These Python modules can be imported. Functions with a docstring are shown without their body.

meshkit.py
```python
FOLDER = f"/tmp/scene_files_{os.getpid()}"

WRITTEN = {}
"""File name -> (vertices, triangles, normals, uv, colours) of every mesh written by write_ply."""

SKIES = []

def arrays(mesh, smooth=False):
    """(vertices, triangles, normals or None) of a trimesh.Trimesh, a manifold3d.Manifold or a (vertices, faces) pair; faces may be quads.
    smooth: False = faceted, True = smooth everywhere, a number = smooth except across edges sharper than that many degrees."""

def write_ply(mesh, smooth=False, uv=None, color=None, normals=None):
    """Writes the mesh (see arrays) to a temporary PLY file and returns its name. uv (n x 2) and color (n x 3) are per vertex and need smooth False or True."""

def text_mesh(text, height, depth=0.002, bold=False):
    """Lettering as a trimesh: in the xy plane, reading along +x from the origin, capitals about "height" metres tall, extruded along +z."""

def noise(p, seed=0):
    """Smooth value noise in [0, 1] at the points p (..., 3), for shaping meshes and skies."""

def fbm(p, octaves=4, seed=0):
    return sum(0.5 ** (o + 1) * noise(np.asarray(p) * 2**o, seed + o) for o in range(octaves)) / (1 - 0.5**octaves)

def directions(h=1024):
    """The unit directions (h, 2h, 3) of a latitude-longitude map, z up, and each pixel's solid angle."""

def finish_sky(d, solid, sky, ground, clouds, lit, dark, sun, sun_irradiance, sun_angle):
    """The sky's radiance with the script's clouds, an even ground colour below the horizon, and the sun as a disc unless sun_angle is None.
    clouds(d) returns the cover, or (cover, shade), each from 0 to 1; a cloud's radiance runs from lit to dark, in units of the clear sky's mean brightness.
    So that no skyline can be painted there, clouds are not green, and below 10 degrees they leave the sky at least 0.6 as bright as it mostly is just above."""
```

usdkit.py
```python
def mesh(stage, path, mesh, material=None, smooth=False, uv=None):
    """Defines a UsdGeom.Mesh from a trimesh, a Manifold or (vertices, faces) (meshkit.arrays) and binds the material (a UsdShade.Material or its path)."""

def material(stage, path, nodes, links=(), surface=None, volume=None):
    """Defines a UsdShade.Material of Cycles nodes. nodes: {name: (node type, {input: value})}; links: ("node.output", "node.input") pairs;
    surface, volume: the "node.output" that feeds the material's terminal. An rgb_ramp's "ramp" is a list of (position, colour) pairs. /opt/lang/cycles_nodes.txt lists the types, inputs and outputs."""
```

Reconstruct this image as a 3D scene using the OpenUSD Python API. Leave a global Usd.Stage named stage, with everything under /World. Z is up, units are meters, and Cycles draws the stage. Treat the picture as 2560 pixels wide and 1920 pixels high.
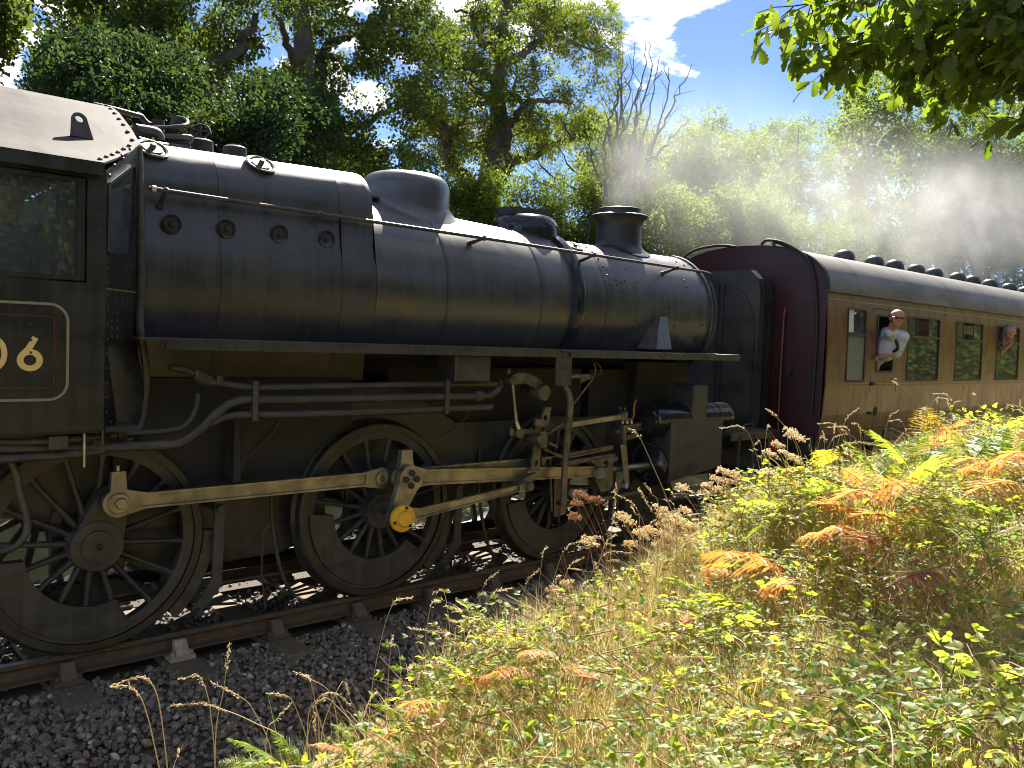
import math, random
import numpy as np
import trimesh
import manifold3d as m3
import shapely
from shapely import affinity
from shapely.geometry import Polygon, Point, LineString
from pxr import Usd, UsdGeom, UsdLux, UsdShade, Gf, Sdf, Vt
import usdkit, meshkit

stage = Usd.Stage.CreateInMemory()
UsdGeom.SetStageUpAxis(stage, "Z")
UsdGeom.SetStageMetersPerUnit(stage, 1.0)
UsdGeom.Xform.Define(stage, "/World")
stage.SetDefaultPrim(stage.GetPrimAtPath("/World"))
UsdGeom.Scope.Define(stage, "/World/Looks")

# ------------------------------------------------------------------ camera (x along the track, y across it, z up, rail top at z = 0)
EYE = np.array([-4.285, -7.415, 2.423])
FPX, YAW, PITCH, ROLL = 2118.0, math.radians(41.71), math.radians(-3.04), math.radians(2.169)
EXPOSURE = 1.9
_d = np.array([math.sin(YAW) * math.cos(PITCH), math.cos(YAW) * math.cos(PITCH), math.sin(PITCH)])
_r = np.array([math.cos(YAW), -math.sin(YAW), 0.0])
_u = np.cross(_r, _d)
CR = math.cos(ROLL) * _r + math.sin(ROLL) * _u
CU = -math.sin(ROLL) * _r + math.cos(ROLL) * _u
cam = UsdGeom.Camera.Define(stage, "/World/camera")
cam.AddTransformOp().Set(Gf.Matrix4d(*CR, 0, *CU, 0, *(-_d), 0, *EYE, 1))
cam.CreateHorizontalApertureAttr(36.0)
cam.CreateVerticalApertureAttr(27.0)
cam.CreateFocalLengthAttr(36.0 * FPX / 2560)
cam.CreateExposureAttr(EXPOSURE)
cam.CreateClippingRangeAttr(Gf.Vec2f(0.05, 5000))

# ------------------------------------------------------------------ sun and sky
SUN = np.array([0.516, 0.465, 0.719]); SUN /= np.linalg.norm(SUN)
sun = UsdLux.DistantLight.Define(stage, "/World/sun")
_x = np.cross([0, 0, 1], SUN); _x /= np.linalg.norm(_x); _y = np.cross(SUN, _x)
sun.AddTransformOp().Set(Gf.Matrix4d(*_x, 0, *_y, 0, *SUN, 0, 0, 0, 0, 1))
sun.CreateIntensityAttr(1.25); sun.CreateAngleAttr(0.53); sun.CreateNormalizeAttr(True)
sun.CreateColorAttr(Gf.Vec3f(1.0, 0.93, 0.82))
SKY = 0.068


def ray(px, py):
    v = _d + (px - 1280) / FPX * CR - (py - 960) / FPX * CU
    return v / np.linalg.norm(v)


def at(px, py, x=None, y=None, z=None, dist=None):
    """The point seen at a pixel of the 2560 x 1920 photograph on a plane of known x, y or z (or at a known distance)."""
    v = ray(px, py)
    k = (x - EYE[0]) / v[0] if x is not None else (y - EYE[1]) / v[1] if y is not None else (z - EYE[2]) / v[2] if z is not None else dist
    return EYE + k * v


def to_px(p):
    q = np.asarray(p, float) - EYE
    w = q @ _d
    return np.stack([1280 + FPX * (q @ CR) / w, 960 - FPX * (q @ CU) / w], -1)


_cl = [ray(1640, 30), ray(1480, 20), ray(1110, 30), ray(10, 90), ray(1700, 60), ray(1760, 290), ray(1300, 330), ray(2060, 320)]
_cw = [0.10, 0.09, 0.12, 0.12, 0.05, -0.13, -0.13, -0.13]
_cc = [(0.9915, 0.9985), (0.992, 0.9985), (0.985, 0.998), (0.985, 0.999), (0.996, 0.9994), (0.982, 0.996), (0.982, 0.996), (0.982, 0.996)]
nodes = {
    "sky": ("sky_texture", {"sky_type": "single_scattering", "sun_disc": False, "sun_elevation": float(math.asin(SUN[2])), "sun_rotation": float(math.atan2(SUN[0], SUN[1])), "altitude": 100.0, "air_density": 0.45, "aerosol_density": 0.04, "ozone_density": 3.0}),
    "geo": ("texture_coordinate", {}),
    "sep": ("separate_xyz", {}),
    "den": ("math", {"math_type": "add", "value2": 0.30}),
    "den2": ("math", {"math_type": "maximum", "value2": 0.12}),
    "ux": ("math", {"math_type": "divide"}), "uy": ("math", {"math_type": "divide"}),
    "uv": ("combine_xyz", {}),
    "n1": ("noise_texture", {"scale": 8.5, "detail": 9.0, "roughness": 0.58, "distortion": 0.25}),
    "n2": ("noise_texture", {"scale": 30.0, "detail": 4.0, "roughness": 0.6}),
    "n2s": ("math", {"math_type": "multiply_add", "value2": 0.10, "value3": -0.05}),
    "sum": ("math", {"math_type": "add"}),
    "mask": ("map_range", {"range_type": "smoothstep", "from_min": 0.525, "from_max": 0.665, "to_min": 0.0, "to_max": 0.97, "clamp": True}),
    "cloud": ("color", {"value": (9.5, 9.4, 9.4)}),
    "mix": ("mix_color", {}),
    "bg": ("background_shader", {"strength": SKY}),
}
links = [("geo.generated", "sep.vector"), ("sep.z", "den.value1"), ("den.value", "den2.value1"), ("sep.x", "ux.value1"), ("sep.y", "uy.value1"), ("den2.value", "ux.value2"), ("den2.value", "uy.value2"),
         ("ux.value", "uv.x"), ("uy.value", "uv.y"), ("uv.vector", "n1.vector"), ("uv.vector", "n2.vector"), ("n2.fac", "n2s.value1"), ("n1.fac", "sum.value1"), ("n2s.value", "sum.value2")]
prev = "sum.value"
for i, (c, w, (a, b)) in enumerate(zip(_cl, _cw, _cc)):
    nodes[f"dot{i}"] = ("vector_math", {"math_type": "dot_product", "vector2": tuple(c)})
    nodes[f"rng{i}"] = ("map_range", {"range_type": "smoothstep", "from_min": a, "from_max": b, "to_min": 0.0, "to_max": w, "clamp": True})
    nodes[f"add{i}"] = ("math", {"math_type": "add"})
    links += [("geo.generated", f"dot{i}.vector1"), (f"dot{i}.value", f"rng{i}.value"), (prev, f"add{i}.value1"), (f"rng{i}.result", f"add{i}.value2")]
    prev = f"add{i}.value"
links += [(prev, "mask.value"), ("mask.result", "mix.fac"), ("sky.color", "mix.a"), ("cloud.color", "mix.b"), ("mix.result", "bg.color")]
sky_mat = usdkit.material(stage, "/World/Looks/sky_and_clouds", nodes, links, surface="bg.background")
dome = UsdLux.DomeLight.Define(stage, "/World/sky")
dome.CreateIntensityAttr(1.0)
UsdShade.MaterialBindingAPI.Apply(dome.GetPrim()).Bind(sky_mat)
dome.GetPrim().SetCustomDataByKey("kind", "structure")

def sbox(x0, x1, z0, z1):
    return shapely.geometry.box(x0, z0, x1, z1)


# ------------------------------------------------------------------ helpers: prims
_used, _loc = {}, {}


def numbered(parent, name):
    k = _used.setdefault((parent, name), 0)
    _used[(parent, name)] += 1
    return f"{parent}/{name}" if k == 0 else f"{parent}/{name}_{k:03d}"


def data(prim, label=None, category=None, group=None, kind=None):
    for k, v in (("label", label), ("category", category), ("group", group), ("kind", kind)):
        if v:
            prim.SetCustomDataByKey(k, v)


def thing(name, label, category, loc=(0, 0, 0), group=None, kind=None):
    path = numbered("/World", name)
    x = UsdGeom.Xform.Define(stage, path)
    x.AddTranslateOp().Set(Gf.Vec3d(*map(float, loc)))
    data(x.GetPrim(), label, category, group, kind)
    _loc[path] = np.asarray(loc, float)
    return path


def part(parent, name, mesh, mat, smooth=35, label=None, kind=None):
    """A mesh part in world coordinates under a thing (or under one of its parts)."""
    path = numbered(parent, name)
    top = "/".join(parent.split("/")[:3])
    v, f = mesh
    v = np.asarray(v, float) - _loc.get(top, np.zeros(3))
    m = usdkit.mesh(stage, path, (v, f), M[mat], smooth=smooth)
    data(m.GetPrim(), label, kind=kind)
    return path


def single(name, mesh, mat, label=None, category=None, group=None, kind=None, smooth=35):
    """A thing that is one mesh."""
    path = numbered("/World", name)
    m = usdkit.mesh(stage, path, mesh, M[mat], smooth=smooth)
    data(m.GetPrim(), label, category, group, kind)
    return path


def instancer(path, protos, mats, pos, quat, scale, idx, kind=None, label=None, category=None, group=None):
    """protos: list of (name, mesh). quat: (n,4) as w,x,y,z."""
    pi = UsdGeom.PointInstancer.Define(stage, path)
    rel = pi.CreatePrototypesRel()
    for k, ((nm, mesh), mt) in enumerate(zip(protos, mats)):
        p = f"{path}/{nm}" + (f"_{k:03d}" if k else "")
        usdkit.mesh(stage, p, mesh, M[mt], smooth=False)
        rel.AddTarget(p)
    pi.CreateProtoIndicesAttr(Vt.IntArray.FromNumpy(np.asarray(idx, np.int32)))
    pi.CreatePositionsAttr(Vt.Vec3fArray.FromNumpy(np.asarray(pos, np.float32)))
    q = np.asarray(quat, np.float32)
    pi.CreateOrientationsAttr(Vt.QuathArray([Gf.Quath(float(a), float(b), float(c), float(d)) for a, b, c, d in q]))
    s = np.asarray(scale, np.float32)
    if s.ndim == 1:
        s = np.repeat(s[:, None], 3, 1)
    pi.CreateScalesAttr(Vt.Vec3fArray.FromNumpy(s))
    data(pi.GetPrim(), label, category, group, kind)
    return path


def rand_quat(n, rng):
    q = rng.normal(size=(n, 4))
    return q / np.linalg.norm(q, axis=1, keepdims=True)


def yaw_quat(yaw, tilt=None, tdir=None):
    """Rotation about z by yaw, then a tilt (radians) about a horizontal axis at angle tdir."""
    n = len(yaw)
    q1 = np.stack([np.cos(yaw / 2), 0 * yaw, 0 * yaw, np.sin(yaw / 2)], 1)
    if tilt is None:
        return q1
    q2 = np.stack([np.cos(tilt / 2), np.sin(tilt / 2) * np.cos(tdir), np.sin(tilt / 2) * np.sin(tdir), 0 * yaw], 1)
    w1, x1, y1, z1 = q2.T
    w2, x2, y2, z2 = q1.T
    return np.stack([w1 * w2 - x1 * x2 - y1 * y2 - z1 * z2, w1 * x2 + x1 * w2 + y1 * z2 - z1 * y2, w1 * y2 - x1 * z2 + y1 * w2 + z1 * x2, w1 * z2 + x1 * y2 - y1 * x2 + z1 * w2], 1)


# ------------------------------------------------------------------ helpers: shapes, each a (vertices, triangles) pair
def join(*ms):
    ms = [m for m in ms if m is not None]
    v, f, n = [np.zeros((0, 3))], [np.zeros((0, 3), int)], 0
    for a, b in ms:
        a = np.asarray(a, float); b = np.asarray(b, int)
        v.append(a); f.append(b + n); n += len(a)
    return np.vstack(v), np.vstack(f)


def tm(t):
    return np.array(t.vertices), np.array(t.faces)


def hull(pts):
    return tm(trimesh.convex.convex_hull(np.asarray(pts, float)))


def box(x0, x1, y0, y1, z0, z1, b=0.0):
    if b <= 0:
        t = trimesh.creation.box((x1 - x0, y1 - y0, z1 - z0))
        v = np.array(t.vertices) + [(x0 + x1) / 2, (y0 + y1) / 2, (z0 + z1) / 2]
        return v, np.array(t.faces)
    p = []
    for X, sx in ((x0, 1), (x1, -1)):
        for Y, sy in ((y0, 1), (y1, -1)):
            for Z, sz in ((z0, 1), (z1, -1)):
                p += [(X, Y + sy * b, Z + sz * b), (X + sx * b, Y, Z + sz * b), (X + sx * b, Y + sy * b, Z)]
    return hull(p)


def frame_of(t):
    t = np.asarray(t, float) / np.linalg.norm(t)
    a = np.cross(t, [0, 0, 1.0]) if abs(t[2]) < 0.9 else np.cross(t, [1.0, 0, 0])
    a /= np.linalg.norm(a)
    return t, a, np.cross(t, a)


def bar(p0, p1, w, h, up=(0, 0, 1), b=0.0):
    """A rectangular bar from p0 to p1: w across, h along 'up'."""
    p0, p1 = np.asarray(p0, float), np.asarray(p1, float)
    t = p1 - p0; L = np.linalg.norm(t); t /= L
    s = np.cross(t, up); s /= np.linalg.norm(s); u = np.cross(s, t)
    v, f = box(0, L, -w / 2, w / 2, -h / 2, h / 2, b)
    return p0 + v[:, :1] * t + v[:, 1:2] * s + v[:, 2:] * u, f


def lathe(profile, origin, axis=(0, 0, 1), n=32, arc=None):
    """profile: [(radius, distance along the axis)]; ends with radius 0 are closed."""
    t, a, b = frame_of(axis)
    pr = np.asarray(profile, float)
    ang = np.arange(n) * 2 * np.pi / n
    ring = np.cos(ang)[:, None] * a + np.sin(ang)[:, None] * b
    v = (np.asarray(origin, float) + pr[:, 1][:, None, None] * t + pr[:, 0][:, None, None] * ring[None]).reshape(-1, 3)
    i, j = np.meshgrid(np.arange(len(pr) - 1), np.arange(n), indexing="ij")
    q = np.stack([i * n + j, i * n + (j + 1) % n, (i + 1) * n + (j + 1) % n, (i + 1) * n + j], -1).reshape(-1, 4)
    return v, np.vstack([q[:, [0, 1, 2]], q[:, [0, 2, 3]]])


def cyl(p0, p1, r, r1=None, n=20, b=0.0):
    p0, p1 = np.asarray(p0, float), np.asarray(p1, float)
    L = np.linalg.norm(p1 - p0); r1 = r if r1 is None else r1
    pr = [(1e-5, 0), (r - b, 0), (r, b), (r1, L - b), (r1 - b, L), (1e-5, L)] if b > 0 else [(1e-5, 0), (r, 0), (r1, L), (1e-5, L)]
    return lathe(pr, p0, p1 - p0, n)


def spline(pts, per=6):
    p = np.asarray(pts, float)
    if len(p) < 3:
        return p
    q = np.vstack([2 * p[0] - p[1], p, 2 * p[-1] - p[-2]])
    out = []
    for i in range(1, len(q) - 2):
        for t in np.linspace(0, 1, per, endpoint=False):
            a, b, c, d = q[i - 1], q[i], q[i + 1], q[i + 2]
            out.append(0.5 * (2 * b + (c - a) * t + (2 * a - 5 * b + 4 * c - d) * t * t + (3 * b - a - 3 * c + d) * t ** 3))
    out.append(p[-1])
    return np.array(out)


def tube(pts, r, n=8, caps=True):
    """Parallel-transport tube; r a number or one per point."""
    p = np.asarray(pts, float); m = len(p)
    t = np.gradient(p, axis=0); t /= np.linalg.norm(t, axis=1, keepdims=True) + 1e-12
    _, a, _b = frame_of(t[0])
    A = [a]
    for i in range(1, m):
        a = A[-1] - (A[-1] @ t[i]) * t[i]
        A.append(a / (np.linalg.norm(a) + 1e-12))
    A = np.array(A); B = np.cross(t, A)
    R = np.broadcast_to(np.asarray(r, float), (m,))
    ang = np.arange(n) * 2 * np.pi / n
    v = (p[:, None] + R[:, None, None] * (np.cos(ang)[None, :, None] * A[:, None] + np.sin(ang)[None, :, None] * B[:, None])).reshape(-1, 3)
    i, j = np.meshgrid(np.arange(m - 1), np.arange(n), indexing="ij")
    q = np.stack([i * n + j, i * n + (j + 1) % n, (i + 1) * n + (j + 1) % n, (i + 1) * n + j], -1).reshape(-1, 4)
    f = np.vstack([q[:, [0, 1, 2]], q[:, [0, 2, 3]]])
    if caps:
        k = np.arange(1, n - 1)
        f = np.vstack([f, np.stack([0 * k, k + 1, k], 1), np.stack([0 * k, k, k + 1], 1) + (m - 1) * n])
    return v, f


def plate(poly, y0, y1):
    """A polygon in (x, z) extruded across the track from y0 to y1."""
    if not hasattr(poly, "geoms") and not isinstance(poly, Polygon):
        poly = Polygon(poly)
    out = []
    for g in getattr(poly, "geoms", [poly]):
        if g.geom_type != "Polygon" or g.area < 1e-8:
            continue
        t = trimesh.creation.extrude_polygon(shapely.geometry.polygon.orient(g), abs(y1 - y0), engine="earcut")
        v = np.array(t.vertices)
        out.append((np.stack([v[:, 0], max(y0, y1) - v[:, 2], v[:, 1]], 1), np.array(t.faces)))
    return join(*out)


def plate_x(poly, x0, x1):
    """A polygon in (y, z) extruded along the track from x0 to x1."""
    if not hasattr(poly, "geoms") and not isinstance(poly, Polygon):
        poly = Polygon(poly)
    out = []
    for g in getattr(poly, "geoms", [poly]):
        if g.geom_type != "Polygon" or g.area < 1e-8:
            continue
        t = trimesh.creation.extrude_polygon(shapely.geometry.polygon.orient(g), abs(x1 - x0), engine="earcut")
        v = np.array(t.vertices)
        out.append((np.stack([min(x0, x1) + v[:, 2], v[:, 0], v[:, 1]], 1), np.array(t.faces)))
    return join(*out)


def sheet(pts, t, normal):
    """A flat polygon (3D points, convex) given a thickness t along -normal."""
    p = np.asarray(pts, float); nrm = np.asarray(normal, float); nrm = nrm / np.linalg.norm(nrm)
    return hull(np.vstack([p, p - t * nrm]))


def ball(c, r, n=12, squash=(1, 1, 1)):
    t = trimesh.creation.uv_sphere(1.0, count=[max(4, n // 2), n])
    return np.array(t.vertices) * r * np.asarray(squash) + c, np.array(t.faces)


def rivets(points, normal, r=0.011, h=0.007):
    out = []
    for k, p in enumerate(points):
        nn = normal[k] if np.ndim(normal) == 2 else normal
        out.append(lathe([(r, -0.002), (r * 0.95, h * 0.4), (r * 0.6, h * 0.85), (1e-4, h)], p, nn, 7))
    return join(*out)


def grid_mesh(X, Y, Z):
    n, m = X.shape
    v = np.stack([X, Y, Z], -1).reshape(-1, 3)
    i, j = np.meshgrid(np.arange(n - 1), np.arange(m - 1), indexing="ij")
    a = i * m + j
    q = np.stack([a, a + m, a + m + 1, a + 1], -1).reshape(-1, 4)
    return v, np.vstack([q[:, [0, 1, 2]], q[:, [0, 2, 3]]])


def loft(rings, closed=True, caps=True):
    r = np.asarray(rings, float); m, n = r.shape[:2]
    v = r.reshape(-1, 3)
    i, j = np.meshgrid(np.arange(m - 1), np.arange(n if closed else n - 1), indexing="ij")
    q = np.stack([i * n + j, i * n + (j + 1) % n, (i + 1) * n + (j + 1) % n, (i + 1) * n + j], -1).reshape(-1, 4)
    f = [q[:, [0, 1, 2]], q[:, [0, 2, 3]]]
    if caps:
        k = np.arange(1, n - 1)
        f += [np.stack([0 * k, k + 1, k], 1), np.stack([0 * k, k, k + 1], 1) + (m - 1) * n]
    return v, np.vstack(f)
# ------------------------------------------------------------------ materials
M = {}


def mat(name, c1, c2=None, rough=0.5, metallic=0.0, scale=6.0, detail=5.0, lo=0.35, hi=0.65, bump=0.0, bscale=60.0, rough2=None, coat=0.0, spec=0.5, stretch=(1, 1, 1), obj=False):
    n = {"p": ("principled_bsdf", {"base_color": c1, "roughness": rough, "metallic": metallic, "specular_ior_level": spec})}
    if coat:
        n["p"][1]["coat_weight"] = coat; n["p"][1]["coat_roughness"] = 0.08
    L = []
    src = "tc.object" if obj else "g.position"
    n["tc" if obj else "g"] = ("texture_coordinate" if obj else "geometry", {})
    if c2 is not None or rough2 is not None:
        n["mp"] = ("mapping", {"scale": stretch})
        n["n"] = ("noise_texture", {"scale": scale, "detail": detail, "roughness": 0.6})
        L += [(src, "mp.vector"), ("mp.vector", "n.vector")]
    if c2 is not None:
        n["r"] = ("rgb_ramp", {"ramp": [(0, c1), (lo, c1), (hi, c2), (1, c2)]})
        L += [("n.fac", "r.fac"), ("r.color", "p.base_color")]
    if rough2 is not None:
        n["rr"] = ("map_range", {"from_min": 0.3, "from_max": 0.7, "to_min": rough, "to_max": rough2, "clamp": True})
        L += [("n.fac", "rr.value"), ("rr.result", "p.roughness")]
    if bump:
        n["bn"] = ("noise_texture", {"scale": bscale, "detail": 4.0})
        n["b"] = ("bump", {"strength": 0.6, "distance": bump})
        L += [(src, "bn.vector"), ("bn.fac", "b.height"), ("b.normal", "p.normal")]
    M[name] = usdkit.material(stage, f"/World/Looks/{name}", n, L, surface="p.BSDF")


def leaf_mat(name, cols, trans, tfac=0.45, rough=0.45, spec=0.4):
    """Leaf: colours picked per leaf; light from behind comes through in the colours of trans."""
    n = {"g": ("geometry", {}), "oi": ("object_info", {}), "a": ("math", {"math_type": "multiply_add", "value2": 0.6}), "fr": ("math", {"math_type": "fraction"}),
         "r": ("rgb_ramp", {"ramp": cols}), "rt": ("rgb_ramp", {"ramp": trans}),
         "p": ("principled_bsdf", {"roughness": rough, "specular_ior_level": spec}), "t": ("translucent_bsdf", {}), "m": ("mix_closure", {"fac": tfac})}
    L = [("g.random_per_island", "a.value1"), ("oi.random", "a.value3"), ("a.value", "fr.value1"), ("fr.value", "r.fac"), ("fr.value", "rt.fac"), ("r.color", "p.base_color"), ("rt.color", "t.color"),
         ("p.BSDF", "m.closure1"), ("t.BSDF", "m.closure2")]
    M[name] = usdkit.material(stage, f"/World/Looks/{name}", n, L, surface="m.closure")


def pane_mat(name, tint=(0.75, 0.8, 0.8), rough=0.02, ior=1.5, dirt=0.0):
    n = {"f": ("fresnel", {"IOR": ior}), "t": ("transparent_bsdf", {"color": tint}), "g": ("glossy_bsdf", {"color": (1, 1, 1), "roughness": rough}), "m": ("mix_closure", {})}
    L = [("f.fac", "m.fac"), ("t.BSDF", "m.closure1"), ("g.BSDF", "m.closure2")]
    out = "m.closure"
    if dirt:
        n["d"] = ("diffuse_bsdf", {"color": (0.35, 0.36, 0.36)}); n["m2"] = ("mix_closure", {"fac": dirt})
        L += [("m.closure", "m2.closure1"), ("d.BSDF", "m2.closure2")]
        out = "m2.closure"
    M[name] = usdkit.material(stage, f"/World/Looks/{name}", n, L, surface=out)


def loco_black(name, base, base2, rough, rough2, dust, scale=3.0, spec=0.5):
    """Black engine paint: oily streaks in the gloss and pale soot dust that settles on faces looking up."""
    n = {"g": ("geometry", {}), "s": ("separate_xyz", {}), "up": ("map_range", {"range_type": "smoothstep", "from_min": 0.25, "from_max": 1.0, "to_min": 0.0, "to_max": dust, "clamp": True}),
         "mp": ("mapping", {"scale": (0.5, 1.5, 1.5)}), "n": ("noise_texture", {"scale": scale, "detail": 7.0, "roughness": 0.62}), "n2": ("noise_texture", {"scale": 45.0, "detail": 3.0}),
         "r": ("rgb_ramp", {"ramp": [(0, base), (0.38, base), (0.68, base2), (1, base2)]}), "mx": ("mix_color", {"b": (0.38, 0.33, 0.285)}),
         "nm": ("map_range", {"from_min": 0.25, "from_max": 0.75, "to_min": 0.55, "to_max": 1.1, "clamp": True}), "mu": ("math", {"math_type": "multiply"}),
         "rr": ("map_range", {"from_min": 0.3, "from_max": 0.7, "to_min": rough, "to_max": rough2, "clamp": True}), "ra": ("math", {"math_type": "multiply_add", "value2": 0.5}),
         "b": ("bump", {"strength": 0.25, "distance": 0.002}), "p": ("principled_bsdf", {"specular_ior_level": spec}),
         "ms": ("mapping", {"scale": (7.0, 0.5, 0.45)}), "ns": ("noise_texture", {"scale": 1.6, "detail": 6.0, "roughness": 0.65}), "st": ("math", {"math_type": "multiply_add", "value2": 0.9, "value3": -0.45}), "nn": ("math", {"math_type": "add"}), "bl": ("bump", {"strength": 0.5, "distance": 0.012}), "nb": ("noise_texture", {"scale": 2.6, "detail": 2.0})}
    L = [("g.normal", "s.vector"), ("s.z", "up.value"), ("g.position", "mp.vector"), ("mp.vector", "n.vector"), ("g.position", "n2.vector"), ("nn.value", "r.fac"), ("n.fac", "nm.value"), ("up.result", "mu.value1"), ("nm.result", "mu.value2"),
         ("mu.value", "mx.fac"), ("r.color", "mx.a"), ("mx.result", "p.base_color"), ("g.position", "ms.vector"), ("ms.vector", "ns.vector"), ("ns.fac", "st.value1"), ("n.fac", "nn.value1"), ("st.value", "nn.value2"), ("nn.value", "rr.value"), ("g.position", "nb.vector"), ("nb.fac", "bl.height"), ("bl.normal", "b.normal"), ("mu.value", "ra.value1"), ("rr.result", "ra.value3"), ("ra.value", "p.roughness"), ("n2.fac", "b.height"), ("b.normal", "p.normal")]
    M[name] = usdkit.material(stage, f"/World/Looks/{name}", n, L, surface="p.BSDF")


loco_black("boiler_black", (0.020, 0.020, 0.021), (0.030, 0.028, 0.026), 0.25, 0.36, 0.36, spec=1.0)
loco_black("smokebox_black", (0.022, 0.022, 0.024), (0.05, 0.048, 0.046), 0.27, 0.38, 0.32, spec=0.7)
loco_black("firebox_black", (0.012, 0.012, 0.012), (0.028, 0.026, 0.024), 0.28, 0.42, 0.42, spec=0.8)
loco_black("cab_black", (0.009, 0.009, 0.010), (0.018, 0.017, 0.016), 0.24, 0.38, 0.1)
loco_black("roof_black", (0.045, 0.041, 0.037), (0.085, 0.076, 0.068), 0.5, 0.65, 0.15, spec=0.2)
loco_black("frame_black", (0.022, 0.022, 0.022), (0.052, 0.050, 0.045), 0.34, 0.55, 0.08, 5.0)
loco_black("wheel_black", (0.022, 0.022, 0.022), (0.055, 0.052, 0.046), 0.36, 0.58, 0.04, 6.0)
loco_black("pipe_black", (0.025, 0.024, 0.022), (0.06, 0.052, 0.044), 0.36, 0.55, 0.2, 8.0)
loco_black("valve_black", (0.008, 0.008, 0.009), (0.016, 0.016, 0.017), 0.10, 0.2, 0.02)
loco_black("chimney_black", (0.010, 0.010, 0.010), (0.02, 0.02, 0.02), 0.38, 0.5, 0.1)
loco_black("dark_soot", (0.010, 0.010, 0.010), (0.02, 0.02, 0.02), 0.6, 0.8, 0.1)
mat("rod_steel", (0.36, 0.335, 0.275), (0.18, 0.165, 0.135), rough=0.30, rough2=0.46, metallic=0.85, scale=7)
mat("tyre_steel", (0.055, 0.05, 0.04), (0.03, 0.028, 0.022), rough=0.42, metallic=0.4, scale=9)
mat("motion_steel", (0.17, 0.15, 0.105), (0.07, 0.062, 0.045), rough=0.4, rough2=0.6, metallic=0.6, scale=9)
mat("yellow_paint", (0.72, 0.44, 0.03), (0.62, 0.36, 0.03), rough=0.35, scale=30)
mat("number_cream", (0.55, 0.42, 0.15), rough=0.4)
mat("lining_cream", (0.17, 0.165, 0.11), rough=0.4)
mat("lining_red", (0.07, 0.012, 0.01), rough=0.4)
mat("plug_brass", (0.14, 0.115, 0.07), (0.09, 0.075, 0.05), rough=0.55, metallic=0.3, scale=30)
mat("buffer_red", (0.42, 0.03, 0.02), (0.3, 0.025, 0.02), rough=0.45, scale=12)
mat("copper", (0.5, 0.2, 0.09), rough=0.3, metallic=0.9)
mat("rail_rust", (0.10, 0.066, 0.042), (0.06, 0.042, 0.03), rough=0.75, scale=14, bump=0.002)
mat("rail_top", (0.45, 0.44, 0.42), rough=0.3, metallic=0.9)
mat("chair_iron", (0.06, 0.05, 0.042), (0.09, 0.065, 0.045), rough=0.75, scale=20, bump=0.002)
mat("chair_pale", (0.33, 0.31, 0.24), (0.2, 0.18, 0.13), rough=0.8, scale=25)
mat("sleeper_wood", (0.20, 0.155, 0.10), (0.11, 0.085, 0.06), rough=0.85, scale=9, stretch=(6, 1, 6), bump=0.004)
mat("maroon", (0.11, 0.04, 0.022), (0.145, 0.072, 0.034), rough=0.24, rough2=0.36, scale=3.5, stretch=(1.5, 1, 0.6))
mat("maroon_bank_reflection", (0.23, 0.15, 0.062), (0.155, 0.078, 0.038), rough=0.30, rough2=0.45, scale=3.5, stretch=(2.2, 1, 0.45))  # yellow reflection of the sunlit bank painted into the lower side colour
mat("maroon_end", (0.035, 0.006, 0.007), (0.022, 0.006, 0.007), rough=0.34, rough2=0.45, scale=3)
mat("coach_roof", (0.155, 0.142, 0.125), (0.10, 0.092, 0.083), rough=0.5, rough2=0.65, scale=2.2, stretch=(0.5, 1.6, 1.6), bump=0.001)
mat("gangway_black", (0.012, 0.014, 0.015), (0.03, 0.032, 0.033), rough=0.32, rough2=0.5, scale=3)
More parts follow.
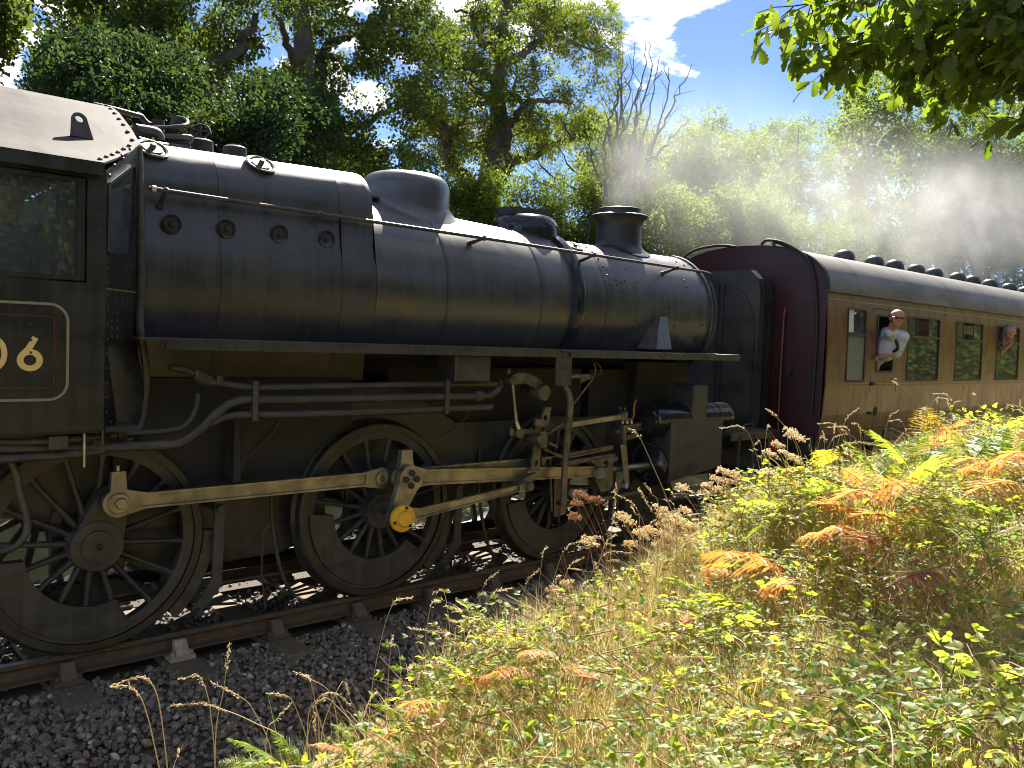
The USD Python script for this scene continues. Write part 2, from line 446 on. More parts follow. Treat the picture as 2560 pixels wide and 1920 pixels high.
mat("coach_lining", (0.26, 0.18, 0.05), rough=0.4)
mat("coach_frame", (0.07, 0.05, 0.03), (0.04, 0.03, 0.02), rough=0.6, scale=6)
mat("vent_black", (0.035, 0.033, 0.031), (0.06, 0.055, 0.05), rough=0.4, scale=10)
mat("aluminium", (0.55, 0.55, 0.55), rough=0.35, metallic=0.8)
mat("curtain_white", (0.6, 0.6, 0.57), rough=0.8)
mat("interior_dark", (0.04, 0.035, 0.03), rough=0.8)
mat("interior_mid", (0.16, 0.13, 0.10), rough=0.8)
mat("frosted", (0.17, 0.175, 0.16), rough=0.18, rough2=0.25, scale=20)
mat("skin", (0.34, 0.165, 0.10), (0.42, 0.21, 0.13), rough=0.5, scale=20)
mat("hair_grey", (0.22, 0.205, 0.19), (0.12, 0.11, 0.10), rough=0.7, scale=60)
mat("hair_dark", (0.05, 0.04, 0.035), rough=0.7)
mat("shirt_white", (0.60, 0.62, 0.63), (0.36, 0.40, 0.42), rough=0.85, scale=9, lo=0.3, hi=0.7)
mat("shirt_green", (0.05, 0.2, 0.09), rough=0.8)
mat("overall_grey", (0.30, 0.34, 0.37), (0.20, 0.23, 0.26), rough=0.85, scale=10)
mat("black_plastic", (0.01, 0.01, 0.01), rough=0.2)
mat("trousers", (0.40, 0.45, 0.44), rough=0.8)
mat("post_wood", (0.28, 0.25, 0.22), (0.18, 0.16, 0.14), rough=0.85, scale=12)
mat("bark", (0.085, 0.068, 0.05), (0.045, 0.036, 0.027), rough=0.9, scale=7, bump=0.02, bscale=14, stretch=(1, 1, 0.35))
mat("bark_pale", (0.085, 0.068, 0.062), (0.05, 0.04, 0.038), rough=0.9, scale=7)
mat("earth", (0.20, 0.15, 0.08), (0.30, 0.23, 0.11), rough=0.95, scale=3, bump=0.03, bscale=9)
mat("far_grass", (0.30, 0.25, 0.10), (0.13, 0.15, 0.045), rough=0.95, scale=1.2, bump=0.03, bscale=9)
mat("ballast_base", (0.09, 0.075, 0.055), (0.06, 0.05, 0.038), rough=0.95, scale=25, bump=0.015, bscale=28)
pane_mat("cab_glass", (0.62, 0.68, 0.68), 0.015, 1.5, 0.05)
pane_mat("front_glass", (0.50, 0.58, 0.62), 0.03, 1.5, 0.05)
pane_mat("coach_glass", (0.55, 0.60, 0.58), 0.035, 1.5, 0.07)
M["stone"] = usdkit.material(stage, "/World/Looks/stone", {"oi": ("object_info", {}), "r": ("rgb_ramp", {"ramp": [(0, (0.10, 0.086, 0.068)), (0.55, (0.165, 0.143, 0.115)), (0.85, (0.23, 0.20, 0.16)), (0.93, (0.27, 0.17, 0.115)), (0.975, (0.36, 0.34, 0.31)), (1, (0.5, 0.48, 0.45))]}),
    "p": ("principled_bsdf", {"roughness": 0.85})}, [("oi.random", "r.fac"), ("r.color", "p.base_color")], surface="p.BSDF")
# foliage
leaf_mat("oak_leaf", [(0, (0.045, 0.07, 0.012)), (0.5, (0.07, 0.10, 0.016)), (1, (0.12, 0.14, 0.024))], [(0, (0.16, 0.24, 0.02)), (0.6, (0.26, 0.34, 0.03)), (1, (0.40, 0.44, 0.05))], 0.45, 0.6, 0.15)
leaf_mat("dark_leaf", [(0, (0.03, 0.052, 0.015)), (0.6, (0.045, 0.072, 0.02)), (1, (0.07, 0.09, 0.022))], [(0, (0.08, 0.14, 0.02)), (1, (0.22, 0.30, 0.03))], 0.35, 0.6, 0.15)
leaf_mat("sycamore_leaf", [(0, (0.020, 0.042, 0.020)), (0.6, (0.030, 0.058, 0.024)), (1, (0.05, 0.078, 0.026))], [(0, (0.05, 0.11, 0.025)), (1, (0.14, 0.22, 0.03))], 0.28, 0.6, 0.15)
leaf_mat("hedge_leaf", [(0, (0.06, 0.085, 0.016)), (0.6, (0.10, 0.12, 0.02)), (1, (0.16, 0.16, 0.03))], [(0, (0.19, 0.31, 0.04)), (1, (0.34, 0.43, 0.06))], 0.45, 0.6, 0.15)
leaf_mat("near_oak_leaf", [(0, (0.04, 0.07, 0.012)), (1, (0.07, 0.105, 0.018))], [(0, (0.17, 0.28, 0.012)), (1, (0.34, 0.46, 0.03))], 0.45, 0.42)
leaf_mat("bramble_leaf", [(0, (0.10, 0.16, 0.05)), (0.55, (0.14, 0.19, 0.05)), (0.85, (0.20, 0.22, 0.05)), (1, (0.34, 0.22, 0.08))], [(0, (0.34, 0.50, 0.05)), (0.6, (0.55, 0.66, 0.06)), (1, (0.72, 0.68, 0.08))], 0.5, 0.5, 0.35)
leaf_mat("fern_green", [(0, (0.11, 0.18, 0.035)), (1, (0.20, 0.25, 0.05))], [(0, (0.42, 0.58, 0.04)), (1, (0.6, 0.68, 0.06))], 0.5)
leaf_mat("fern_yellow", [(0, (0.32, 0.28, 0.04)), (1, (0.44, 0.28, 0.04))], [(0, (0.7, 0.66, 0.05)), (1, (0.8, 0.55, 0.05))], 0.5)
leaf_mat("fern_orange", [(0, (0.46, 0.17, 0.05)), (1, (0.52, 0.25, 0.09))], [(0, (0.8, 0.32, 0.06)), (1, (0.85, 0.46, 0.13))], 0.48)
leaf_mat("fern_brown", [(0, (0.36, 0.17, 0.09)), (1, (0.44, 0.25, 0.14))], [(0, (0.65, 0.30, 0.12)), (1, (0.7, 0.4, 0.18))], 0.42)
leaf_mat("straw", [(0, (0.42, 0.31, 0.14)), (0.6, (0.54, 0.43, 0.22)), (0.85, (0.38, 0.23, 0.10)), (1, (0.22, 0.25, 0.07))], [(0, (0.66, 0.5, 0.22)), (0.7, (0.72, 0.58, 0.28)), (1, (0.5, 0.55, 0.1))], 0.48, 0.55, 0.3)
leaf_mat("green_grass", [(0, (0.14, 0.19, 0.04)), (1, (0.24, 0.27, 0.07))], [(0, (0.42, 0.55, 0.06)), (1, (0.6, 0.64, 0.12))], 0.45)
leaf_mat("seed_head", [(0, (0.55, 0.42, 0.22)), (1, (0.66, 0.54, 0.32))], [(0, (0.66, 0.5, 0.25)), (1, (0.75, 0.62, 0.36))], 0.35)
leaf_mat("umbel_dry", [(0, (0.70, 0.58, 0.36)), (1, (0.80, 0.70, 0.48))], [(0, (0.8, 0.66, 0.4)), (1, (0.9, 0.8, 0.55))], 0.5)
leaf_mat("umbel_brown", [(0, (0.40, 0.22, 0.11)), (1, (0.50, 0.30, 0.16))], [(0, (0.55, 0.28, 0.12)), (1, (0.65, 0.38, 0.2))], 0.45)
mat("dock_brown", (0.20, 0.085, 0.035), (0.13, 0.05, 0.025), rough=0.8, scale=60)
mat("stem_green", (0.30, 0.28, 0.10), rough=0.6)
mat("stem_straw", (0.48, 0.36, 0.17), rough=0.6)
mat("stem_red", (0.22, 0.10, 0.06), rough=0.6)
# ------------------------------------------------------------------ ground
def smooth(a, b, t):
    t = np.clip((np.asarray(t, float) - a) / (b - a), 0, 1)
    return t * t * (3 - 2 * t)


def terrain(x, y, bumps=True):
    x, y = np.asarray(x, float), np.asarray(y, float)
    H = np.interp(x, [-30, -5, -3.2, -2.0, -0.6, 0.6, 2.0, 3.4, 5.2, 8.5, 30], [0.0, -0.15, -0.12, 0.0, 0.28, 0.36, 0.92, 0.98, 1.18, 1.2, 1.3])
    near = -0.33 + (H + 0.33) * smooth(-2.35, -3.6, y)
    near = near + (np.maximum(H, 0.9) - H) * smooth(-4.2, -7.2, y) + 0.5 * smooth(-8.5, -16, y) + 1.5 * smooth(-16, -60, y)
    far = -0.33 + 2.6 * smooth(3.2, 9.0, y) + 1.6 * smooth(9, 24, y) + 3 * smooth(30, 120, y)
    z = np.where(y < 0, near, far)
    if bumps:
        amp = 0.07 * smooth(2.5, 3.6, np.abs(y))
        z = z + amp * (meshkit.fbm(np.stack([x * 0.9, y * 0.9, 0 * x], -1), 4, 3) - 0.5) * 2
    return z


gx = np.unique(np.concatenate([np.linspace(-12, 40, 180), [-2000, -800, -300, -120, -60, -35, -20, 50, 65, 90, 140, 300, 800, 2000]]))
gy = np.unique(np.concatenate([np.linspace(-18, 22, 170), [-2000, -800, -300, -120, -60, -40, -28, 28, 40, 60, 90, 140, 300, 800, 2000]]))
X, Y = np.meshgrid(gx, gy, indexing="ij")
Z = terrain(X, Y)
n_ = {"g": ("geometry", {}), "s": ("separate_xyz", {}), "side": ("math", {"math_type": "greater_than", "value2": 0.0}),
      "n": ("noise_texture", {"scale": 1.3, "detail": 6.0}), "n2": ("noise_texture", {"scale": 14.0, "detail": 5.0}),
      "ra": ("rgb_ramp", {"ramp": [(0, (0.13, 0.095, 0.05)), (0.45, (0.22, 0.165, 0.08)), (0.7, (0.30, 0.24, 0.11)), (1, (0.16, 0.16, 0.06))]}),
      "rb": ("rgb_ramp", {"ramp": [(0, (0.09, 0.11, 0.035)), (0.45, (0.17, 0.17, 0.06)), (0.65, (0.36, 0.29, 0.13)), (1, (0.42, 0.34, 0.16))]}),
      "m": ("mix_color", {}), "b": ("bump", {"strength": 0.8, "distance": 0.05}), "p": ("principled_bsdf", {"roughness": 0.95})}
M["ground"] = usdkit.material(stage, "/World/Looks/ground", n_, [("g.position", "s.vector"), ("s.y", "side.value1"), ("g.position", "n.vector"), ("g.position", "n2.vector"), ("n.fac", "ra.fac"), ("n.fac", "rb.fac"),
    ("side.value", "m.fac"), ("ra.color", "m.a"), ("rb.color", "m.b"), ("m.result", "p.base_color"), ("n2.fac", "b.height"), ("b.normal", "p.normal")], surface="p.BSDF")
single("ground", grid_mesh(X, Y, Z), "ground", kind="structure", smooth=True)

# the stone bed of the track
bx = np.linspace(-14, 60, 150); by = np.array([-2.75, -2.45, -2.1, -1.7, -1.3, -0.9, 0, 0.9, 1.3, 1.7, 2.2, 2.6, 3.0])
BX, BY = np.meshgrid(bx, by, indexing="ij")
BZ = -0.235 - 0.16 * smooth(1.9, 2.75, np.abs(BY)) + 0.012 * (meshkit.noise(np.stack([BX * 3, BY * 3, 0 * BX], -1)) - 0.5)
single("track_bed", grid_mesh(BX, BY, BZ), "ballast_base", kind="structure", smooth=True)

SLEEPERS = [-0.2 + 0.81 * k for k in range(-8, 40)]
rng = np.random.default_rng(5)


def stone(seed):
    r = np.random.default_rng(seed)
    t = trimesh.creation.icosphere(1, 0.5)
    v = np.array(t.vertices)
    nrm = r.normal(size=(9, 3)); nrm /= np.linalg.norm(nrm, axis=1, keepdims=True)
    for q in nrm:                                       # flat broken faces
        d = v @ q; c = r.uniform(0.24, 0.36)
        v = v - np.maximum(d - c, 0)[:, None] * q
    return v * r.uniform([0.9, 0.75, 0.6], [1.2, 1.0, 0.85]), np.array(t.faces)


def scatter(n, x0, x1, y0, y1):
    return np.stack([rng.uniform(x0, x1, n), rng.uniform(y0, y1, n)], 1)


pts = np.vstack([scatter(15500, -4.2, 5.0, -2.75, -0.86), scatter(3200, -4.2, 6, -0.62, 0.62), scatter(4200, -5, 12, 0.86, 2.7), scatter(2500, 5, 14, -2.75, -0.86)])
edge = np.abs(pts[:, 1])
sl = np.abs((pts[:, 0] + 0.2 + 0.405) % 0.81 - 0.405)
keep = ~((sl < 0.10) & (edge > 1.10) & (edge < 1.26) & (rng.random(len(pts)) < 0.6))
pts, edge = pts[keep], edge[keep]
pz = -0.225 - 0.16 * smooth(1.9, 2.75, edge) + rng.uniform(-0.012, 0.02, len(pts))
sc = rng.lognormal(math.log(0.046), 0.28, len(pts)).clip(0.025, 0.085)
instancer("/World/ballast", [("stone", stone(k)) for k in range(6)], ["stone"] * 6, np.column_stack([pts, pz]), rand_quat(len(pts), rng), sc, rng.integers(0, 6, len(pts)),
          kind="stuff", label="grey crushed stone ballast along the foot of the rail", category="ballast")

# ------------------------------------------------------------------ track: sleepers and two rails, each in its chairs
RAIL = Polygon([(-0.066, -0.145), (0.066, -0.145), (0.066, -0.132), (0.018, -0.118), (0.010, -0.108), (0.010, -0.045), (0.020, -0.036), (0.034, -0.030), (0.036, -0.008), (0.030, -0.001), (-0.030, -0.001), (-0.036, -0.008), (-0.034, -0.030), (-0.020, -0.036), (-0.010, -0.045), (-0.010, -0.108), (-0.018, -0.118), (-0.066, -0.132)])
for k, sx in enumerate(SLEEPERS):
    if not (-4.6 < sx < 24):
        continue
    v, f = box(sx - 0.125, sx + 0.125, -1.295, 1.295, -0.36, -0.188, 0.008)
    single("sleeper", (v, f), "sleeper_wood", "brown timber sleeper half buried in the stone ballast under the rails", "sleeper", "sleepers under the rails")


def rail(side, label):
    t = thing("rail", label, "rail", (0, side * 0.7535, 0))
    part(t, "rail_body", plate_x(affinity.translate(RAIL, side * 0.7535, 0), -14, 60), "rail_rust")
    part(t, "running_surface", box(-14, 60, side * 0.7535 - 0.027, side * 0.7535 + 0.027, -0.0009, 0.0022), "rail_top")
    for k, sx in enumerate(SLEEPERS):
        if not (-4.6 < sx < 16):
            continue
        o = -side
        yb = side * 0.7535
        shape = join(box(sx - 0.10, sx + 0.10, yb - 0.17, yb + 0.17, -0.188, -0.146, 0.008),
                     hull([(sx + a, yb - s * 0.16, -0.15) for a in (-0.055, 0.055) for s in (1,)] + [(sx + a, yb - 0.075, -0.15) for a in (-0.055, 0.055)] + [(sx + a, yb - 0.07 - d, -0.035) for a in (-0.045, 0.045) for d in (0.0, 0.02)] + [(sx + a, yb - 0.045, -0.04) for a in (-0.045, 0.045)]),
                     hull([(sx + a, yb + d, z) for a in (-0.05, 0.05) for d, z in ((0.16, -0.15), (0.075, -0.15), (0.08, -0.04), (0.045, -0.045))]),
                     cyl((sx - 0.07, yb - 0.125, -0.15), (sx - 0.07, yb - 0.125, -0.115), 0.02, n=8), cyl((sx + 0.07, yb - 0.125, -0.15), (sx + 0.07, yb - 0.125, -0.115), 0.02, n=8))
        pale = side < 0 and abs(sx + 1.82) < 0.05
        part(t, "rail_chair", shape, "chair_pale" if pale else "chair_iron", label="chair stained pale by lime" if pale else None)
    return t


rail(-1, "rusty brown bullhead rail on the near side under the engine wheels")
rail(1, "rusty rail on the far side, seen in the dark between the wheels")
# ------------------------------------------------------------------ steam locomotive
LX = {1: -2.446, 2: 0.0, 3: 2.3}
loco = thing("steam_locomotive", "black steam locomotive with polished rods running past the bank, 06 on its cab", "steam engine", (0, 0, 0))
ZA = 2.83                                                     # boiler axis


def Rb(x):                                                    # boiler cladding radius along the tapered barrel
    return float(np.interp(x, [-0.15, 0.3, 2.2, 2.95, 5.1], [0.915, 0.905, 0.835, 0.80, 0.80]))


# barrel, in cladding sheets with thin seams
bands = [-0.15, 0.66, 1.95, 2.52]
for a, b in zip(bands[:-1], bands[1:]):
    part(loco, "boiler_sheet", lathe([(Rb(a) - 0.02, a), (Rb(a), a + 0.003), (Rb((a + b) / 2), (a + b) / 2), (Rb(b), b - 0.004), (Rb(b) - 0.02, b - 0.002)], (0, 0, ZA), (1, 0, 0), 96), "boiler_black", 30)
for a in bands[1:-1]:
    part(loco, "boiler_band", lathe([(Rb(a) - 0.01, a + 0.02), (Rb(a) + 0.003, a + 0.022), (Rb(a) + 0.003, a + 0.075), (Rb(a) - 0.01, a + 0.077)], (0, 0, ZA), (1, 0, 0), 96), "boiler_black", 30)
# smokebox with its rear seam, front ring and rivets
sb = part(loco, "smokebox", lathe([(0.78, 2.52), (0.803, 2.523), (0.803, 3.02), (0.793, 3.022), (0.793, 3.03), (0.80, 3.032), (0.80, 5.06), (0.785, 5.09), (0.74, 5.10), (1e-3, 5.10)], (0, 0, ZA), (1, 0, 0), 96), "smokebox_black", 30)
part(loco, "smokebox_front_ring", lathe([(0.80, 5.05), (0.822, 5.052), (0.824, 5.095), (0.80, 5.10)], (0, 0, ZA), (1, 0, 0), 96), "smokebox_black", 30)
part(loco, "smokebox_door", lathe([(0.66, 5.10), (0.655, 5.135), (0.5, 5.20), (0.3, 5.245), (1e-3, 5.26)], (0, 0, ZA), (1, 0, 0), 64), "smokebox_black")


def on_boiler(x, deg, off=0.0):
    a = math.radians(deg)                                     # 0 = near side, 90 = top
    r = Rb(x) + off
    return np.array([x, -r * math.cos(a), ZA + r * math.sin(a)])


def bn(deg):
    a = math.radians(deg)
    return np.array([0, -math.cos(a), math.sin(a)])


def boiler_px(px, py):
    """Where the line of sight through a pixel meets the boiler."""
    v = ray(px, py); R = 0.80
    for _ in range(6):
        a = v[1] ** 2 + v[2] ** 2; q = EYE - [0, 0, ZA]
        b = q[1] * v[1] + q[2] * v[2]; c = q[1] ** 2 + q[2] ** 2 - R * R
        k = (-b - math.sqrt(max(b * b - a * c, 0))) / a
        p = EYE + k * v
        R = Rb(p[0])
    return p, np.array([0, p[1], p[2] - ZA]) / np.hypot(p[1], p[2] - ZA)


pp, nn = [], []
for deg in range(-35, 95, 9):
    pp.append(on_boiler(3.11, deg)); nn.append(bn(deg))
for deg in range(-60, 150, 7):
    pp.append(on_boiler(5.02, deg)); nn.append(bn(deg))
for px, py in [(1540, 700), (1543, 712), (1553, 707), (1563, 702), (1566, 714), (1594, 706), (1565, 673), (1576, 735), (1585, 750), (1532, 632), (1710, 702), (1717, 717), (1589, 801), (1586, 818), (1687, 815), (1755, 775), (1762, 776), (1769, 776), (1752, 811), (1759, 812), (1767, 812), (1690, 655), (1710, 663)]:
    p, n_ = boiler_px(px, py); pp.append(p); nn.append(n_)
part(loco, "smokebox_rivets", rivets(pp, np.array(nn), 0.016, 0.012), "smokebox_black", kind="stuff")

# firebox: flat sides, rounded shoulders, slightly taller towards the front
def fb_ring(x):
    t = (x + 2.35) / 2.2
    zt = 3.80 + 0.06 * t; hw = 0.80 + 0.04 * t; hb = 0.80 + 0.02 * t
    r = 0.33
    c = []
    for a in np.linspace(0, 90, 10):
        c.append((-(hw - r) - r * math.cos(math.radians(a)), zt - r + r * math.sin(math.radians(a))))
    for a in np.linspace(90, 0, 10):
        c.append(((hw - r) + r * math.cos(math.radians(a)), zt - r + r * math.sin(math.radians(a))))
    low = [(hw + 0.008, 3.34), (0.865, 3.18), (0.902, 3.02), (0.919, 2.83), (0.906, 2.64), (0.868, 2.47), (0.80, 2.33), (0.74, 2.18), (0.72, 2.0)]
    low = [(y - 0.03 * (1 - t), z) for y, z in low]           # the sides swell into the barrel
    c += low + [(-y, z) for y, z in low[::-1]]
    out = []
    for y, z in c:
        out.append((x, y, z + 0.05 * max(1 - (y / hw) ** 2, 0) * (z > 3.3)))
    return out


fxs = [-2.35, -1.57, -0.50, -0.15]
for a, b in zip(fxs[:-1], fxs[1:]):
    ring = [fb_ring(x) for x in np.linspace(a + 0.0015, b - 0.0015, 6)]
    if b == -0.15:                                            # rounded front edge
        ring[-1] = [(x, y * (0.965 if z > 3.1 else 0.99), 3.0 + (z - 3.0) * (0.95 if z > 3 else 1)) for x, y, z in fb_ring(b)]
        ring.insert(-1, fb_ring(b - 0.05)); ring.insert(-1, [(x, y * 0.992, 3.0 + (z - 3.0) * (0.99 if z > 3 else 1)) for x, y, z in fb_ring(b - 0.018)])
    part(loco, "firebox_sheet", loft(ring, caps=b == -0.15), "firebox_black", 40)
part(loco, "firebox_throat", box(-2.3, -0.25, -0.72, 0.72, 1.1, 2.02), "dark_soot")
# washout plugs on the flat side
for px, py in [(430, 560), (567, 572), (700, 585), (818, 598)]:
    p = at(px, py, y=-0.868)
    part(loco, "washout_plug", join(lathe([(0.072, 0.016), (0.075, 0.0), (0.06, -0.002), (0.052, -0.03)], p + [0, 0.012, 0], (0, -1, 0), 24), lathe([(1e-3, 0.02), (0.02, 0.02), (0.022, -0.01)], p, (0, -1, 0), 6), lathe([(1e-3, -0.012), (0.055, -0.012)], p, (0, -1, 0), 20)), "dark_soot")
# oval mud-hole covers on the shoulder: raised lip, sunk plug
for px, py, nd in [(385, 391, 45), (655, 430, 45)]:
    p = at(px, py, y=-0.72)
    x = p[0]; a = math.radians(52)
    zt = 3.80 + 0.06 * (x + 2.35) / 2.2; hw = 0.80 + 0.04 * (x + 2.35) / 2.2
    c = np.array([x, -(hw - 0.33) - 0.33 * math.cos(a), zt - 0.33 + 0.33 * math.sin(a) + 0.02])
    nrm = np.array([0, -math.cos(a), math.sin(a)])
    k = part(loco, "mudhole_door", join(lathe([(0.105, -0.03), (0.125, -0.006), (0.13, 0.012), (0.115, 0.018), (0.098, 0.012), (0.095, -0.02)], c, nrm, 28), lathe([(0.097, 0.004), (1e-3, 0.004)], c, nrm, 24)), "firebox_black")
    part(k, "cover", lathe([(0.078, 0.006), (0.076, 0.016), (1e-3, 0.018)], c, nrm, 20), "plug_brass")
    part(k, "nut", lathe([(0.026, 0.01), (0.024, 0.05), (1e-3, 0.052)], c, nrm, 6), "plug_brass")
for px, py in [(922, 490), (1437, 616)]:
    p, nrm = boiler_px(px, py)
    k = part(loco, "mudhole_door", lathe([(0.10, -0.01), (0.105, 0.008), (0.09, 0.012), (0.08, 0.006), (0.078, 0.003)], p, nrm, 26), "boiler_black")
    part(k, "recess", lathe([(0.079, 0.0045), (1e-3, 0.0045)], p, nrm, 22), "dark_soot")
    part(k, "nut", lathe([(0.024, 0.004), (0.022, 0.03), (1e-3, 0.032)], p, nrm, 6), "plug_brass")

# steam dome with its flared skirt fitted to the boiler
def skirted(cx, r, ztop, skirt, rc, sx=1.0, n=56, flare=0.15):
    rings = []
    for s in np.linspace(0, 1, 9):                            # skirt, from the boiler up
        rr = r + flare * (1 - s) ** 2.4
        ring = []
        for a in np.arange(n) * 2 * np.pi / n:
            x, y = rr * sx * math.cos(a), rr * math.sin(a)
            zb = ZA + math.sqrt(max(Rb(cx + x) ** 2 - y * y, 0.02)) - 0.008
            ring.append((cx + x, y, zb + s * skirt + s * s * 0))
        rings.append(ring)
    zs = max(p[2] for p in rings[-1])
    rings = [[(p[0], p[1], p[2]) for p in q] for q in rings]
    for t in (0.35, 0.7, 1.0):
        rings.append([(cx + r * sx * math.cos(a), r * math.sin(a), q[2] * (1 - t) + (ztop - rc) * t) for a, q in zip(np.arange(n) * 2 * np.pi / n, rings[8])])
    for b in np.linspace(12, 90, 9):
        rr = r - rc * (1 - math.cos(math.radians(b)))
        if b == 90:
            rr = r - rc
        rings.append([(cx + rr * sx * math.cos(a), rr * math.sin(a), ztop - rc + rc * math.sin(math.radians(b))) for a in np.arange(n) * 2 * np.pi / n])
    for q in (0.66, 0.33, 0.02):
        rr = (r - rc) * q
        rings.append([(cx + rr * sx * math.cos(a), rr * math.sin(a), ztop + 0.03 * (1 - q * q)) for a in np.arange(n) * 2 * np.pi / n])
    return loft(rings)


part(loco, "steam_dome", skirted(0.74, 0.465, 4.07, 0.12, 0.17, flare=0.09), "boiler_black", 60)
tf = part(loco, "top_feed_cover", skirted(2.43, 0.40, 3.86, 0.03, 0.16, flare=0.03), "valve_black", 50)
part(tf, "cap_plate", join(hull([(2.12, -0.12, 3.845), (2.72, -0.12, 3.885), (2.12, 0.2, 3.845), (2.72, 0.2, 3.885), (2.12, -0.10, 3.93), (2.72, -0.10, 3.955), (2.12, 0.18, 3.93), (2.72, 0.18, 3.955)])), "valve_black")
# feed pipe casing hugging the boiler
st = []
for deg in np.linspace(66, -40, 30):
    x = 2.60 - 0.10 * ((66 - deg) / 106)
    o = on_boiler(x, deg, 0.055); i = on_boiler(x, deg, -0.02); w = 0.085
    st.append([i + [-w, 0, 0], o + [-w * 0.72, 0, 0], o + bn(deg) * 0.015, o + [w * 0.72, 0, 0], i + [w, 0, 0]])
part(loco, "feed_pipe_casing", loft(st), "valve_black", 40)
# chimney
CHX = 4.08
chrings = []
n = 56
for s in np.linspace(0, 1, 8):
    rr = 0.295 + 0.09 * (1 - s) ** 3
    chrings.append([(CHX + rr * math.cos(a), rr * math.sin(a), ZA + math.sqrt(max(0.8 ** 2 - (rr * math.sin(a)) ** 2, 0.01)) + 0.012 + s * 0.13) for a in np.arange(n) * 2 * np.pi / n])
for rr, z in [(0.293, 3.80), (0.295, 3.92), (0.315, 4.0), (0.365, 4.045), (0.368, 4.06), (0.355, 4.07), (0.285, 4.075), (0.283, 4.15), (0.275, 4.155), (0.255, 4.15), (0.25, 3.7)]:
    chrings.append([(CHX + rr * math.cos(a), rr * math.sin(a), z) for a in np.arange(n) * 2 * np.pi / n])
ch = part(loco, "chimney", loft(chrings, caps=False), "chimney_black", 40)
part(ch, "base_flange", loft([[(CHX + (0.39 + d) * math.cos(a), (0.39 + d) * math.sin(a), ZA + math.sqrt(max(0.8 ** 2 - ((0.39 + d) * math.sin(a)) ** 2, 0.01)) + h) for a in np.arange(n) * 2 * np.pi / n] for d, h in ((0.03, -0.01), (0.03, 0.014), (-0.02, 0.022), (-0.1, 0.02))], caps=False), "valve_black", 40)
# safety valves, manifold and pipes ahead of the cab
for px, py, yy in [(502, 364, 0.12), (587, 380, 0.30)]:
    p = at(px, py, y=yy)
    part(loco, "safety_valve", lathe([(0.085, 3.8), (0.085, p[2] - 0.06), (0.105, p[2] - 0.055), (0.105, p[2] + 0.035), (0.085, p[2] + 0.05), (0.05, p[2] + 0.055), (0.045, p[2] + 0.07), (1e-3, p[2] + 0.075)], (p[0], p[1], 0), (0, 0, 1), 20), "dark_soot")
V = lambda *q: np.array([at(px, py, y=y) for px, py, y in q])
mani = part(loco, "steam_manifold", join(bar(at(330, 345, y=0.0), at(470, 355, y=0.0), 0.16, 0.10, b=0.02), cyl(at(395, 330, y=0.05), at(395, 300, y=0.05), 0.05), cyl(at(440, 318, y=0.05), at(448, 296, y=0.05), 0.055), cyl(at(350, 360, y=-0.1), at(470, 372, y=-0.1), 0.05)), "dark_soot")
for q, r in [([(325, 320, -0.1), (400, 319, -0.1), (462, 313, -0.1), (466, 300, 0.1), (440, 292, 0.2)], 0.016), ([(338, 322, -0.25), (385, 330, -0.22), (398, 341, -0.2), (399, 352, -0.2)], 0.042), ([(392, 343, -0.15), (440, 342, -0.15), (473, 343, -0.12), (475, 350, -0.1), (455, 354, -0.1), (380, 352, -0.1)], 0.024),
             ([(235, 262, 0.0), (280, 272, 0.0), (338, 287, 0.05), (352, 290, 0.1), (362, 302, 0.1), (375, 311, 0.1), (410, 312, 0.1)], 0.022), ([(345, 350, -0.4), (365, 355, -0.35), (390, 362, -0.3), (470, 372, -0.1)], 0.03)]:
    part(mani, "pipe", tube(spline(V(*q), 6), r, 10), "pipe_black", 60)
c = at(502, 327, y=0.05)
wh = [c + 0.075 * (math.cos(a) * np.array([0.25, 0.5, 0.83]) / 1.0 + math.sin(a) * np.array([0.9, -0.45, 0.0])) for a in np.linspace(0, 2 * np.pi, 25)]
part(mani, "hand_wheel", join(tube(wh, 0.009, 6, False), tube([wh[0], wh[12]], 0.008, 6), tube([wh[6], wh[18]], 0.008, 6), tube([c, c - [0.1, 0.02, 0.1]], 0.012, 6)), "dark_soot", 60)

# handrail along the boiler and round the smokebox front
hp = [at(382, 469, y=-0.93), at(415, 474, y=-0.93), at(800, 532, y=-0.93), at(1210, 607, y=-0.93), at(1485, 655, y=-0.90), at(1693, 667, y=-0.86)]
zr = np.array(hp); zr[:, 2] = np.interp(zr[:, 0], [-2.1, 4.6], [3.425, 3.375])
arc = [np.array([5.13, -0.835 * math.cos(math.radians(d)), ZA + 0.835 * math.sin(math.radians(d))]) for d in (34, 22, 8, -6, -20, -32)]
hr = part(loco, "boiler_handrail", tube(spline(np.vstack([zr, [[4.98, -0.80, 3.37]], arc]), 8), 0.0165, 10), "pipe_black", 60)
for p in zr[[1, 2, 3, 4, 5]]:
    x = p[0]
    q = on_boiler(x, 38, -0.01) if x > -0.15 else np.array([x, -0.80, p[2] - 0.11])
    part(hr, "handrail_knob", join(ball(p, 0.028, 12), tube([p, p * 0.45 + q * 0.55, q], [0.014, 0.019, 0.028], 10), lathe([(0.045, 0), (0.045, 0.008), (1e-3, 0.012)], q, (0, -0.7, 0.7), 14) if x > -0.15 else None), "pipe_black")
part(hr, "handrail_end", join(cyl(zr[0] + [-0.01, 0, 0], zr[0] + [0.02, 0, 0], 0.026, n=12), cyl(zr[0] + [0.02, 0, 0], zr[0] + [0.13, 0, 0], 0.013, n=10)), "aluminium")

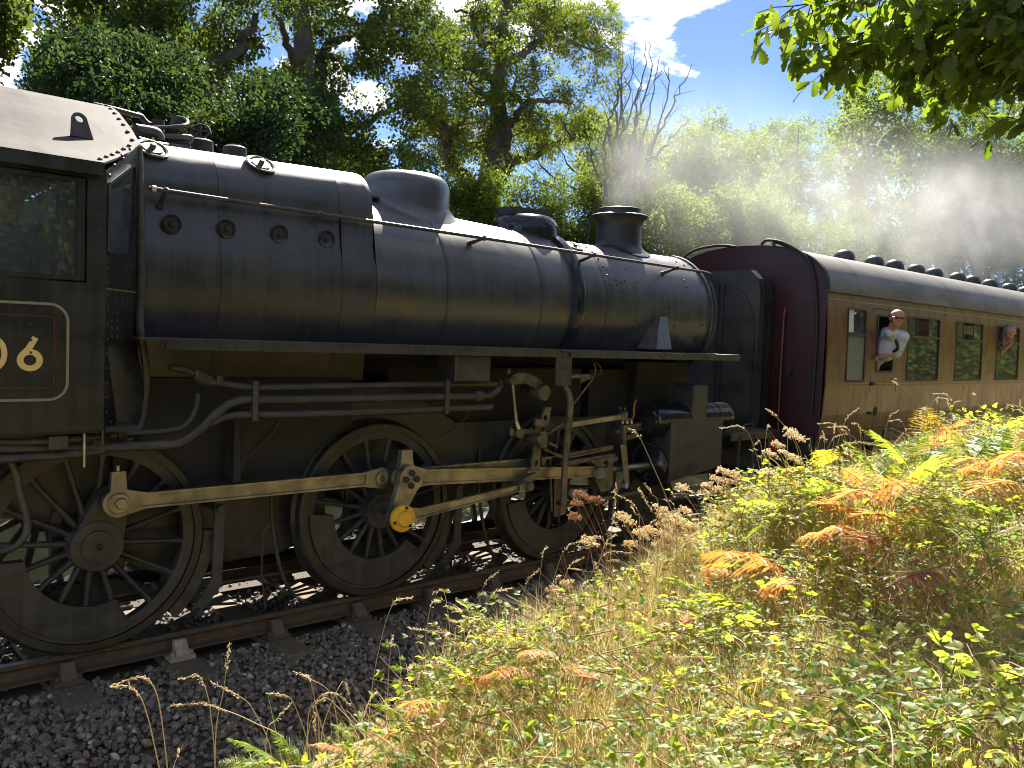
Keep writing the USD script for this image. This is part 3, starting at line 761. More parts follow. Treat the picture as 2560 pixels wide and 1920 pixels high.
# running board with its valance, two lengths
ZB = 2.33
part(loco, "running_board", join(box(-2.3, 1.83, -1.28, -0.55, ZB - 0.012, ZB + 0.004), box(-2.12, 1.83, -1.283, -1.262, ZB - 0.075, ZB - 0.012)), "firebox_black")
part(loco, "running_board", join(box(1.845, 5.05, -1.28, -0.3, ZB - 0.016, ZB), box(1.98, 5.05, -1.283, -1.262, ZB - 0.075, ZB - 0.016)), "firebox_black")
part(loco, "running_board_bracket", plate([(1.79, ZB - 0.02), (2.02, ZB - 0.02), (2.02, 1.965), (1.80, 1.965)], -1.262, -1.245), "frame_black")
part(loco, "valance_bolts", rivets([(1.90, -1.262, 2.26), (1.90, -1.262, 2.15), (1.84, -1.262, 2.02)] + [(x, -1.283, 2.30) for x in np.arange(2.1, 5.0, 0.45)], np.array([0, -1, 0]), 0.02, 0.014), "frame_black", kind="stuff")
# sunlit triangular stay between running board and smokebox
s0, s1, s2, s3 = at(1641, 873, y=-1.06), at(1679, 873, y=-1.06), at(1668, 792, y=-0.86), at(1650, 792, y=-0.86)
part(loco, "smokebox_stay", join(hull(np.vstack([[s0, s1, s2, s3], np.array([s0, s1, s2, s3]) + [0.0, 0.05, -0.02]])), hull(np.vstack([[s0, s0 + [0, .3, 0], s3, s3 + [0, .06, 0]], np.array([s0, s0 + [0, .3, 0], s3, s3 + [0, .06, 0]]) + [0.02, 0, 0]]))), "smokebox_black")

# frames, with the plate cut for the horn gaps
fr = Polygon([(-5.2, 1.5), (-5.2, 1.15), (-3.3, 1.15), (-3.3, 1.05), (-2.75, 1.0), (-2.6, 0.62), (-2.3, 0.62), (-2.15, 1.0), (-0.3, 1.0), (-0.16, 0.62), (0.16, 0.62), (0.3, 1.0), (2.0, 1.0), (2.14, 0.62), (2.46, 0.62), (2.6, 1.0), (5.9, 1.0), (5.95, 1.35), (3.3, 1.55), (1.0, 1.55), (0.72, 1.72), (0.3, 1.93), (-2.6, 1.95), (-3.0, 1.7)])
fr = fr.difference(sbox(-1.05, -0.78, 1.28, 1.55).buffer(0.02))
part(loco, "main_frame", plate(fr, -0.64, -0.60), "frame_black")
part(loco, "main_frame", plate(fr, 0.60, 0.64), "frame_black")
part(loco, "ashpan", hull([(-2.25, y, z) for y in (-0.575, 0.575) for z in (1.2, 0.62)] + [(-0.42, y, z) for y in (-0.575, 0.575) for z in (1.2, 0.60)] + [(-1.9, y, 0.44) for y in (-0.56, 0.56)] + [(-0.85, y, 0.46) for y in (-0.56, 0.56)]), "frame_black")
part(loco, "ashpan", box(0.45, 2.0, -0.57, 0.57, 0.70, 1.2, 0.02), "frame_black")  # box added to block daylight between the second and third wheels
for a_, b_, c_, d_ in ((0.9, 1.3, 0.75, 1.3), (3.0, 4.8, 0.9, 2.1)):
    part(loco, "frame_stretcher", box(a_, b_, -0.6, 0.6, c_, d_), "dark_soot")
fd = part(loco, "frame_bracket", join(plate([(-1.42, 1.72), (-1.12, 1.72), (-1.12, 1.64), (-1.28, 1.48), (-1.34, 1.25), (-1.40, 1.22)], -0.86, -0.64), plate([(-1.46, 1.74), (-1.42, 1.74), (-1.40, 1.2), (-1.46, 1.2)], -0.95, -0.64)), "dark_soot")
p = at(735, 1053, y=-0.66)
part(loco, "frame_plug", lathe([(0.045, -0.01), (0.045, 0.02), (0.02, 0.022), (1e-3, 0.022)], p, (0, -1, 0), 20), "buffer_red")
# sand-pipe, cable and small pipes
for q, r in [([(447, 1125, -0.66), (470, 1140, -0.66), (505, 1160, -0.66), (560, 1160, -0.66), (640, 1150, -0.66), (700, 1140, -0.66), (760, 1115, -0.66), (800, 1085, -0.66)], 0.007), ([(1180, 1000, -1.0), (1172, 1030, -1.0), (1155, 1055, -0.95), (1105, 1090, -0.75)], 0.006),
             ([(560, 1210, -0.72), (620, 1140, -0.72), (675, 1090, -0.72), (705, 1040, -0.72), (722, 1030, -0.72)], 0.012), ([(677, 1310, -0.8), (660, 1330, -0.8), (656, 1370, -0.8), (655, 1440, -0.8), (664, 1520, -0.8)], 0.009)]:
    part(loco, "small_pipe", tube(spline(V(*q), 6), r, 7), "pipe_black", 60)


# wheels
def wheel(x, spokes, wtarc, rot, hub_r=0.17):
    ws = part(loco, "driving_wheel", lathe([(0.735, -0.80), (0.735, -0.69), (0.66, -0.70), (0.655, -0.79), (0.735, -0.80)], (x, 0, 0.8), (0, 1, 0), 72), "wheel_black")
    part(ws, "tyre", lathe([(0.735, -0.822), (0.79, -0.822), (0.80, -0.815), (0.802, -0.73), (0.832, -0.705), (0.83, -0.685), (0.735, -0.685)], (x, 0, 0.8), (0, 1, 0), 96), "tyre_steel")
    part(ws, "hub", lathe([(1e-3, -0.905), (0.018, -0.905), (0.02, -0.93), (0.022, -0.905), (hub_r * 0.6, -0.90), (hub_r * 0.62, -0.885), (hub_r * 0.96, -0.88), (hub_r, -0.86), (hub_r, -0.70)], (x, 0, 0.8), (0, 1, 0), 40), "wheel_black")
    for k in range(spokes):
        a = 2 * np.pi * (k + 0.5) / spokes + rot
        c, s = math.cos(a), math.sin(a)
        rg = []
        for r, w, t in ((0.12, 0.036, 0.045), (0.25, 0.026, 0.036), (0.45, 0.021, 0.028), (0.62, 0.024, 0.03), (0.675, 0.038, 0.036)):
            rg.append([(x + r * c - s * w * math.cos(b), -0.755 - t * math.sin(b) + 0.0, 0.8 + r * s + c * w * math.cos(b)) for b in np.arange(8) * np.pi / 4])
        part(ws, "spoke", loft(rg), "wheel_black", 60)
    a0, a1 = np.radians(wtarc)
    mid = (a0 + a1) / 2; half = (a1 - a0) / 2
    seg = Polygon([(0.70 * math.cos(a), 0.70 * math.sin(a)) for a in np.linspace(a0, a1, 40)] + [(0.70 * math.cos(a) * 0.66 , 0.70 * math.sin(a) * 0.66) for a in np.linspace(a1 - 0.05, a0 + 0.05, 40)])
    part(ws, "balance_weight", plate(affinity.translate(seg, x, 0.8), -0.812, -0.72), "wheel_black")
    # crank boss
    a = math.radians(72)
    px_, pz_ = x + 0.343 * math.cos(a), 0.8 + 0.343 * math.sin(a)
    bo = Polygon(np.array(shapely.MultiPoint([(x + (hub_r - 0.01) * math.cos(t), 0.8 + (hub_r - 0.01) * math.sin(t)) for t in np.linspace(0, 6.28, 30)] + [(px_ + 0.115 * math.cos(t), pz_ + 0.115 * math.sin(t)) for t in np.linspace(0, 6.28, 30)]).convex_hull.exterior.coords))
    part(ws, "crank_boss", plate(bo, -0.87, -0.72), "wheel_black")
    return np.array([px_, pz_])


PIN = {1: wheel(LX[1], 16, (185, 292), 0.1, 0.19), 2: wheel(LX[2], 16, (178, 318), 0.0), 3: wheel(LX[3], 16, (190, 330), 0.1)}
for x in LX.values():                                         # far-side wheels and axles
    part(loco, "far_wheel", lathe([(0.80, 0.82), (0.80, 0.70), (0.83, 0.69), (0.70, 0.69), (0.69, 0.8), (0.80, 0.82)], (x, 0, 0.8), (0, 1, 0), 48), "wheel_black")
    part(loco, "axle", join(cyl((x, -0.72, 0.8), (x, 0.82, 0.8), 0.09), cyl((x, 0.68, 0.8), (x, 0.83, 0.8), 0.17), *[bar((x + 0.1 * math.cos(t), 0.755, 0.8 + 0.1 * math.sin(t)), (x + 0.7 * math.cos(t), 0.755, 0.8 + 0.7 * math.sin(t)), 0.05, 0.05) for t in np.arange(14) * 2 * np.pi / 14]), "wheel_black")
for x in (3.95,):                                             # leading pony wheel, half hidden
    part(loco, "pony_wheel", lathe([(1e-3, -0.84), (0.12, -0.84), (0.13, -0.80), (0.38, -0.77), (0.385, -0.82), (0.455, -0.822), (0.46, -0.72), (0.49, -0.70), (0.385, -0.69), (1e-3, -0.70)], (x, 0, 0.46), (0, 1, 0), 48), "wheel_black")
# brake hangers and blocks behind each wheel
for x in LX.values():
    bx_ = x + 0.93
    blk = Polygon([(x + 0.81 * math.cos(t), 0.8 + 0.81 * math.sin(t)) for t in np.radians(np.linspace(-48, 0, 12))] + [(x + 0.90 * math.cos(t), 0.8 + 0.90 * math.sin(t)) for t in np.radians(np.linspace(0, -48, 12))])
    bh = part(loco, "brake_hanger", join(plate([(bx_ - 0.05, 1.05), (bx_ + 0.03, 1.05), (bx_ + 0.02, 0.35), (bx_ - 0.16, 0.14), (bx_ - 0.22, 0.18), (bx_ - 0.06, 0.42)], -0.86, -0.83), cyl((bx_ - 0.01, -0.9, 0.98), (bx_ - 0.01, -0.6, 0.98), 0.035, n=12), cyl((bx_ - 0.18, -0.92, 0.17), (bx_ - 0.18, 0.8, 0.17), 0.03, n=12)), "frame_black")
    part(bh, "brake_block", plate(blk, -0.81, -0.72), "frame_black")

for x in LX.values():                                         # sand pipes and brake pull rods
    part(loco, "sand_pipe", tube(spline([(x - 0.98, -0.66, 1.25), (x - 1.0, -0.70, 0.8), (x - 0.93, -0.75, 0.35), (x - 0.80, -0.755, 0.10)], 6), 0.018, 8), "pipe_black", 60)
    part(loco, "axlebox", join(box(x - 0.17, x + 0.17, -0.66, -0.58, 0.62, 1.0, 0.01), box(x - 0.26, x - 0.18, -0.675, -0.60, 0.55, 1.05, 0.01), box(x + 0.18, x + 0.26, -0.675, -0.60, 0.55, 1.05, 0.01)), "frame_black")
part(loco, "brake_pull_rod", tube([(-3.2, -0.55, 0.27), (3.2, -0.55, 0.27)], 0.022, 8), "frame_black", 60)


# rods
def rod(name, p0, p1, y, h0, h1, r0, r1, th=0.055, up0=0, mat_="rod_steel", knob=True, parent=None):
    """A fluted rod between two pins given as (x, z), with round ends."""
    p0, p1 = np.asarray(p0, float), np.asarray(p1, float)
    t = (p1 - p0) / np.linalg.norm(p1 - p0); s = np.array([-t[1], t[0]])
    L = np.linalg.norm(p1 - p0)
    e0, e1 = r0 * 0.9, r1 * 0.9
    body = Polygon([p0 + t * e0 + s * h0 / 2, p1 - t * e1 + s * h1 / 2, p1 - t * e1 - s * h1 / 2, p0 + t * e0 - s * h0 / 2])
    flare0 = Polygon([p0 + t * r0 * 0.3 + s * r0 * 0.95, p0 + t * (r0 * 1.0 + 0.10) + s * h0 / 2, p0 + t * (r0 * 1.0 + 0.10) - s * h0 / 2, p0 + t * r0 * 0.3 - s * r0 * 0.95])
    flare1 = Polygon([p1 - t * r1 * 0.3 + s * r1 * 0.95, p1 - t * (r1 * 1.0 + 0.10) + s * h1 / 2, p1 - t * (r1 * 1.0 + 0.10) - s * h1 / 2, p1 - t * r1 * 0.3 - s * r1 * 0.95])
    full = shapely.union_all([body, flare0, flare1, Point(p0).buffer(r0, 24), Point(p1).buffer(r1, 24)])
    m0, m1 = r0 + 0.07, L - r1 - 0.07
    ht = lambda q: h0 + (h1 - h0) * q / L
    f = 0.62
    groove = Polygon([p0 + t * m0 + s * ht(m0) / 2 * f, p0 + t * m1 + s * ht(m1) / 2 * f, p0 + t * m1 - s * ht(m1) / 2 * f, p0 + t * m0 - s * ht(m0) / 2 * f]).buffer(0.008).intersection(body.buffer(-0.006))
    outer = full.difference(groove)
    pth = part(parent or loco, name, join(plate(outer, y - th / 2, y + th / 2), plate(groove.buffer(0.002), y - th / 2 + 0.024, y + th / 2 - 0.004)), mat_)
    return pth


P1, P2, P3 = PIN[1], PIN[2], PIN[3]
KN = P2 + np.array([-0.20, 0.0])
cr_ = rod("coupling_rod", P1, KN, -0.965, 0.115, 0.125, 0.105, 0.095)
part(cr_, "oil_box", plate([P1 + [-0.055, 0.08], P1 + [0.06, 0.08], P1 + [0.05, 0.185], P1 + [0.05, 0.23], P1 + [-0.05, 0.23], P1 + [-0.05, 0.185]], -0.995, -0.94), "rod_steel")
part(cr_, "crank_pin", join(cyl((P1[0], -1.015, P1[1]), (P1[0], -0.9, P1[1]), 0.075, b=0.005), cyl((P1[0] + 0.01, -1.04, P1[1]), (P1[0] + 0.01, -1.0, P1[1]), 0.045, b=0.006, n=6)), "rod_steel")
part(cr_, "oil_cork", cyl((P1[0], -0.97, P1[1] + 0.22), (P1[0], -0.97, P1[1] + 0.27), 0.014, n=8), "rod_steel")
part(cr_, "knuckle_pin", join(lathe([(0.062, 0.03), (0.062, 0.045), (0.028, 0.046), (0.025, 0.02), (1e-3, 0.02)], (KN[0], -0.965, KN[1]), (0, -1, 0), 24)), "rod_steel")
rod("coupling_rod", KN + [0.04, 0], P3, -0.955, 0.125, 0.11, 0.07, 0.10)
XH = np.array([2.76, 0.985])
co = rod("connecting_rod", P2, XH, -1.065, 0.15, 0.115, 0.125, 0.085, 0.06)
part(co, "oil_box", plate([P2 + [-0.085, 0.07], P2 + [0.085, 0.07], P2 + [0.062, 0.17], P2 + [0.06, 0.255], P2 + [-0.06, 0.255], P2 + [-0.062, 0.17]], -1.10, -1.035), "rod_steel")
# return crank, angled back towards the axle, with its four bolts; eccentric rod and bright yellow cover
RC = np.array([-0.045, 0.805])
tt = (RC - P2) / np.linalg.norm(RC - P2); ss = np.array([-tt[1], tt[0]])
rc = shapely.union_all([Point(P2).buffer(0.125, 24), Point(RC).buffer(0.085, 24), Polygon([P2 + ss * 0.115, RC + ss * 0.072, RC - ss * 0.072, P2 - ss * 0.115])])
rk = part(loco, "return_crank", plate(rc, -1.175, -1.115), "rod_steel")
for a in np.radians([45, 135, 225, 315]):
    q = P2 + 0.058 * np.array([math.cos(a + 0.75), math.sin(a + 0.75)])
    part(rk, "bolt", lathe([(0.030, 0.0), (0.030, 0.018), (0.022, 0.022), (1e-3, 0.022)], (q[0], -1.175, q[1]), (0, -1, 0), 8), "dark_soot")
EF = np.array([1.475, 0.955])
ec = rod("eccentric_rod", RC, EF, -1.235, 0.095, 0.062, 0.10, 0.05, 0.045)
cap = part(ec, "big_end_cover", join(lathe([(1e-3, 0.062), (0.062, 0.062), (0.068, 0.055), (0.068, 0.030), (0.118, 0.028), (0.122, 0.02), (0.122, -0.005)], (RC[0], -1.262, RC[1]), (0, -1, 0), 40)), "yellow_paint", label="bright yellow round cover on the big end")
for a in np.radians([75, 195, 315]):
    part(cap, "bolt", lathe([(0.014, 0), (0.014, 0.014), (1e-3, 0.015)], (RC[0] + 0.098 * math.cos(a), -1.262 - 0.027, RC[1] + 0.098 * math.sin(a)), (0, -1, 0), 8), "dark_soot")
part(ec, "small_end_pin", join(cyl((EF[0], -1.30, EF[1]), (EF[0], -1.12, EF[1]), 0.045, b=0.004), cyl((EF[0] + .02, -1.10, EF[1]), (EF[0] + .02, -1.0, EF[1]), 0.07, b=0.004)), "motion_steel")

# valve gear
Q = lambda px, py, y: at(px, py, y=y)[[0, 2]]
el = shapely.union_all([Polygon([Q(1360, 1017, -1.1), Q(1374, 1018, -1.1), Q(1366, 1062, -1.1), Q(1350, 1068, -1.1), Q(1333, 1062, -1.1), Q(1337, 1046, -1.1), Q(1347, 1050, -1.1)]), Polygon([Q(1331, 1115, -1.1), Q(1348, 1115, -1.1), Q(1344, 1178, -1.1), Q(1323, 1178, -1.1)])])
el2 = el.difference(Point(Q(1359, 1044, -1.1)).buffer(0.03)).difference(Point(Q(1335, 1156, -1.1)).buffer(0.03))
lk = part(loco, "expansion_link", plate(el2, -1.13, -1.10), "motion_steel")
part(lk, "link_back", plate([Q(1345, 1030, -1.05), Q(1366, 1020, -1.05), Q(1357, 1100, -1.05), Q(1352, 1190, -1.05), Q(1326, 1190, -1.05), Q(1332, 1100, -1.05)], -1.05, -1.02), "valve_black")
part(lk, "link_foot", plate([Q(1306, 1196, -1.14), Q(1320, 1186, -1.14), Q(1338, 1180, -1.14), Q(1344, 1192, -1.14), Q(1320, 1206, -1.14), Q(1310, 1222, -1.14), Q(1298, 1214, -1.14)], -1.17, -1.12), "motion_steel")
part(lk, "trunnion", join(cyl(at(1357, 1100, y=-1.22), at(1357, 1100, y=-1.22) + [0, .25, 0], 0.06, b=0.008), bar(at(1357, 1078, y=-1.16), at(1357, 1120, y=-1.16), 0.06, 0.09, up=(1, 0, 0), b=0.01)), "motion_steel")
ra = shapely.union_all([LineString([Q(1284, 950, -1.08), Q(1300, 945, -1.08), Q(1320, 947, -1.08), Q(1340, 957, -1.08), Q(1352, 972, -1.08)]).buffer(0.055)])
ar = part(loco, "reversing_arm", plate(ra, -1.09, -1.04), "motion_steel")
part(ar, "arm_boss", cyl(at(1363, 982, y=-1.14), at(1363, 982, y=-1.14) + [0, .3, 0], 0.086, b=0.008, n=32), "motion_steel")
part(ar, "arm_end", join(cyl(at(1285, 951, y=-1.13), at(1285, 951, y=-1.13) + [0, .1, 0], 0.045, b=0.006), bar(at(1270, 935, y=-1.1), at(1271, 921, y=-1.1), 0.03, 0.03, up=(1, 0, 0))), "motion_steel")
lr = part(loco, "lifting_rod", tube([at(1281, 960, y=-1.11), at(1291, 1056, y=-1.11)], [0.014, 0.017], 10), "rod_steel", 60)
part(lr, "fork", hull([tuple(at(px, py, y=yy)) for px, py in ((1288, 1054), (1295, 1053), (1302, 1072), (1294, 1075)) for yy in (-1.125, -1.095)]), "aluminium")
part(lr, "fork_eye", cyl(at(1302, 1085, y=-1.14), at(1302, 1085, y=-1.14) + [0, .08, 0], 0.048, b=0.006), "motion_steel")
part(lr, "oil_cup", join(cyl(at(1279, 1088, y=-1.06), at(1279, 1071, y=-1.06), 0.03, n=12), cyl(at(1279, 1071, y=-1.06), at(1278, 1065, y=-1.06), 0.012, n=8), bar(at(1285, 1077, y=-1.06), at(1335, 1079, y=-1.06), 0.03, 0.05)), "motion_steel")
# radius rod: forked behind, straight in front, oil box at the end
rr_ = part(loco, "radius_rod", join(bar(at(1425, 1062, y=-1.06), at(1558, 1041, y=-1.06), 0.03, 0.062, b=0.006)), "rod_steel")
part(rr_, "fork_arm", join(bar(at(1362, 1088, y=-1.06), at(1403, 1061, y=-1.06), 0.03, 0.03), bar(at(1403, 1061, y=-1.06), at(1428, 1062, y=-1.06), 0.03, 0.04), bar(at(1370, 1107, y=-1.06), at(1392, 1117, y=-1.06), 0.03, 0.03)), "motion_steel")
part(rr_, "lower_arm", bar(at(1358, 1122, y=-1.06), at(1403, 1142, y=-1.06), 0.03, 0.03), "motion_steel")
part(rr_, "oil_box", join(bar(at(1558, 1052, y=-1.06), at(1559, 1028, y=-1.06), 0.06, 0.10, up=(1, 0, 0), b=0.008), cyl(at(1551, 1026, y=-1.06), at(1550, 1017, y=-1.06), 0.012, n=8), cyl(at(1563, 1026, y=-1.06), at(1563, 1019, y=-1.06), 0.012, n=8)), "motion_steel")
part(rr_, "oil_pipe", tube(spline(V((1566, 1046, -1.06), (1576, 1049, -1.06), (1584, 1040, -1.06), (1585, 1020, -1.06), (1588, 1004, -1.06), (1593, 1000, -1.06))), 0.01, 8), "copper", 60)
cl = part(loco, "combination_lever", hull([tuple(at(px, py, y=yy)) for px, py in ((1551, 1112), (1566, 1112), (1574, 1212), (1563, 1214)) for yy in (-1.12, -1.08)]), "rod_steel")
part(cl, "lever_pin", cyl(at(1568, 1216, y=-1.14), at(1568, 1216, y=-1.14) + [0, .1, 0], 0.03, b=0.004), "aluminium")
vs = part(loco, "valve_spindle_guide", join(bar(at(1553, 1069, y=-1.02), at(1600, 1061, y=-1.02), 0.06, 0.05, b=0.006), bar(at(1553, 1096, y=-1.02), at(1590, 1088, y=-1.02), 0.06, 0.06, b=0.006), bar(at(1558, 1062, y=-1.04), at(1558, 1110, y=-1.04), 0.05, 0.05, up=(1, 0, 0))), "motion_steel")
part(vs, "nut", join(*[cyl(at(a, 1059, y=-1.03), at(a, 1050, y=-1.03), 0.02, n=6) for a in (1556, 1567, 1578)]), "aluminium")
part(vs, "valve_spindle", cyl(at(1540, 1080, y=-1.0), at(1640, 1066, y=-1.0), 0.025), "rod_steel")
# slide bars, crosshead, piston rod
sb_ = part(loco, "slide_bar", join(bar(at(1405, 1158, y=-1.06), at(1532, 1138, y=-1.06), 0.09, 0.05, b=0.006), bar(at(1420, 1138, y=-1.04), at(1530, 1118, y=-1.04), 0.03, 0.05)), "motion_steel")
part(loco, "slide_bar", bar(at(1412, 1262, y=-1.04), at(1597, 1228, y=-1.04), 0.09, 0.045, b=0.006), "motion_steel")
xh = Polygon([Q(1464, 1150, -1.06), Q(1530, 1139, -1.06), Q(1536, 1146, -1.06), Q(1522, 1153, -1.06), Q(1520, 1212, -1.06), Q(1512, 1224, -1.06), Q(1490, 1228, -1.06), Q(1478, 1200, -1.06), Q(1484, 1166, -1.06)]).difference(Point(Q(1503, 1159, -1.06)).buffer(0.045))
part(loco, "crosshead", join(plate(xh, -1.13, -1.0), cyl(at(1500, 1184, y=-1.15), at(1500, 1184, y=-1.0), 0.075, b=0.01)), "motion_steel")
part(loco, "piston_rod", cyl((2.8, -1.02, 0.985), (3.8, -1.02, 0.985), 0.04), "rail_top")
part(loco, "drain_pipe", tube(spline(V((1425, 1144, -1.08), (1470, 1135, -1.08), (1505, 1127, -1.08), (1512, 1128, -1.08))), 0.008, 8), "copper", 60)
# motion bracket: the long curved bar hanging from the running board, with its stay and wire loop
mb = spline(V((1404, 944, -1.22), (1410, 962, -1.22), (1422, 985, -1.22), (1426, 1015, -1.22), (1421, 1060, -1.22), (1417, 1110, -1.22), (1412, 1170, -1.22), (1409, 1230, -1.22), (1405, 1286, -1.22)), 5)
R_ = [[p + [-w, d, 0] for w, d in ((0.036, -0.014), (-0.036, -0.014), (-0.036, 0.014), (0.036, 0.014))] for p in mb]
mbp = part(loco, "motion_bracket", loft(R_), "motion_steel")
part(mbp, "top_bar", join(bar(at(1402, 944, y=-1.22), at(1470, 938, y=-1.22), 0.06, 0.03), plate([Q(1447, 941, -1.2), Q(1488, 941, -1.2), Q(1450, 958, -1.2)], -1.21, -1.19)), "motion_steel")
part(mbp, "stay_rod", tube([at(1484, 945, y=-1.22), at(1434, 1010, y=-1.22)], 0.009, 7), "motion_steel")
part(mbp, "wire_loop", tube(spline(V((1412, 935, -1.24), (1455, 936, -1.24), (1463, 942, -1.24), (1473, 938, -1.24), (1500, 936, -1.24), (1503, 925, -1.24), (1496, 911, -1.24), (1484, 909, -1.24), (1489, 920, -1.24), (1487, 936, -1.24))), 0.006, 6), "motion_steel", 60)
part(loco, "dark_upright", join(bar(at(1390, 1135, y=-0.96), at(1389, 1290, y=-0.96), 0.06, 0.11, up=(1, 0, 0)), bar(at(1374, 1150, y=-0.98), at(1378, 1280, y=-0.98), 0.02, 0.03, up=(1, 0, 0))), "valve_black")
# valve chest and cylinder casing
VZ = 1.52
vc = part(loco, "valve_chest", lathe([(1e-3, 3.50), (0.16, 3.50), (0.165, 3.56), (0.19, 3.57), (0.195, 3.68), (0.185, 3.69), (0.185, 4.95), (0.19, 4.96), (0.19, 5.05), (0.17, 5.09), (1e-3, 5.10)], (0, -1.05, VZ), (1, 0, 0), 48), "valve_black")
for a in (3.74, 4.05, 4.20, 4.66, 4.80):
    part(vc, "casing_band", lathe([(0.185, a), (0.19, a + 0.002), (0.19, a + 0.03), (0.185, a + 0.032)], (0, -1.05, VZ), (1, 0, 0), 40), "valve_black")
cy = Polygon([(3.62, 1.47), (4.95, 1.47), (4.95, 1.05), (4.78, 0.96), (3.68, 0.84), (3.66, 1.3), (3.62, 1.3)])
cyc = part(loco, "cylinder_casing", join(plate(Polygon([(3.75, 1.52), (4.80, 1.52), (4.80, 0.92), (3.75, 0.80)]), -1.245, -0.8), lathe([(1e-3, 3.68), (0.23, 3.68), (0.24, 3.75), (0.24, 4.76), (1e-3, 4.78)], (0, -0.96, 1.02), (1, 0, 0), 48)), "frame_black")
part(cyc, "cylinder_cover", lathe([(1e-3, 3.62), (0.1, 3.62), (0.22, 3.66), (0.25, 3.69), (0.25, 3.72)], (0, -1.0, 0.98), (1, 0, 0), 40), "valve_black")
part(loco, "steam_pipe_casing", box(4.17, 4.47, -1.24, -0.9, 1.5, 1.95, 0.02), "frame_black")
part(loco, "boiler_cradle", box(0.25, 2.95, -0.54, 0.54, 1.5, 2.12, 0.02), "dark_soot")  # dark box added to close off the bright gap under the boiler
for x in LX.values():
    part(loco, "leaf_spring", join(*[box(x - 0.46 + 0.05 * k, x + 0.46 - 0.05 * k, -0.70, -0.61, 0.36 + 0.022 * k, 0.38 + 0.022 * k) for k in range(6)], box(x - 0.06, x + 0.06, -0.72, -0.6, 0.34, 0.62)), "dark_soot")
part(loco, "brake_beam", join(box(-2.9, 3.3, -0.1, 0.1, 0.24, 0.30), *[box(x + 0.72, x + 0.80, -0.8, 0.8, 0.22, 0.34) for x in LX.values()]), "dark_soot")
part(loco, "cylinder_saddle", hull([(3.7, -0.75, 2.2), (4.7, -0.75, 2.2), (3.7, 0.75, 2.2), (4.7, 0.75, 2.2), (3.7, -0.6, 1.2), (4.7, -0.6, 1.2), (3.7, 0.6, 1.2), (4.7, 0.6, 1.2)]), "dark_soot")
part(loco, "drain_cock", join(*[cyl((a, -1.2, 0.66), (a, -1.2, 0.58), 0.02) for a in (3.75, 4.2, 4.7)], tube([(3.6, -1.2, 0.6), (5.4, -1.15, 0.5)], 0.014)), "motion_steel")
# front platform, steps, buffer beam and buffer
fp = part(loco, "front_platform", join(box(4.95, 5.9, -1.28, 1.2, 1.29, 1.33), box(4.95, 5.9, -1.285, -1.265, 1.23, 1.29)), "frame_black")
part(fp, "step", join(box(5.1, 5.5, -1.28, -1.05, 0.78, 0.8), box(5.1, 5.5, -1.28, -1.05, 0.5, 0.52), bar((5.14, -1.27, 1.3), (5.14, -1.27, 0.5), 0.03, 0.03, up=(1, 0, 0)), bar((5.46, -1.27, 1.3), (5.46, -1.27, 0.5), 0.03, 0.03, up=(1, 0, 0))), "frame_black")
part(fp, "grab_iron", tube(spline([(5.3, -1.2, 1.33), (5.32, -1.2, 1.4), (5.55, -1.2, 1.42), (5.57, -1.2, 1.33)]), 0.011), "frame_black")
bb = part(loco, "buffer_beam", box(5.92, 5.98, -1.22, 1.22, 0.78, 1.28), "frame_black")
for s in (-1, 1):
    part(bb, "buffer", lathe([(0.17, 5.98), (0.12, 6.02), (0.10, 6.2), (0.075, 6.2), (0.075, 6.32), (0.22, 6.33), (0.225, 6.36), (0.1, 6.385), (1e-3, 6.39)], (0, s * 0.87, 1.06), (1, 0, 0), 36), "buffer_red", label="red round buffer facing the coach" if s < 0 else None)
# exhaust-injector and sand pipes under the running board
for q, r in [([(425, 918, -1.02), (470, 926, -1.02), (520, 951, -1.05), (560, 960, -1.08), (640, 969, -1.1), (700, 968, -1.1), (1000, 962, -1.1), (1241, 960, -1.1)], 0.028),
             ([(-40, 1120, -1.16), (120, 1122, -1.16), (300, 1117, -1.16), (400, 1113, -1.16), (450, 1107, -1.16), (500, 1075, -1.15), (545, 1030, -1.13), (590, 1003, -1.1), (640, 999, -1.1), (700, 1000, -1.1), (1000, 994, -1.1), (1205, 990, -1.1), (1232, 984, -1.1), (1247, 970, -1.1), (1250, 955, -1.05)], 0.036),
             ([(520, 1062, -1.14), (571, 1041, -1.1), (640, 1036, -1.1), (700, 1037, -1.1), (1000, 1028, -1.1), (1229, 1018, -1.1)], 0.031),
             ([(494, 985, -1.04), (492, 1010, -1.05), (478, 1047, -1.07), (447, 1072, -1.08), (368, 1082, -1.08), (300, 1084, -1.08)], 0.022)]:
    part(loco, "steam_pipe", tube(spline(V(*q), 6), r, 12), "pipe_black", 60)
for px in (634, 1112):
    part(loco, "pipe_clip", join(box(at(px, 1000, y=-1.1)[0] - 0.022, at(px, 1000, y=-1.1)[0] + 0.022, -1.15, -1.05, 1.70, 2.02, 0.006)), "pipe_black")
part(loco, "pipe_valve", join(bar(at(488, 935, y=-1.05), at(530, 955, y=-1.05), 0.07, 0.10, b=0.02), cyl(at(548, 962, y=-1.08), at(549, 940, y=-1.08), 0.03, n=12), cyl(at(496, 940, y=-1.05), at(494, 925, y=-1.05), 0.035, n=12)), "pipe_black")
p = at(1193, 990, y=-1.1)
part(loco, "pipe_union", cyl(p - [0.04, 0, 0], p + [0.05, 0, 0], 0.055, b=0.008, n=6), "pipe_black")
part(loco, "lubricator_box", box(0.55, 0.98, -1.2, -0.9, 2.0, 2.26, 0.015), "frame_black")
# ------------------------------------------------------------------ cab of the engine
YS = -1.30
XF, XI, YI = -2.535, -2.195, -0.915                           # outer and inner edge of the angled front sheet


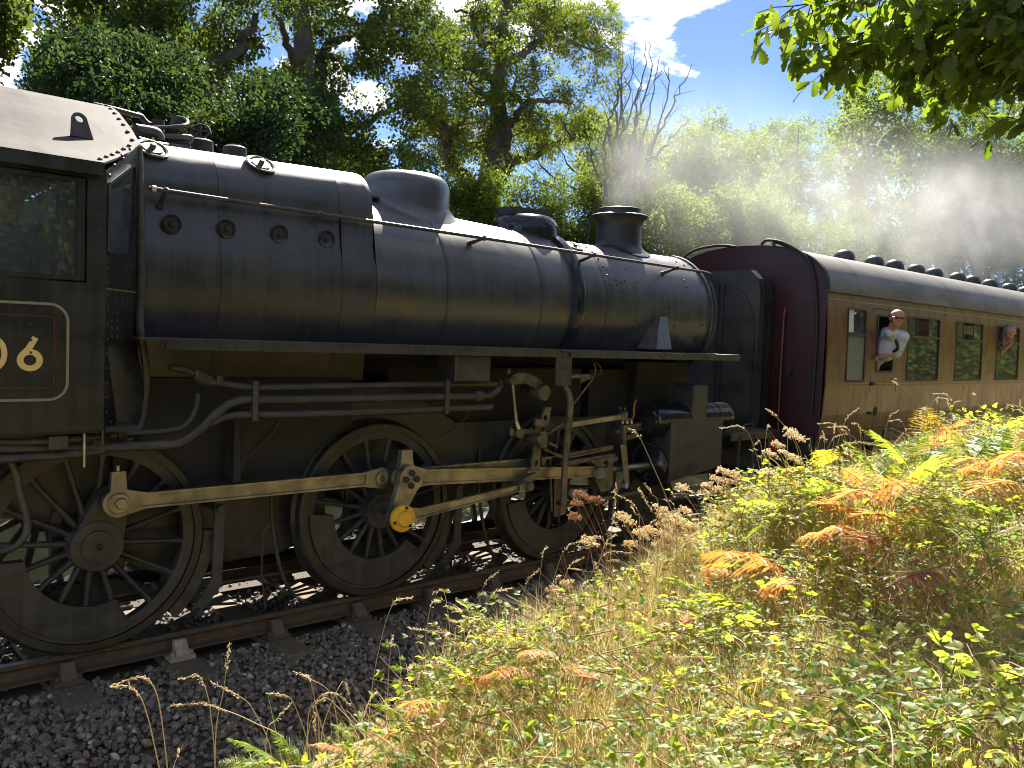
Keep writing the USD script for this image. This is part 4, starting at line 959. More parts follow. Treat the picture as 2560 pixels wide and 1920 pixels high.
def roof_z(y):
    return np.interp(np.abs(y), [0, 0.2, 0.374, 0.683, 0.88, 1.1, 1.36], [4.15, 4.13, 4.06, 3.885, 3.745, 3.605, 3.475])


side = sbox(-5.2, XF, 1.70, 3.43).difference(sbox(-3.75, -2.665, 2.70, 3.37).buffer(0.012))
cab = part(loco, "cab_side", plate(side, YS, YS + 0.012), "cab_black")
part(loco, "cab_side", plate(sbox(-5.2, XF, 1.70, 3.43).difference(sbox(-3.9, -2.75, 2.66, 3.40)), 1.288, 1.30), "cab_black")
cw_ = part(cab, "side_window", plate(sbox(-3.75, -2.665, 2.70, 3.37).difference(sbox(-3.72, -2.715, 2.73, 3.345)), YS + 0.004, YS + 0.026), "cab_black")
part(loco, "cab_window_pane", plate(sbox(-3.72, -2.715, 2.73, 3.345), YS + 0.018, YS + 0.022), "cab_glass")
part(loco, "cab_window_bar", box(-3.215, -3.185, YS + 0.005, YS + 0.03, 2.73, 3.345), "cab_black")
# angled front sheet with its window, in its own plane
udir = np.array([XI - XF, YI - YS, 0.0]); UL = np.linalg.norm(udir); udir /= UL
unrm = np.array([udir[1], -udir[0], 0.0])                      # towards the camera and the front


def on_front(poly, off0, off1, nrm=None):
    """A polygon in (u, z) of the angled sheet extruded along its normal."""
    v, f = plate(poly, 0, 1)
    base = np.array([XF, YS, 0.0])
    return base + v[:, :1] * udir + v[:, 2:] * np.array([0, 0, 1.0]) + (off0 + (off1 - off0) * (v[:, 1:2])) * unrm, f[:, ::-1]


def front_uz(px, py):
    v = ray(px, py); b = np.array([XF, YS, 0.0])
    k = ((b - EYE) @ unrm) / (v @ unrm)
    p = EYE + k * v
    return np.array([(p - b) @ udir, p[2]])


win = Polygon([front_uz(273, 463), front_uz(338, 413), front_uz(326, 637), front_uz(270, 631)]).buffer(-0.02).buffer(0.045, 8).buffer(-0.02)
fsheet = Polygon([(0, 3.44), (UL, 3.735), (UL, 1.62), (0.0, 1.60)])
cf = part(loco, "cab_front", on_front(fsheet.difference(win), -0.012, 0.0), "cab_black")
part(cf, "window_bead", on_front(win.buffer(0.012).difference(win.buffer(-0.006)), -0.008, 0.010), "cab_black")
part(loco, "front_window_pane", on_front(win.buffer(0.004), -0.008, -0.004), "front_glass")
part(cf, "seam", on_front(sbox(0, UL, 2.655, 2.662), 0.0, 0.002), "coach_lining")
part(loco, "cab_front_upper", plate_x(Polygon([(YI, 3.2)] + [(y, float(roof_z(y)) - 0.01) for y in np.linspace(YI, -YI, 24)] + [(-YI, 3.2)]), XI - 0.012, XI), "cab_black")
part(loco, "cab_front_upper", hull([(XI, -YI, 1.7), (XF, 1.3, 1.7), (XI, -YI, 3.7), (XF, 1.3, 3.44), (XI - .01, -YI, 1.7), (XF - .01, 1.3, 1.7), (XI - .01, -YI, 3.7), (XF - .01, 1.3, 3.44)]), "cab_black")
# roof
ys = np.linspace(-1.36, 1.36, 49)
xr = np.array([-6.0, -4.5, -3.5, -3.0, -2.6, 0.0])
RX = np.array([[(-2.19 if abs(y) < 0.90 else -2.19 - (abs(y) - 0.90) / 0.40 * 0.345) if j == 5 else x for j, x in enumerate(xr)] for y in ys])
RY = np.repeat(ys[:, None], 6, 1); RZ = np.repeat(roof_z(ys)[:, None], 6, 1)
top = grid_mesh(RX, RY, RZ); bot = grid_mesh(RX, RY, RZ - 0.014)
edge = loft([[(RX[i, 5], ys[i], RZ[i, 5]), (RX[i, 5], ys[i], RZ[i, 5] - 0.014)] for i in range(49)], closed=False, caps=False)
roof = part(loco, "cab_roof", join(top, (bot[0], bot[1][:, ::-1]), edge), "roof_black", 40)
part(roof, "eave_strip", join(box(-6, -2.57, -1.372, -1.345, 3.395, 3.482), box(-6, -2.56, -1.345, -1.30, 3.425, 3.44)), "cab_black")
part(loco, "roof_ventilator", join(box(-4.6, -3.15, -0.42, 0.5, 4.055, 4.10, 0.01)), "roof_black")
# lifting eye on the roof with its hole
eb = at(202, 317, y=-0.92)
el0, el1 = at(208, 318, y=-0.95), at(185, 285, y=-0.80)
eb = np.array([-2.60, -0.95, float(roof_z(0.95))])
ey = shapely.union_all([Point(0, 0.14).buffer(0.052, 20), Polygon([(-0.075, 0.0), (0.075, 0.0), (0.05, 0.15), (-0.05, 0.15)])]).difference(Point(0, 0.145).buffer(0.028, 16))
v, f = plate(ey, -0.009, 0.009)
ax = np.array([1.0, 0.1, 0.0]); ax /= np.linalg.norm(ax); upv = np.array([-0.35, 0.30, 0.9]); upv -= (upv @ ax) * ax; upv /= np.linalg.norm(upv); nv = np.cross(ax, upv)
part(roof, "lifting_eye", (eb + v[:, :1] * ax + v[:, 2:] * upv + v[:, 1:2] * nv, f), "roof_black")
# rivets
rp, rn = [], []
for y in np.linspace(-0.85, 0.1, 10):
    rp.append((-2.235, y, float(roof_z(y)) + 0.001)); rn.append((0, -0.45 if y < -0.2 else -0.2, 0.9))
for t in np.linspace(0.12, 0.95, 6):
    y = -0.90 - t * 0.40
    rp.append((-2.225 - t * 0.345 - 0.02, y, float(roof_z(y)) + 0.001)); rn.append((0, -0.5, 0.87))
part(roof, "roof_rivets", rivets(rp, np.array(rn), 0.016, 0.013), "roof_black", kind="stuff")
fp_, = [[]]
for u, z in [(0.03, 3.42), (0.10, 3.50), (0.21, 3.59), (0.23, 3.57), (0.33, 3.66), (0.03, 3.13), (0.03, 3.09), (0.03, 3.05), (0.03, 2.96), (0.025, 2.80), (0.025, 2.70), (0.17, 2.60), (0.25, 2.60), (0.33, 2.60)] + [(0.10 + 0.08 * (k % 2), 2.50 - 0.055 * (k // 2)) for k in range(8)] + [(0.03, 2.62 - 0.1 * k) for k in range(9)] + [(0.10, 1.74), (0.18, 1.72), (0.25, 1.70)]:
    fp_.append(np.array([XF, YS, 0]) + u * udir + [0, 0, z] + 0.0 * unrm)
part(cf, "front_rivets", rivets(fp_, unrm, 0.013, 0.011), "cab_black", kind="stuff")
sp_ = [(XF - 0.035, YS, z) for z in np.arange(1.78, 3.35, 0.105)] + [(x, YS, 1.745) for x in np.arange(-3.3, -2.6, 0.09)] + [(-2.70, YS, 1.80), (-2.66, YS, 1.77), (-2.68, YS, 1.86)] + [(-2.98, YS, z) for z in (2.40, 2.30, 2.22)]
part(cab, "side_rivets", rivets(sp_, np.array([0, -1.0, 0]), 0.010, 0.007), "cab_black", kind="stuff")
# lining and numerals
rr0 = sbox(-4.3, -2.755, 1.905, 2.545)
lin = rr0.buffer(-0.12).buffer(0.12, 12)
part(cab, "number_panel_lining", plate(lin.difference(lin.buffer(-0.017)), YS - 0.003, YS - 0.0005), "lining_cream")
li = lin.buffer(-0.085)
part(cab, "number_panel_lining", plate(li.difference(li.buffer(-0.007)), YS - 0.003, YS - 0.0005), "lining_red")
z0, z1 = at(75, 928, y=YS)[2], at(75, 842, y=YS)[2]
x6, x7 = at(42, 890, y=YS)[0], at(107, 890, y=YS)[0]
H_, W_ = z1 - z0, x7 - x6
r6 = W_ / 2
ring6 = affinity.scale(Point(0, 0).buffer(r6, 32), 1.0, 0.96).difference(affinity.scale(Point(0, 0).buffer(r6 * 0.50, 24), 1.0, 0.92))
stem = LineString(spline(np.array([(r6 * 0.42, H_ - r6 * 1.0), (-r6 * 0.10, r6 * 1.02), (-r6 * 0.55, r6 * 0.50), (-r6 * 0.74, 0.0)]), 8)).buffer(r6 * 0.25, cap_style="flat")
six = affinity.translate(shapely.union_all([ring6, stem.difference(affinity.scale(Point(0, 0).buffer(r6 * 0.50, 24), 1.0, 0.92))]), x6 + r6, z0 + r6 * 0.96)
part(cab, "numeral", plate(six, YS - 0.003, YS - 0.0004), "number_cream", label="cream numeral 6")
zero = affinity.scale(Point(0, 0).buffer(1, 32), W_ * 0.52, H_ * 0.5).difference(affinity.scale(Point(0, 0).buffer(1, 32), W_ * 0.30, H_ * 0.34))
part(cab, "numeral", plate(affinity.translate(zero, at(18, 890, y=YS)[0] - W_ * 0.52, (z0 + z1) / 2), YS - 0.003, YS - 0.0004), "number_cream", label="cream numeral 0, cut by the picture edge")
# beading pipe down the edge of the front sheet, curving back below the cab
bd = V((346, 368, -0.915), (351, 520, -0.92), (353, 700, -0.93), (350, 790, -0.95), (352, 838, -0.97), (361, 890, -0.98), (366, 940, -0.98), (362, 1000, -0.98), (353, 1050, -1.0), (335, 1088, -1.04), (300, 1112, -1.10), (230, 1130, -1.18), (100, 1142, -1.2), (-60, 1152, -1.2))
part(loco, "cab_beading", tube(spline(bd, 6), 0.030, 12), "pipe_black", 60)
part(loco, "cab_apron", hull(np.vstack([[(XI - 0.03, YI - 0.04, 2.3), (-2.17, -1.0, 1.95), (-2.2, -1.02, 1.75), (-2.33, -1.1, 1.60), (-2.55, -1.2, 1.585), (XF, YS + 0.01, 2.3)], np.array([(XI - 0.03, YI - 0.04, 2.3), (-2.17, -1.0, 1.95), (-2.2, -1.02, 1.75), (-2.33, -1.1, 1.60), (-2.55, -1.2, 1.585), (XF, YS + 0.01, 2.3)]) - unrm * 0.02])), "cab_black")
part(loco, "cab_pipe", tube(spline(V((-60, 1100, -1.2), (60, 1105, -1.2), (180, 1098, -1.2), (290, 1087, -1.2))), 0.022, 10), "pipe_black", 60)
part(loco, "pipe_clamp", bar(at(146, 1088, y=-1.24), at(146, 1125, y=-1.24), 0.06, 0.12, up=(1, 0, 0), b=0.01), "pipe_black")
part(loco, "drip_pipe", tube(V((211, 1080, -1.25), (211, 1168, -1.25)), [0.012, 0.008], 8), "rod_steel", 60)
part(loco, "foot_step_pipe", tube(spline(V((10, 1120, -1.1), (40, 1180, -1.1), (50, 1230, -1.1), (66, 1290, -1.1), (66, 1330, -1.1), (40, 1365, -1.1), (-20, 1385, -1.1))), 0.024, 10), "pipe_black", 60)
# inside of the cab
part(loco, "cab_floor", box(-5.6, -2.3, -1.28, 1.28, 1.68, 1.72), "dark_soot")
part(loco, "boiler_backhead", join(hull([(-2.35, -0.72, 1.72), (-2.35, 0.72, 1.72), (-2.35, -0.72, 3.3), (-2.35, 0.72, 3.3), (-2.7, -0.6, 1.72), (-2.7, 0.6, 1.72), (-2.6, -0.6, 3.2), (-2.6, 0.6, 3.2)]), cyl((-2.75, -0.3, 2.95), (-2.6, -0.3, 2.95), 0.09), cyl((-2.75, 0.1, 2.9), (-2.6, 0.1, 2.9), 0.07)), "dark_soot")
part(loco, "tender_bulkhead", box(-6.2, -5.9, -1.25, 1.25, 1.4, 3.3), "dark_soot")
part(loco, "gauge_pipes", join(tube(spline([(-2.7, -0.75, 2.4), (-2.75, -0.85, 2.7), (-2.72, -0.85, 3.0), (-2.6, -0.8, 3.2)]), 0.015), tube([(-2.74, -1.0, 2.5), (-2.72, -1.0, 3.2)], 0.018)), "plug_brass")

# ------------------------------------------------------------------ people
def person(name, label, bones, loc, extras, group=None):
    """bones: {material: [(p0, r0, p1, r1), ...]}; each material's bones become one smooth surface. The skin (body) is the part 'body'."""
    t = thing(name, label, "person", loc, group=group)
    for k, (nm, mt, bl, res) in enumerate(bones):
        parts_ = []
        for p0, r0, p1, r1 in bl:
            a = m3.Manifold.sphere(r0, 20).translate(tuple(map(float, p0))); b = m3.Manifold.sphere(r1, 20).translate(tuple(map(float, p1)))
            parts_.append(m3.Manifold.batch_hull([a, b]))
        mm = m3.Manifold.batch_boolean(parts_, m3.OpType.Add).refine_to_length(res)
        me = mm.to_mesh()
        tr = trimesh.Trimesh(me.vert_properties[:, :3], me.tri_verts, process=True)
        trimesh.smoothing.filter_taubin(tr, iterations=8)
        part(t, nm, tm(tr), mt, True)
    for nm, mesh, mt in extras:
        part(t, nm, mesh, mt, True)
    return t


def head_bones(c, face, up, s=1.0):
    """Skull, jaw, nose and ears around the head's centre; face and up are unit vectors."""
    f = np.asarray(face, float); u = np.asarray(up, float); f = f / np.linalg.norm(f); u = u - (u @ f) * f; u /= np.linalg.norm(u); w = np.cross(u, f)
    P = lambda a, b, d: np.asarray(c) + s * (a * f + b * u + d * w)
    bl = [(P(-0.02, 0.035, 0), 0.088 * s, P(0.02, 0.045, 0), 0.080 * s), (P(0.025, 0.0, 0), 0.070 * s, P(0.04, -0.065, 0), 0.048 * s), (P(0.045, -0.085, 0), 0.030 * s, P(0.03, -0.06, 0), 0.05 * s),
          (P(0.095, 0.02, 0), 0.010 * s, P(0.112, -0.018, 0), 0.014 * s), (P(0.0, 0.0, 0.082), 0.02 * s, P(0.0, -0.02, 0.080), 0.014 * s), (P(0.0, 0.0, -0.082), 0.02 * s, P(0.0, -0.02, -0.080), 0.014 * s),
          (P(0.085, -0.052, 0.018), 0.011 * s, P(0.085, -0.052, -0.018), 0.011 * s), (P(0.08, 0.035, 0.03), 0.018 * s, P(0.08, 0.035, -0.03), 0.018 * s)]
    return bl, P


def hand_bones(wrist, direction, palm_n, s=1.0, curl=0.5):
    d = np.asarray(direction, float); d /= np.linalg.norm(d); n = np.asarray(palm_n, float); n = n - (n @ d) * d; n /= np.linalg.norm(n); w = np.cross(n, d)
    W = np.asarray(wrist, float); out = [(W, 0.028 * s, W + d * 0.045 * s, 0.030 * s)]
    for k, (o, L) in enumerate(((-0.030, 0.070), (-0.010, 0.080), (0.010, 0.076), (0.030, 0.060))):
        b = W + s * (d * 0.085 + w * o)
        m = b + s * L * 0.5 * (d * math.cos(curl) + n * math.sin(curl)); e = m + s * L * 0.5 * (d * math.cos(2 * curl) + n * math.sin(2 * curl))
        out += [(W + s * (d * 0.02 + w * o * 0.8), 0.014 * s, b, 0.0105 * s), (b, 0.010 * s, m, 0.009 * s), (m, 0.009 * s, e, 0.007 * s)]
    th = W + s * (d * 0.03 - w * 0.03)
    out += [(W + d * 0.015 * s, 0.014 * s, th + s * (d * 0.02 - w * 0.02), 0.011 * s), (th + s * (d * 0.02 - w * 0.02), 0.0105 * s, th + s * (d * 0.055 - w * 0.02 + n * 0.015), 0.008 * s)]
    return out


# driver in the cab, back to us, behind the side window
dx, dy = -3.00, -0.72
D = lambda a, b, z: np.array([dx + a, dy + b, z])
hb_, hp_ = head_bones(D(0.02, 0.03, 3.26), (0.75, 0.65, -0.15), (0, 0, 1))
person("person", "person in grey overalls standing inside the cab behind the side window", [
    ("body", "skin", hb_ + [(D(0, 0, 3.06), 0.055, D(0.01, 0.02, 3.2), 0.055)] + hand_bones(D(0.34, 0.02, 2.62), (0.6, 0.3, 0.3), (0.2, 0.8, 0)), 0.018),
    ("overalls", "overall_grey", [(D(0, 0.0, 2.55), 0.15, D(0, 0, 2.96), 0.13), (D(-0.12, -0.03, 2.96), 0.085, D(0.12, 0.03, 2.96), 0.085), (D(-0.11, 0, 2.55), 0.13, D(0.11, 0, 2.55), 0.13), (D(-0.05, 0, 2.97), 0.1, D(0.05, 0, 3.03), 0.06),
        (D(0.19, 0.02, 2.96), 0.072, D(0.25, -0.06, 2.70), 0.056), (D(0.25, -0.06, 2.70), 0.055, D(0.34, 0.02, 2.62), 0.042), (D(-0.19, -0.02, 2.96), 0.072, D(-0.24, -0.02, 2.68), 0.056), (D(-0.24, -0.02, 2.68), 0.055, D(-0.2, 0.14, 2.5), 0.042),
        (D(-0.09, 0, 2.5), 0.115, D(-0.10, 0, 2.1), 0.085), (D(-0.10, 0, 2.1), 0.082, D(-0.10, 0, 1.80), 0.07), (D(0.09, 0, 2.5), 0.115, D(0.10, 0, 2.1), 0.085), (D(0.10, 0, 2.1), 0.082, D(0.10, 0, 1.80), 0.07)], 0.025),
    ("boot", "black_plastic", [(D(-0.10, -0.02, 1.775), 0.05, D(-0.10, 0.14, 1.765), 0.042)], 0.02), ("boot", "black_plastic", [(D(0.10, -0.02, 1.775), 0.05, D(0.10, 0.14, 1.765), 0.042)], 0.02)],
    (dx, dy, 1.72), [("cap", join(lathe([(0.104, 0), (0.112, 0.04), (0.10, 0.085), (0.05, 0.1), (1e-3, 0.1)], hp_(-0.005, 0.055, 0), hp_(0, 1, 0) - hp_(0, 0, 0), 24), hull([hp_(0.08, 0.055, 0.07), hp_(0.08, 0.055, -0.07), hp_(0.16, 0.04, 0.04), hp_(0.16, 0.04, -0.04), hp_(0.08, 0.065, 0.07), hp_(0.08, 0.065, -0.07)])), "hair_dark")])

# ------------------------------------------------------------------ passenger coach
CX0, CX1 = 7.02, 27.0


def cy(z):                                                    # how far out the side stands at each height (near side)
    return -float(np.interp(z, [1.15, 1.5, 1.9, 2.4, 3.0, 3.27], [1.335, 1.395, 1.415, 1.415, 1.40, 1.362]))


coach = thing("passenger_coach", "maroon railway coach with grey roof coupled ahead of the engine", "railway coach", (CX0, 0, 0))


def skin(poly, o0=-0.02, o1=0.0, side_=1):
    """A polygon in (x, z) laid on the curved coach side, from o0 to o1 metres outwards."""
    v, f = plate(poly, 0.0, 1.0)
    y = np.array([cy(z) for z in v[:, 2]]) - np.where(v[:, 1] < 0.5, o1, o0)
    return np.stack([v[:, 0], side_ * y, v[:, 2]], 1), (f if side_ > 0 else f[:, ::-1])


WIN = [("narrow", 7.58, 8.14, 1.99, 3.06), ("door", 8.52, 9.08, 2.13, 3.00)] + [("wide", a, a + 1.22, 1.99, 3.03) for a in (9.60, 11.55, 13.5, 15.45, 17.4, 19.35, 21.3, 23.25)]
rnd = lambda a, b, c, d, r=0.05: sbox(a + r, b - r, c + r, d - r).buffer(r, 6)
holes = shapely.union_all([rnd(a, b, c, d) for _, a, b, c, d in WIN])
for zz0, zz1, mt in ((1.21, 1.50, "maroon_bank_reflection"), (1.50, 1.90, "maroon_bank_reflection"), (1.90, 2.45, "maroon"), (2.45, 3.06, "maroon"), (3.06, 3.272, "maroon")):
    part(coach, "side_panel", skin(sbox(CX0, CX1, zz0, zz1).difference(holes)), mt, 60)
for zz0, zz1 in ((1.21, 1.9), (1.9, 2.2), (3.0, 3.27)):
    part(coach, "far_side_panel", skin(sbox(CX0, CX1, zz0, zz1), side_=-1), "maroon", 60)
far_h = shapely.union_all([sbox(a, b, 2.2, 3.0) for _, a, b, c, d in WIN])
part(coach, "far_side_panel", skin(sbox(CX0, CX1, 2.2, 3.0).difference(far_h), side_=-1), "maroon", 60)
for z_ in (1.905, 1.945):
    part(coach, "side_lining", skin(sbox(CX0 + 0.02, CX1, z_, z_ + 0.012), 0.003, 0.004), "coach_lining", 60)
part(coach, "side_lining", skin(sbox(CX0 + 0.02, CX1, 3.155, 3.172), 0.003, 0.004), "coach_lining", 60)
part(coach, "gutter", join(box(CX0 - 0.02, CX1, -1.395, -1.355, 3.262, 3.30, 0.008)), "coach_roof")
for nm, a, b, c, d in WIN:
    hole = rnd(a, b, c, d)
    w = part(coach, "window" if nm != "door" else "door_window", skin(hole.buffer(0.012).difference(hole.buffer(-0.016)), 0.005, 0.012), "coach_frame", 60)
    if nm == "wide":
        part(w, "pane", skin(sbox(a + 0.01, b - 0.01, c + 0.01, 2.685), -0.012, -0.009), "coach_glass", 60)
        part(w, "transom", skin(sbox(a, b, 2.685, 2.725), -0.004, 0.016), "coach_frame", 60)
        o0, o1 = (a + 0.34, a + 0.80) if abs(a - 13.5) > 0.1 else (a + 0.30, a + 0.86)
        part(w, "slide_glass", skin(sbox(a + 0.01, o0, 2.725, d - 0.01), -0.016, -0.013), "coach_glass", 60)
        part(w, "slide_glass", skin(sbox(o1, b - 0.01, 2.725, d - 0.01), -0.016, -0.013), "coach_glass", 60)
        for q in (o0, o1):
            part(w, "glazing_bar", skin(sbox(q - 0.014, q + 0.014, 2.725, d - 0.01), -0.01, 0.0), "coach_frame", 60)
    elif nm == "narrow":
        part(w, "frosted_pane", skin(sbox(a + 0.01, b - 0.01, c + 0.01, 2.66), -0.012, -0.009), "frosted", 60)
        part(w, "transom", skin(sbox(a, b, 2.66, 2.70), -0.004, 0.016), "coach_frame", 60)
        part(w, "toplight", skin(sbox(a + 0.2, b - 0.01, 2.70, d - 0.02), -0.016, -0.013), "coach_glass", 60)
        part(w, "blind", skin(sbox(a + 0.02, a + 0.2, 2.71, d - 0.02), -0.02, -0.012), "curtain_white", 60)
# door lines, handle, hinges, grab rail, lamp bracket
dr = rnd(8.36, 9.24, 1.24, 3.10, 0.04)
part(coach, "door", join(skin(dr.difference(dr.buffer(-0.012)).intersection(sbox(8, 10, 1.9, 3.3)), 0.002, 0.004), skin(dr.difference(dr.buffer(-0.012)).intersection(sbox(8, 10, 1.2, 1.9)), 0.002, 0.004)), "dark_soot", 60)
for x, z in ((9.16, 2.02), (8.42, 1.50), (8.42, 1.95)):
    part(coach, "door_handle" if x > 9 else "door_hinge", box(x - 0.06, x + 0.06, cy(z) - 0.03, cy(z) + 0.01, z - 0.02, z + 0.02, 0.006), "aluminium" if x > 9 else "dark_soot")
part(coach, "door_stain", skin(Point(8.62, 1.52).buffer(0.07), 0.0025, 0.0035), "dark_soot", 60, label="dark oily stain below the door")
# roof
ra_ = np.linspace(0, 180, 33)
def roof_ring(x, grow=0.0):
    out = []
    for a in ra_:
        c, s = math.cos(math.radians(a)), math.sin(math.radians(a))
        y = -(1.385 + grow) * np.sign(c) * abs(c) ** 0.80; z = 3.285 + (0.675 + grow) * abs(s) ** 0.86
        out.append((x, y, z))
    return out


part(coach, "roof", loft([roof_ring(x) for x in np.linspace(CX0 - 0.06, CX1, 12)], closed=False, caps=False), "coach_roof", True)
for x in np.arange(CX0 + 0.9, CX1, 1.7):
    part(coach, "roof_seam", loft([roof_ring(x, 0.003), roof_ring(x + 0.022, 0.003)], closed=False, caps=False), "coach_roof", True)
part(coach, "roof_end_rib", loft([roof_ring(CX0 - 0.065, -0.03), roof_ring(CX0 - 0.065, 0.012), roof_ring(CX0 + 0.01, 0.012), roof_ring(CX0 + 0.01, -0.0)], closed=False, caps=False), "dark_soot", 60)
part(coach, "ceiling", box(CX0, CX1, -1.25, 1.25, 3.22, 3.24), "interior_mid")
part(coach, "floor", box(CX0, CX1, -1.3, 1.3, 1.2, 1.26), "interior_dark")
part(coach, "partition", join(box(9.3, 9.34, -1.28, 1.28, 1.26, 3.2), box(8.2, 8.24, -1.28, 0.4, 1.26, 3.2)), "interior_mid")
for x in np.arange(9.9, 24, 1.95):
    for s in (-0.75, 0.75):
        part(coach, "seat", join(box(x - 0.42, x - 0.30, s - 0.45, s + 0.45, 1.26, 2.5, 0.03), box(x - 0.31, x + 0.1, s - 0.45, s + 0.45, 1.55, 1.75, 0.03)), "interior_mid")
# dome ventilators along the roof
for x in (9.42, 10.50, 11.30, 12.22, 13.05, 14.2, 15.0, 16.0, 17.2, 18.3, 19.4, 20.6):
    c = np.array([x, -0.34, 3.985])
    part(coach, "roof_ventilator", join(lathe([(0.10, -0.12), (0.10, -0.03), (0.165, -0.04), (0.175, -0.01), (0.168, 0.05), (0.135, 0.11), (0.075, 0.145), (1e-3, 0.155)], c, (0, 0, 1), 24)), "vent_black")
part(coach, "roof_conduit", bar((7.3, -0.62, 3.875), (10.05, -0.62, 3.875), 0.05, 0.05, b=0.008), "maroon_end")
# end wall, slightly bowed; handrail pipes over the roof edge; gangway
yy_ = np.linspace(-1.36, 1.36, 21)
ex = lambda y: 6.90 + 0.12 * (abs(y) / 1.36) ** 2
endp = []
def rz(y):
    return float(np.interp(-abs(y), [p[1] for p in roof_ring(0)[:17]], [p[2] for p in roof_ring(0)[:17]]))
EXX = np.array([[ex(y)] * 7 for y in yy_]); EYY = np.array([[y] * 7 for y in yy_])
EZZ = np.array([np.concatenate([[1.2, 1.7, 2.3, 2.9], np.linspace(3.2, max(rz(y) - 0.01, 3.25), 3)]) for y in yy_])
for k in range(7):
    z_ = EZZ[:, k]
    EYY[:, k] = np.sign(EYY[:, k]) * np.minimum(np.abs(EYY[:, k]), [-cy(z) if z < 3.27 else 2 for z in z_])
part(coach, "end_panel", grid_mesh(EXX, EYY, EZZ), "maroon_end", True)
part(coach, "end_seam", loft([[(ex(y) - 0.004, y, 3.14), (ex(y) - 0.004, y, 3.155)] for y in np.linspace(-1.36, -0.6, 8)], closed=False, caps=False), "dark_soot")
gw = [(-0.66, 1.15), (0.66, 1.15), (0.66, 3.2), (0.62, 3.42), (0.48, 3.55), (-0.48, 3.55), (-0.62, 3.42), (-0.66, 3.2)]
gp = part(coach, "gangway", plate_x(Polygon(gw), 6.42, 6.56), "gangway_black")
for k in range(5):
    x = 6.57 + 0.065 * k
    part(gp, "bellows_fold", plate_x(Polygon(gw).buffer(-0.06), x, x + 0.03), "dark_soot")
part(gp, "bellows_core", plate_x(Polygon(gw).buffer(-0.1), 6.5, 6.92), "dark_soot")
for s in (-1, 1):
    arch = Polygon([(s * 0.03, 1.3), (s * 0.60, 1.3), (s * 0.60, 2.65)] + [(s * (0.03 + 0.57 * math.cos(math.radians(a)) if a < 88 else 0.03), 2.65 + 0.72 * math.sin(math.radians(a))) for a in range(5, 91, 7)])
    if not arch.is_valid:
        arch = arch.buffer(0)
    part(gp, "gangway_door", join(plate_x(arch.difference(arch.buffer(-0.03)), 6.40, 6.42), plate_x(arch.buffer(-0.03).intersection(sbox(-1, 1, 2.86, 2.89)), 6.408, 6.42)), "gangway_black")
pipes = [[(6.95, -0.30, 3.98), (6.93, -0.42, 4.03), (6.92, -0.72, 3.96), (6.92, -1.05, 3.75), (6.93, -1.17, 3.5), (6.95, -1.22, 3.2), (6.96, -1.26, 2.6), (6.96, -1.25, 1.5)], [(6.95, 0.15, 3.97), (6.93, 0.5, 4.0), (6.92, 0.95, 3.93), (6.92, 1.2, 3.72), (6.92, 1.3, 3.4)], [(7.3, -0.35, 3.96), (7.1, -0.40, 4.0), (6.98, -0.55, 3.99), (7.1, -0.75, 3.9), (7.3, -0.8, 3.84)]]
for q in pipes:
    part(coach, "end_pipe", tube(spline(q, 6), 0.022, 9), "dark_soot", 60)
part(coach, "end_handrail", tube(spline([(6.93, -0.78, 1.25), (6.88, -0.78, 1.3), (6.88, -0.78, 2.9), (6.93, -0.78, 2.95)]), 0.013, 8), "maroon", 60)
part(coach, "lamp_iron", box(6.9, 6.96, -0.93, -0.85, 2.05, 2.2), "dark_soot")
# underframe
part(coach, "solebar", join(box(CX0, CX1, -1.28, -1.18, 0.98, 1.205), box(CX0, CX1, 1.18, 1.28, 0.98, 1.205)), "frame_black")
part(coach, "headstock", box(6.96, 7.06, -1.28, 1.28, 0.92, 1.2), "dark_soot")
for s in (-1, 1):
    part(coach, "buffer", lathe([(0.14, 6.96), (0.12, 6.9), (0.09, 6.75), (0.08, 6.50), (0.25, 6.48), (0.255, 6.45), (0.1, 6.425), (1e-3, 6.42)], (0, s * 0.87, 1.06), (1, 0, 0), 36), "dark_soot")
part(coach, "foot_board", join(box(8.3, 9.5, -1.42, -1.22, 1.02, 1.045), box(8.5, 8.54, -1.3, -1.24, 1.04, 1.2), box(9.2, 9.24, -1.3, -1.24, 1.04, 1.2)), "frame_black")
for bx0 in (9.2, 23.2):
    part(coach, "bogie", join(box(bx0 - 1.9, bx0 + 1.9, -1.06, -0.94, 0.45, 0.75, 0.03), box(bx0 - 0.4, bx0 + 0.4, -1.1, -0.9, 0.3, 0.6, 0.03), *[box(bx0 + d - 0.14, bx0 + d + 0.14, -1.12, -0.92, 0.36, 0.62, 0.03) for d in (-1.3, 1.3)], box(bx0 - 1.7, bx0 + 1.7, -0.6, 0.6, 0.5, 0.9)), "dark_soot")
    for d in (-1.3, 1.3):
        part(coach, "coach_wheel", join(*[lathe([(1e-3, s * 0.80), (0.40, s * 0.80), (0.42, s * 0.82), (0.457, s * 0.82), (0.46, s * 0.72), (0.487, s * 0.70), (0.4, s * 0.685), (1e-3, s * 0.70)], (bx0 + d, 0, 0.457), (0, 1, 0), 36) for s in (-1, 1)], cyl((bx0 + d, -0.8, 0.457), (bx0 + d, 0.8, 0.457), 0.08)), "dark_soot")
part(coach, "battery_box", box(12.6, 15.2, -1.2, -0.5, 0.45, 0.98, 0.02), "dark_soot")

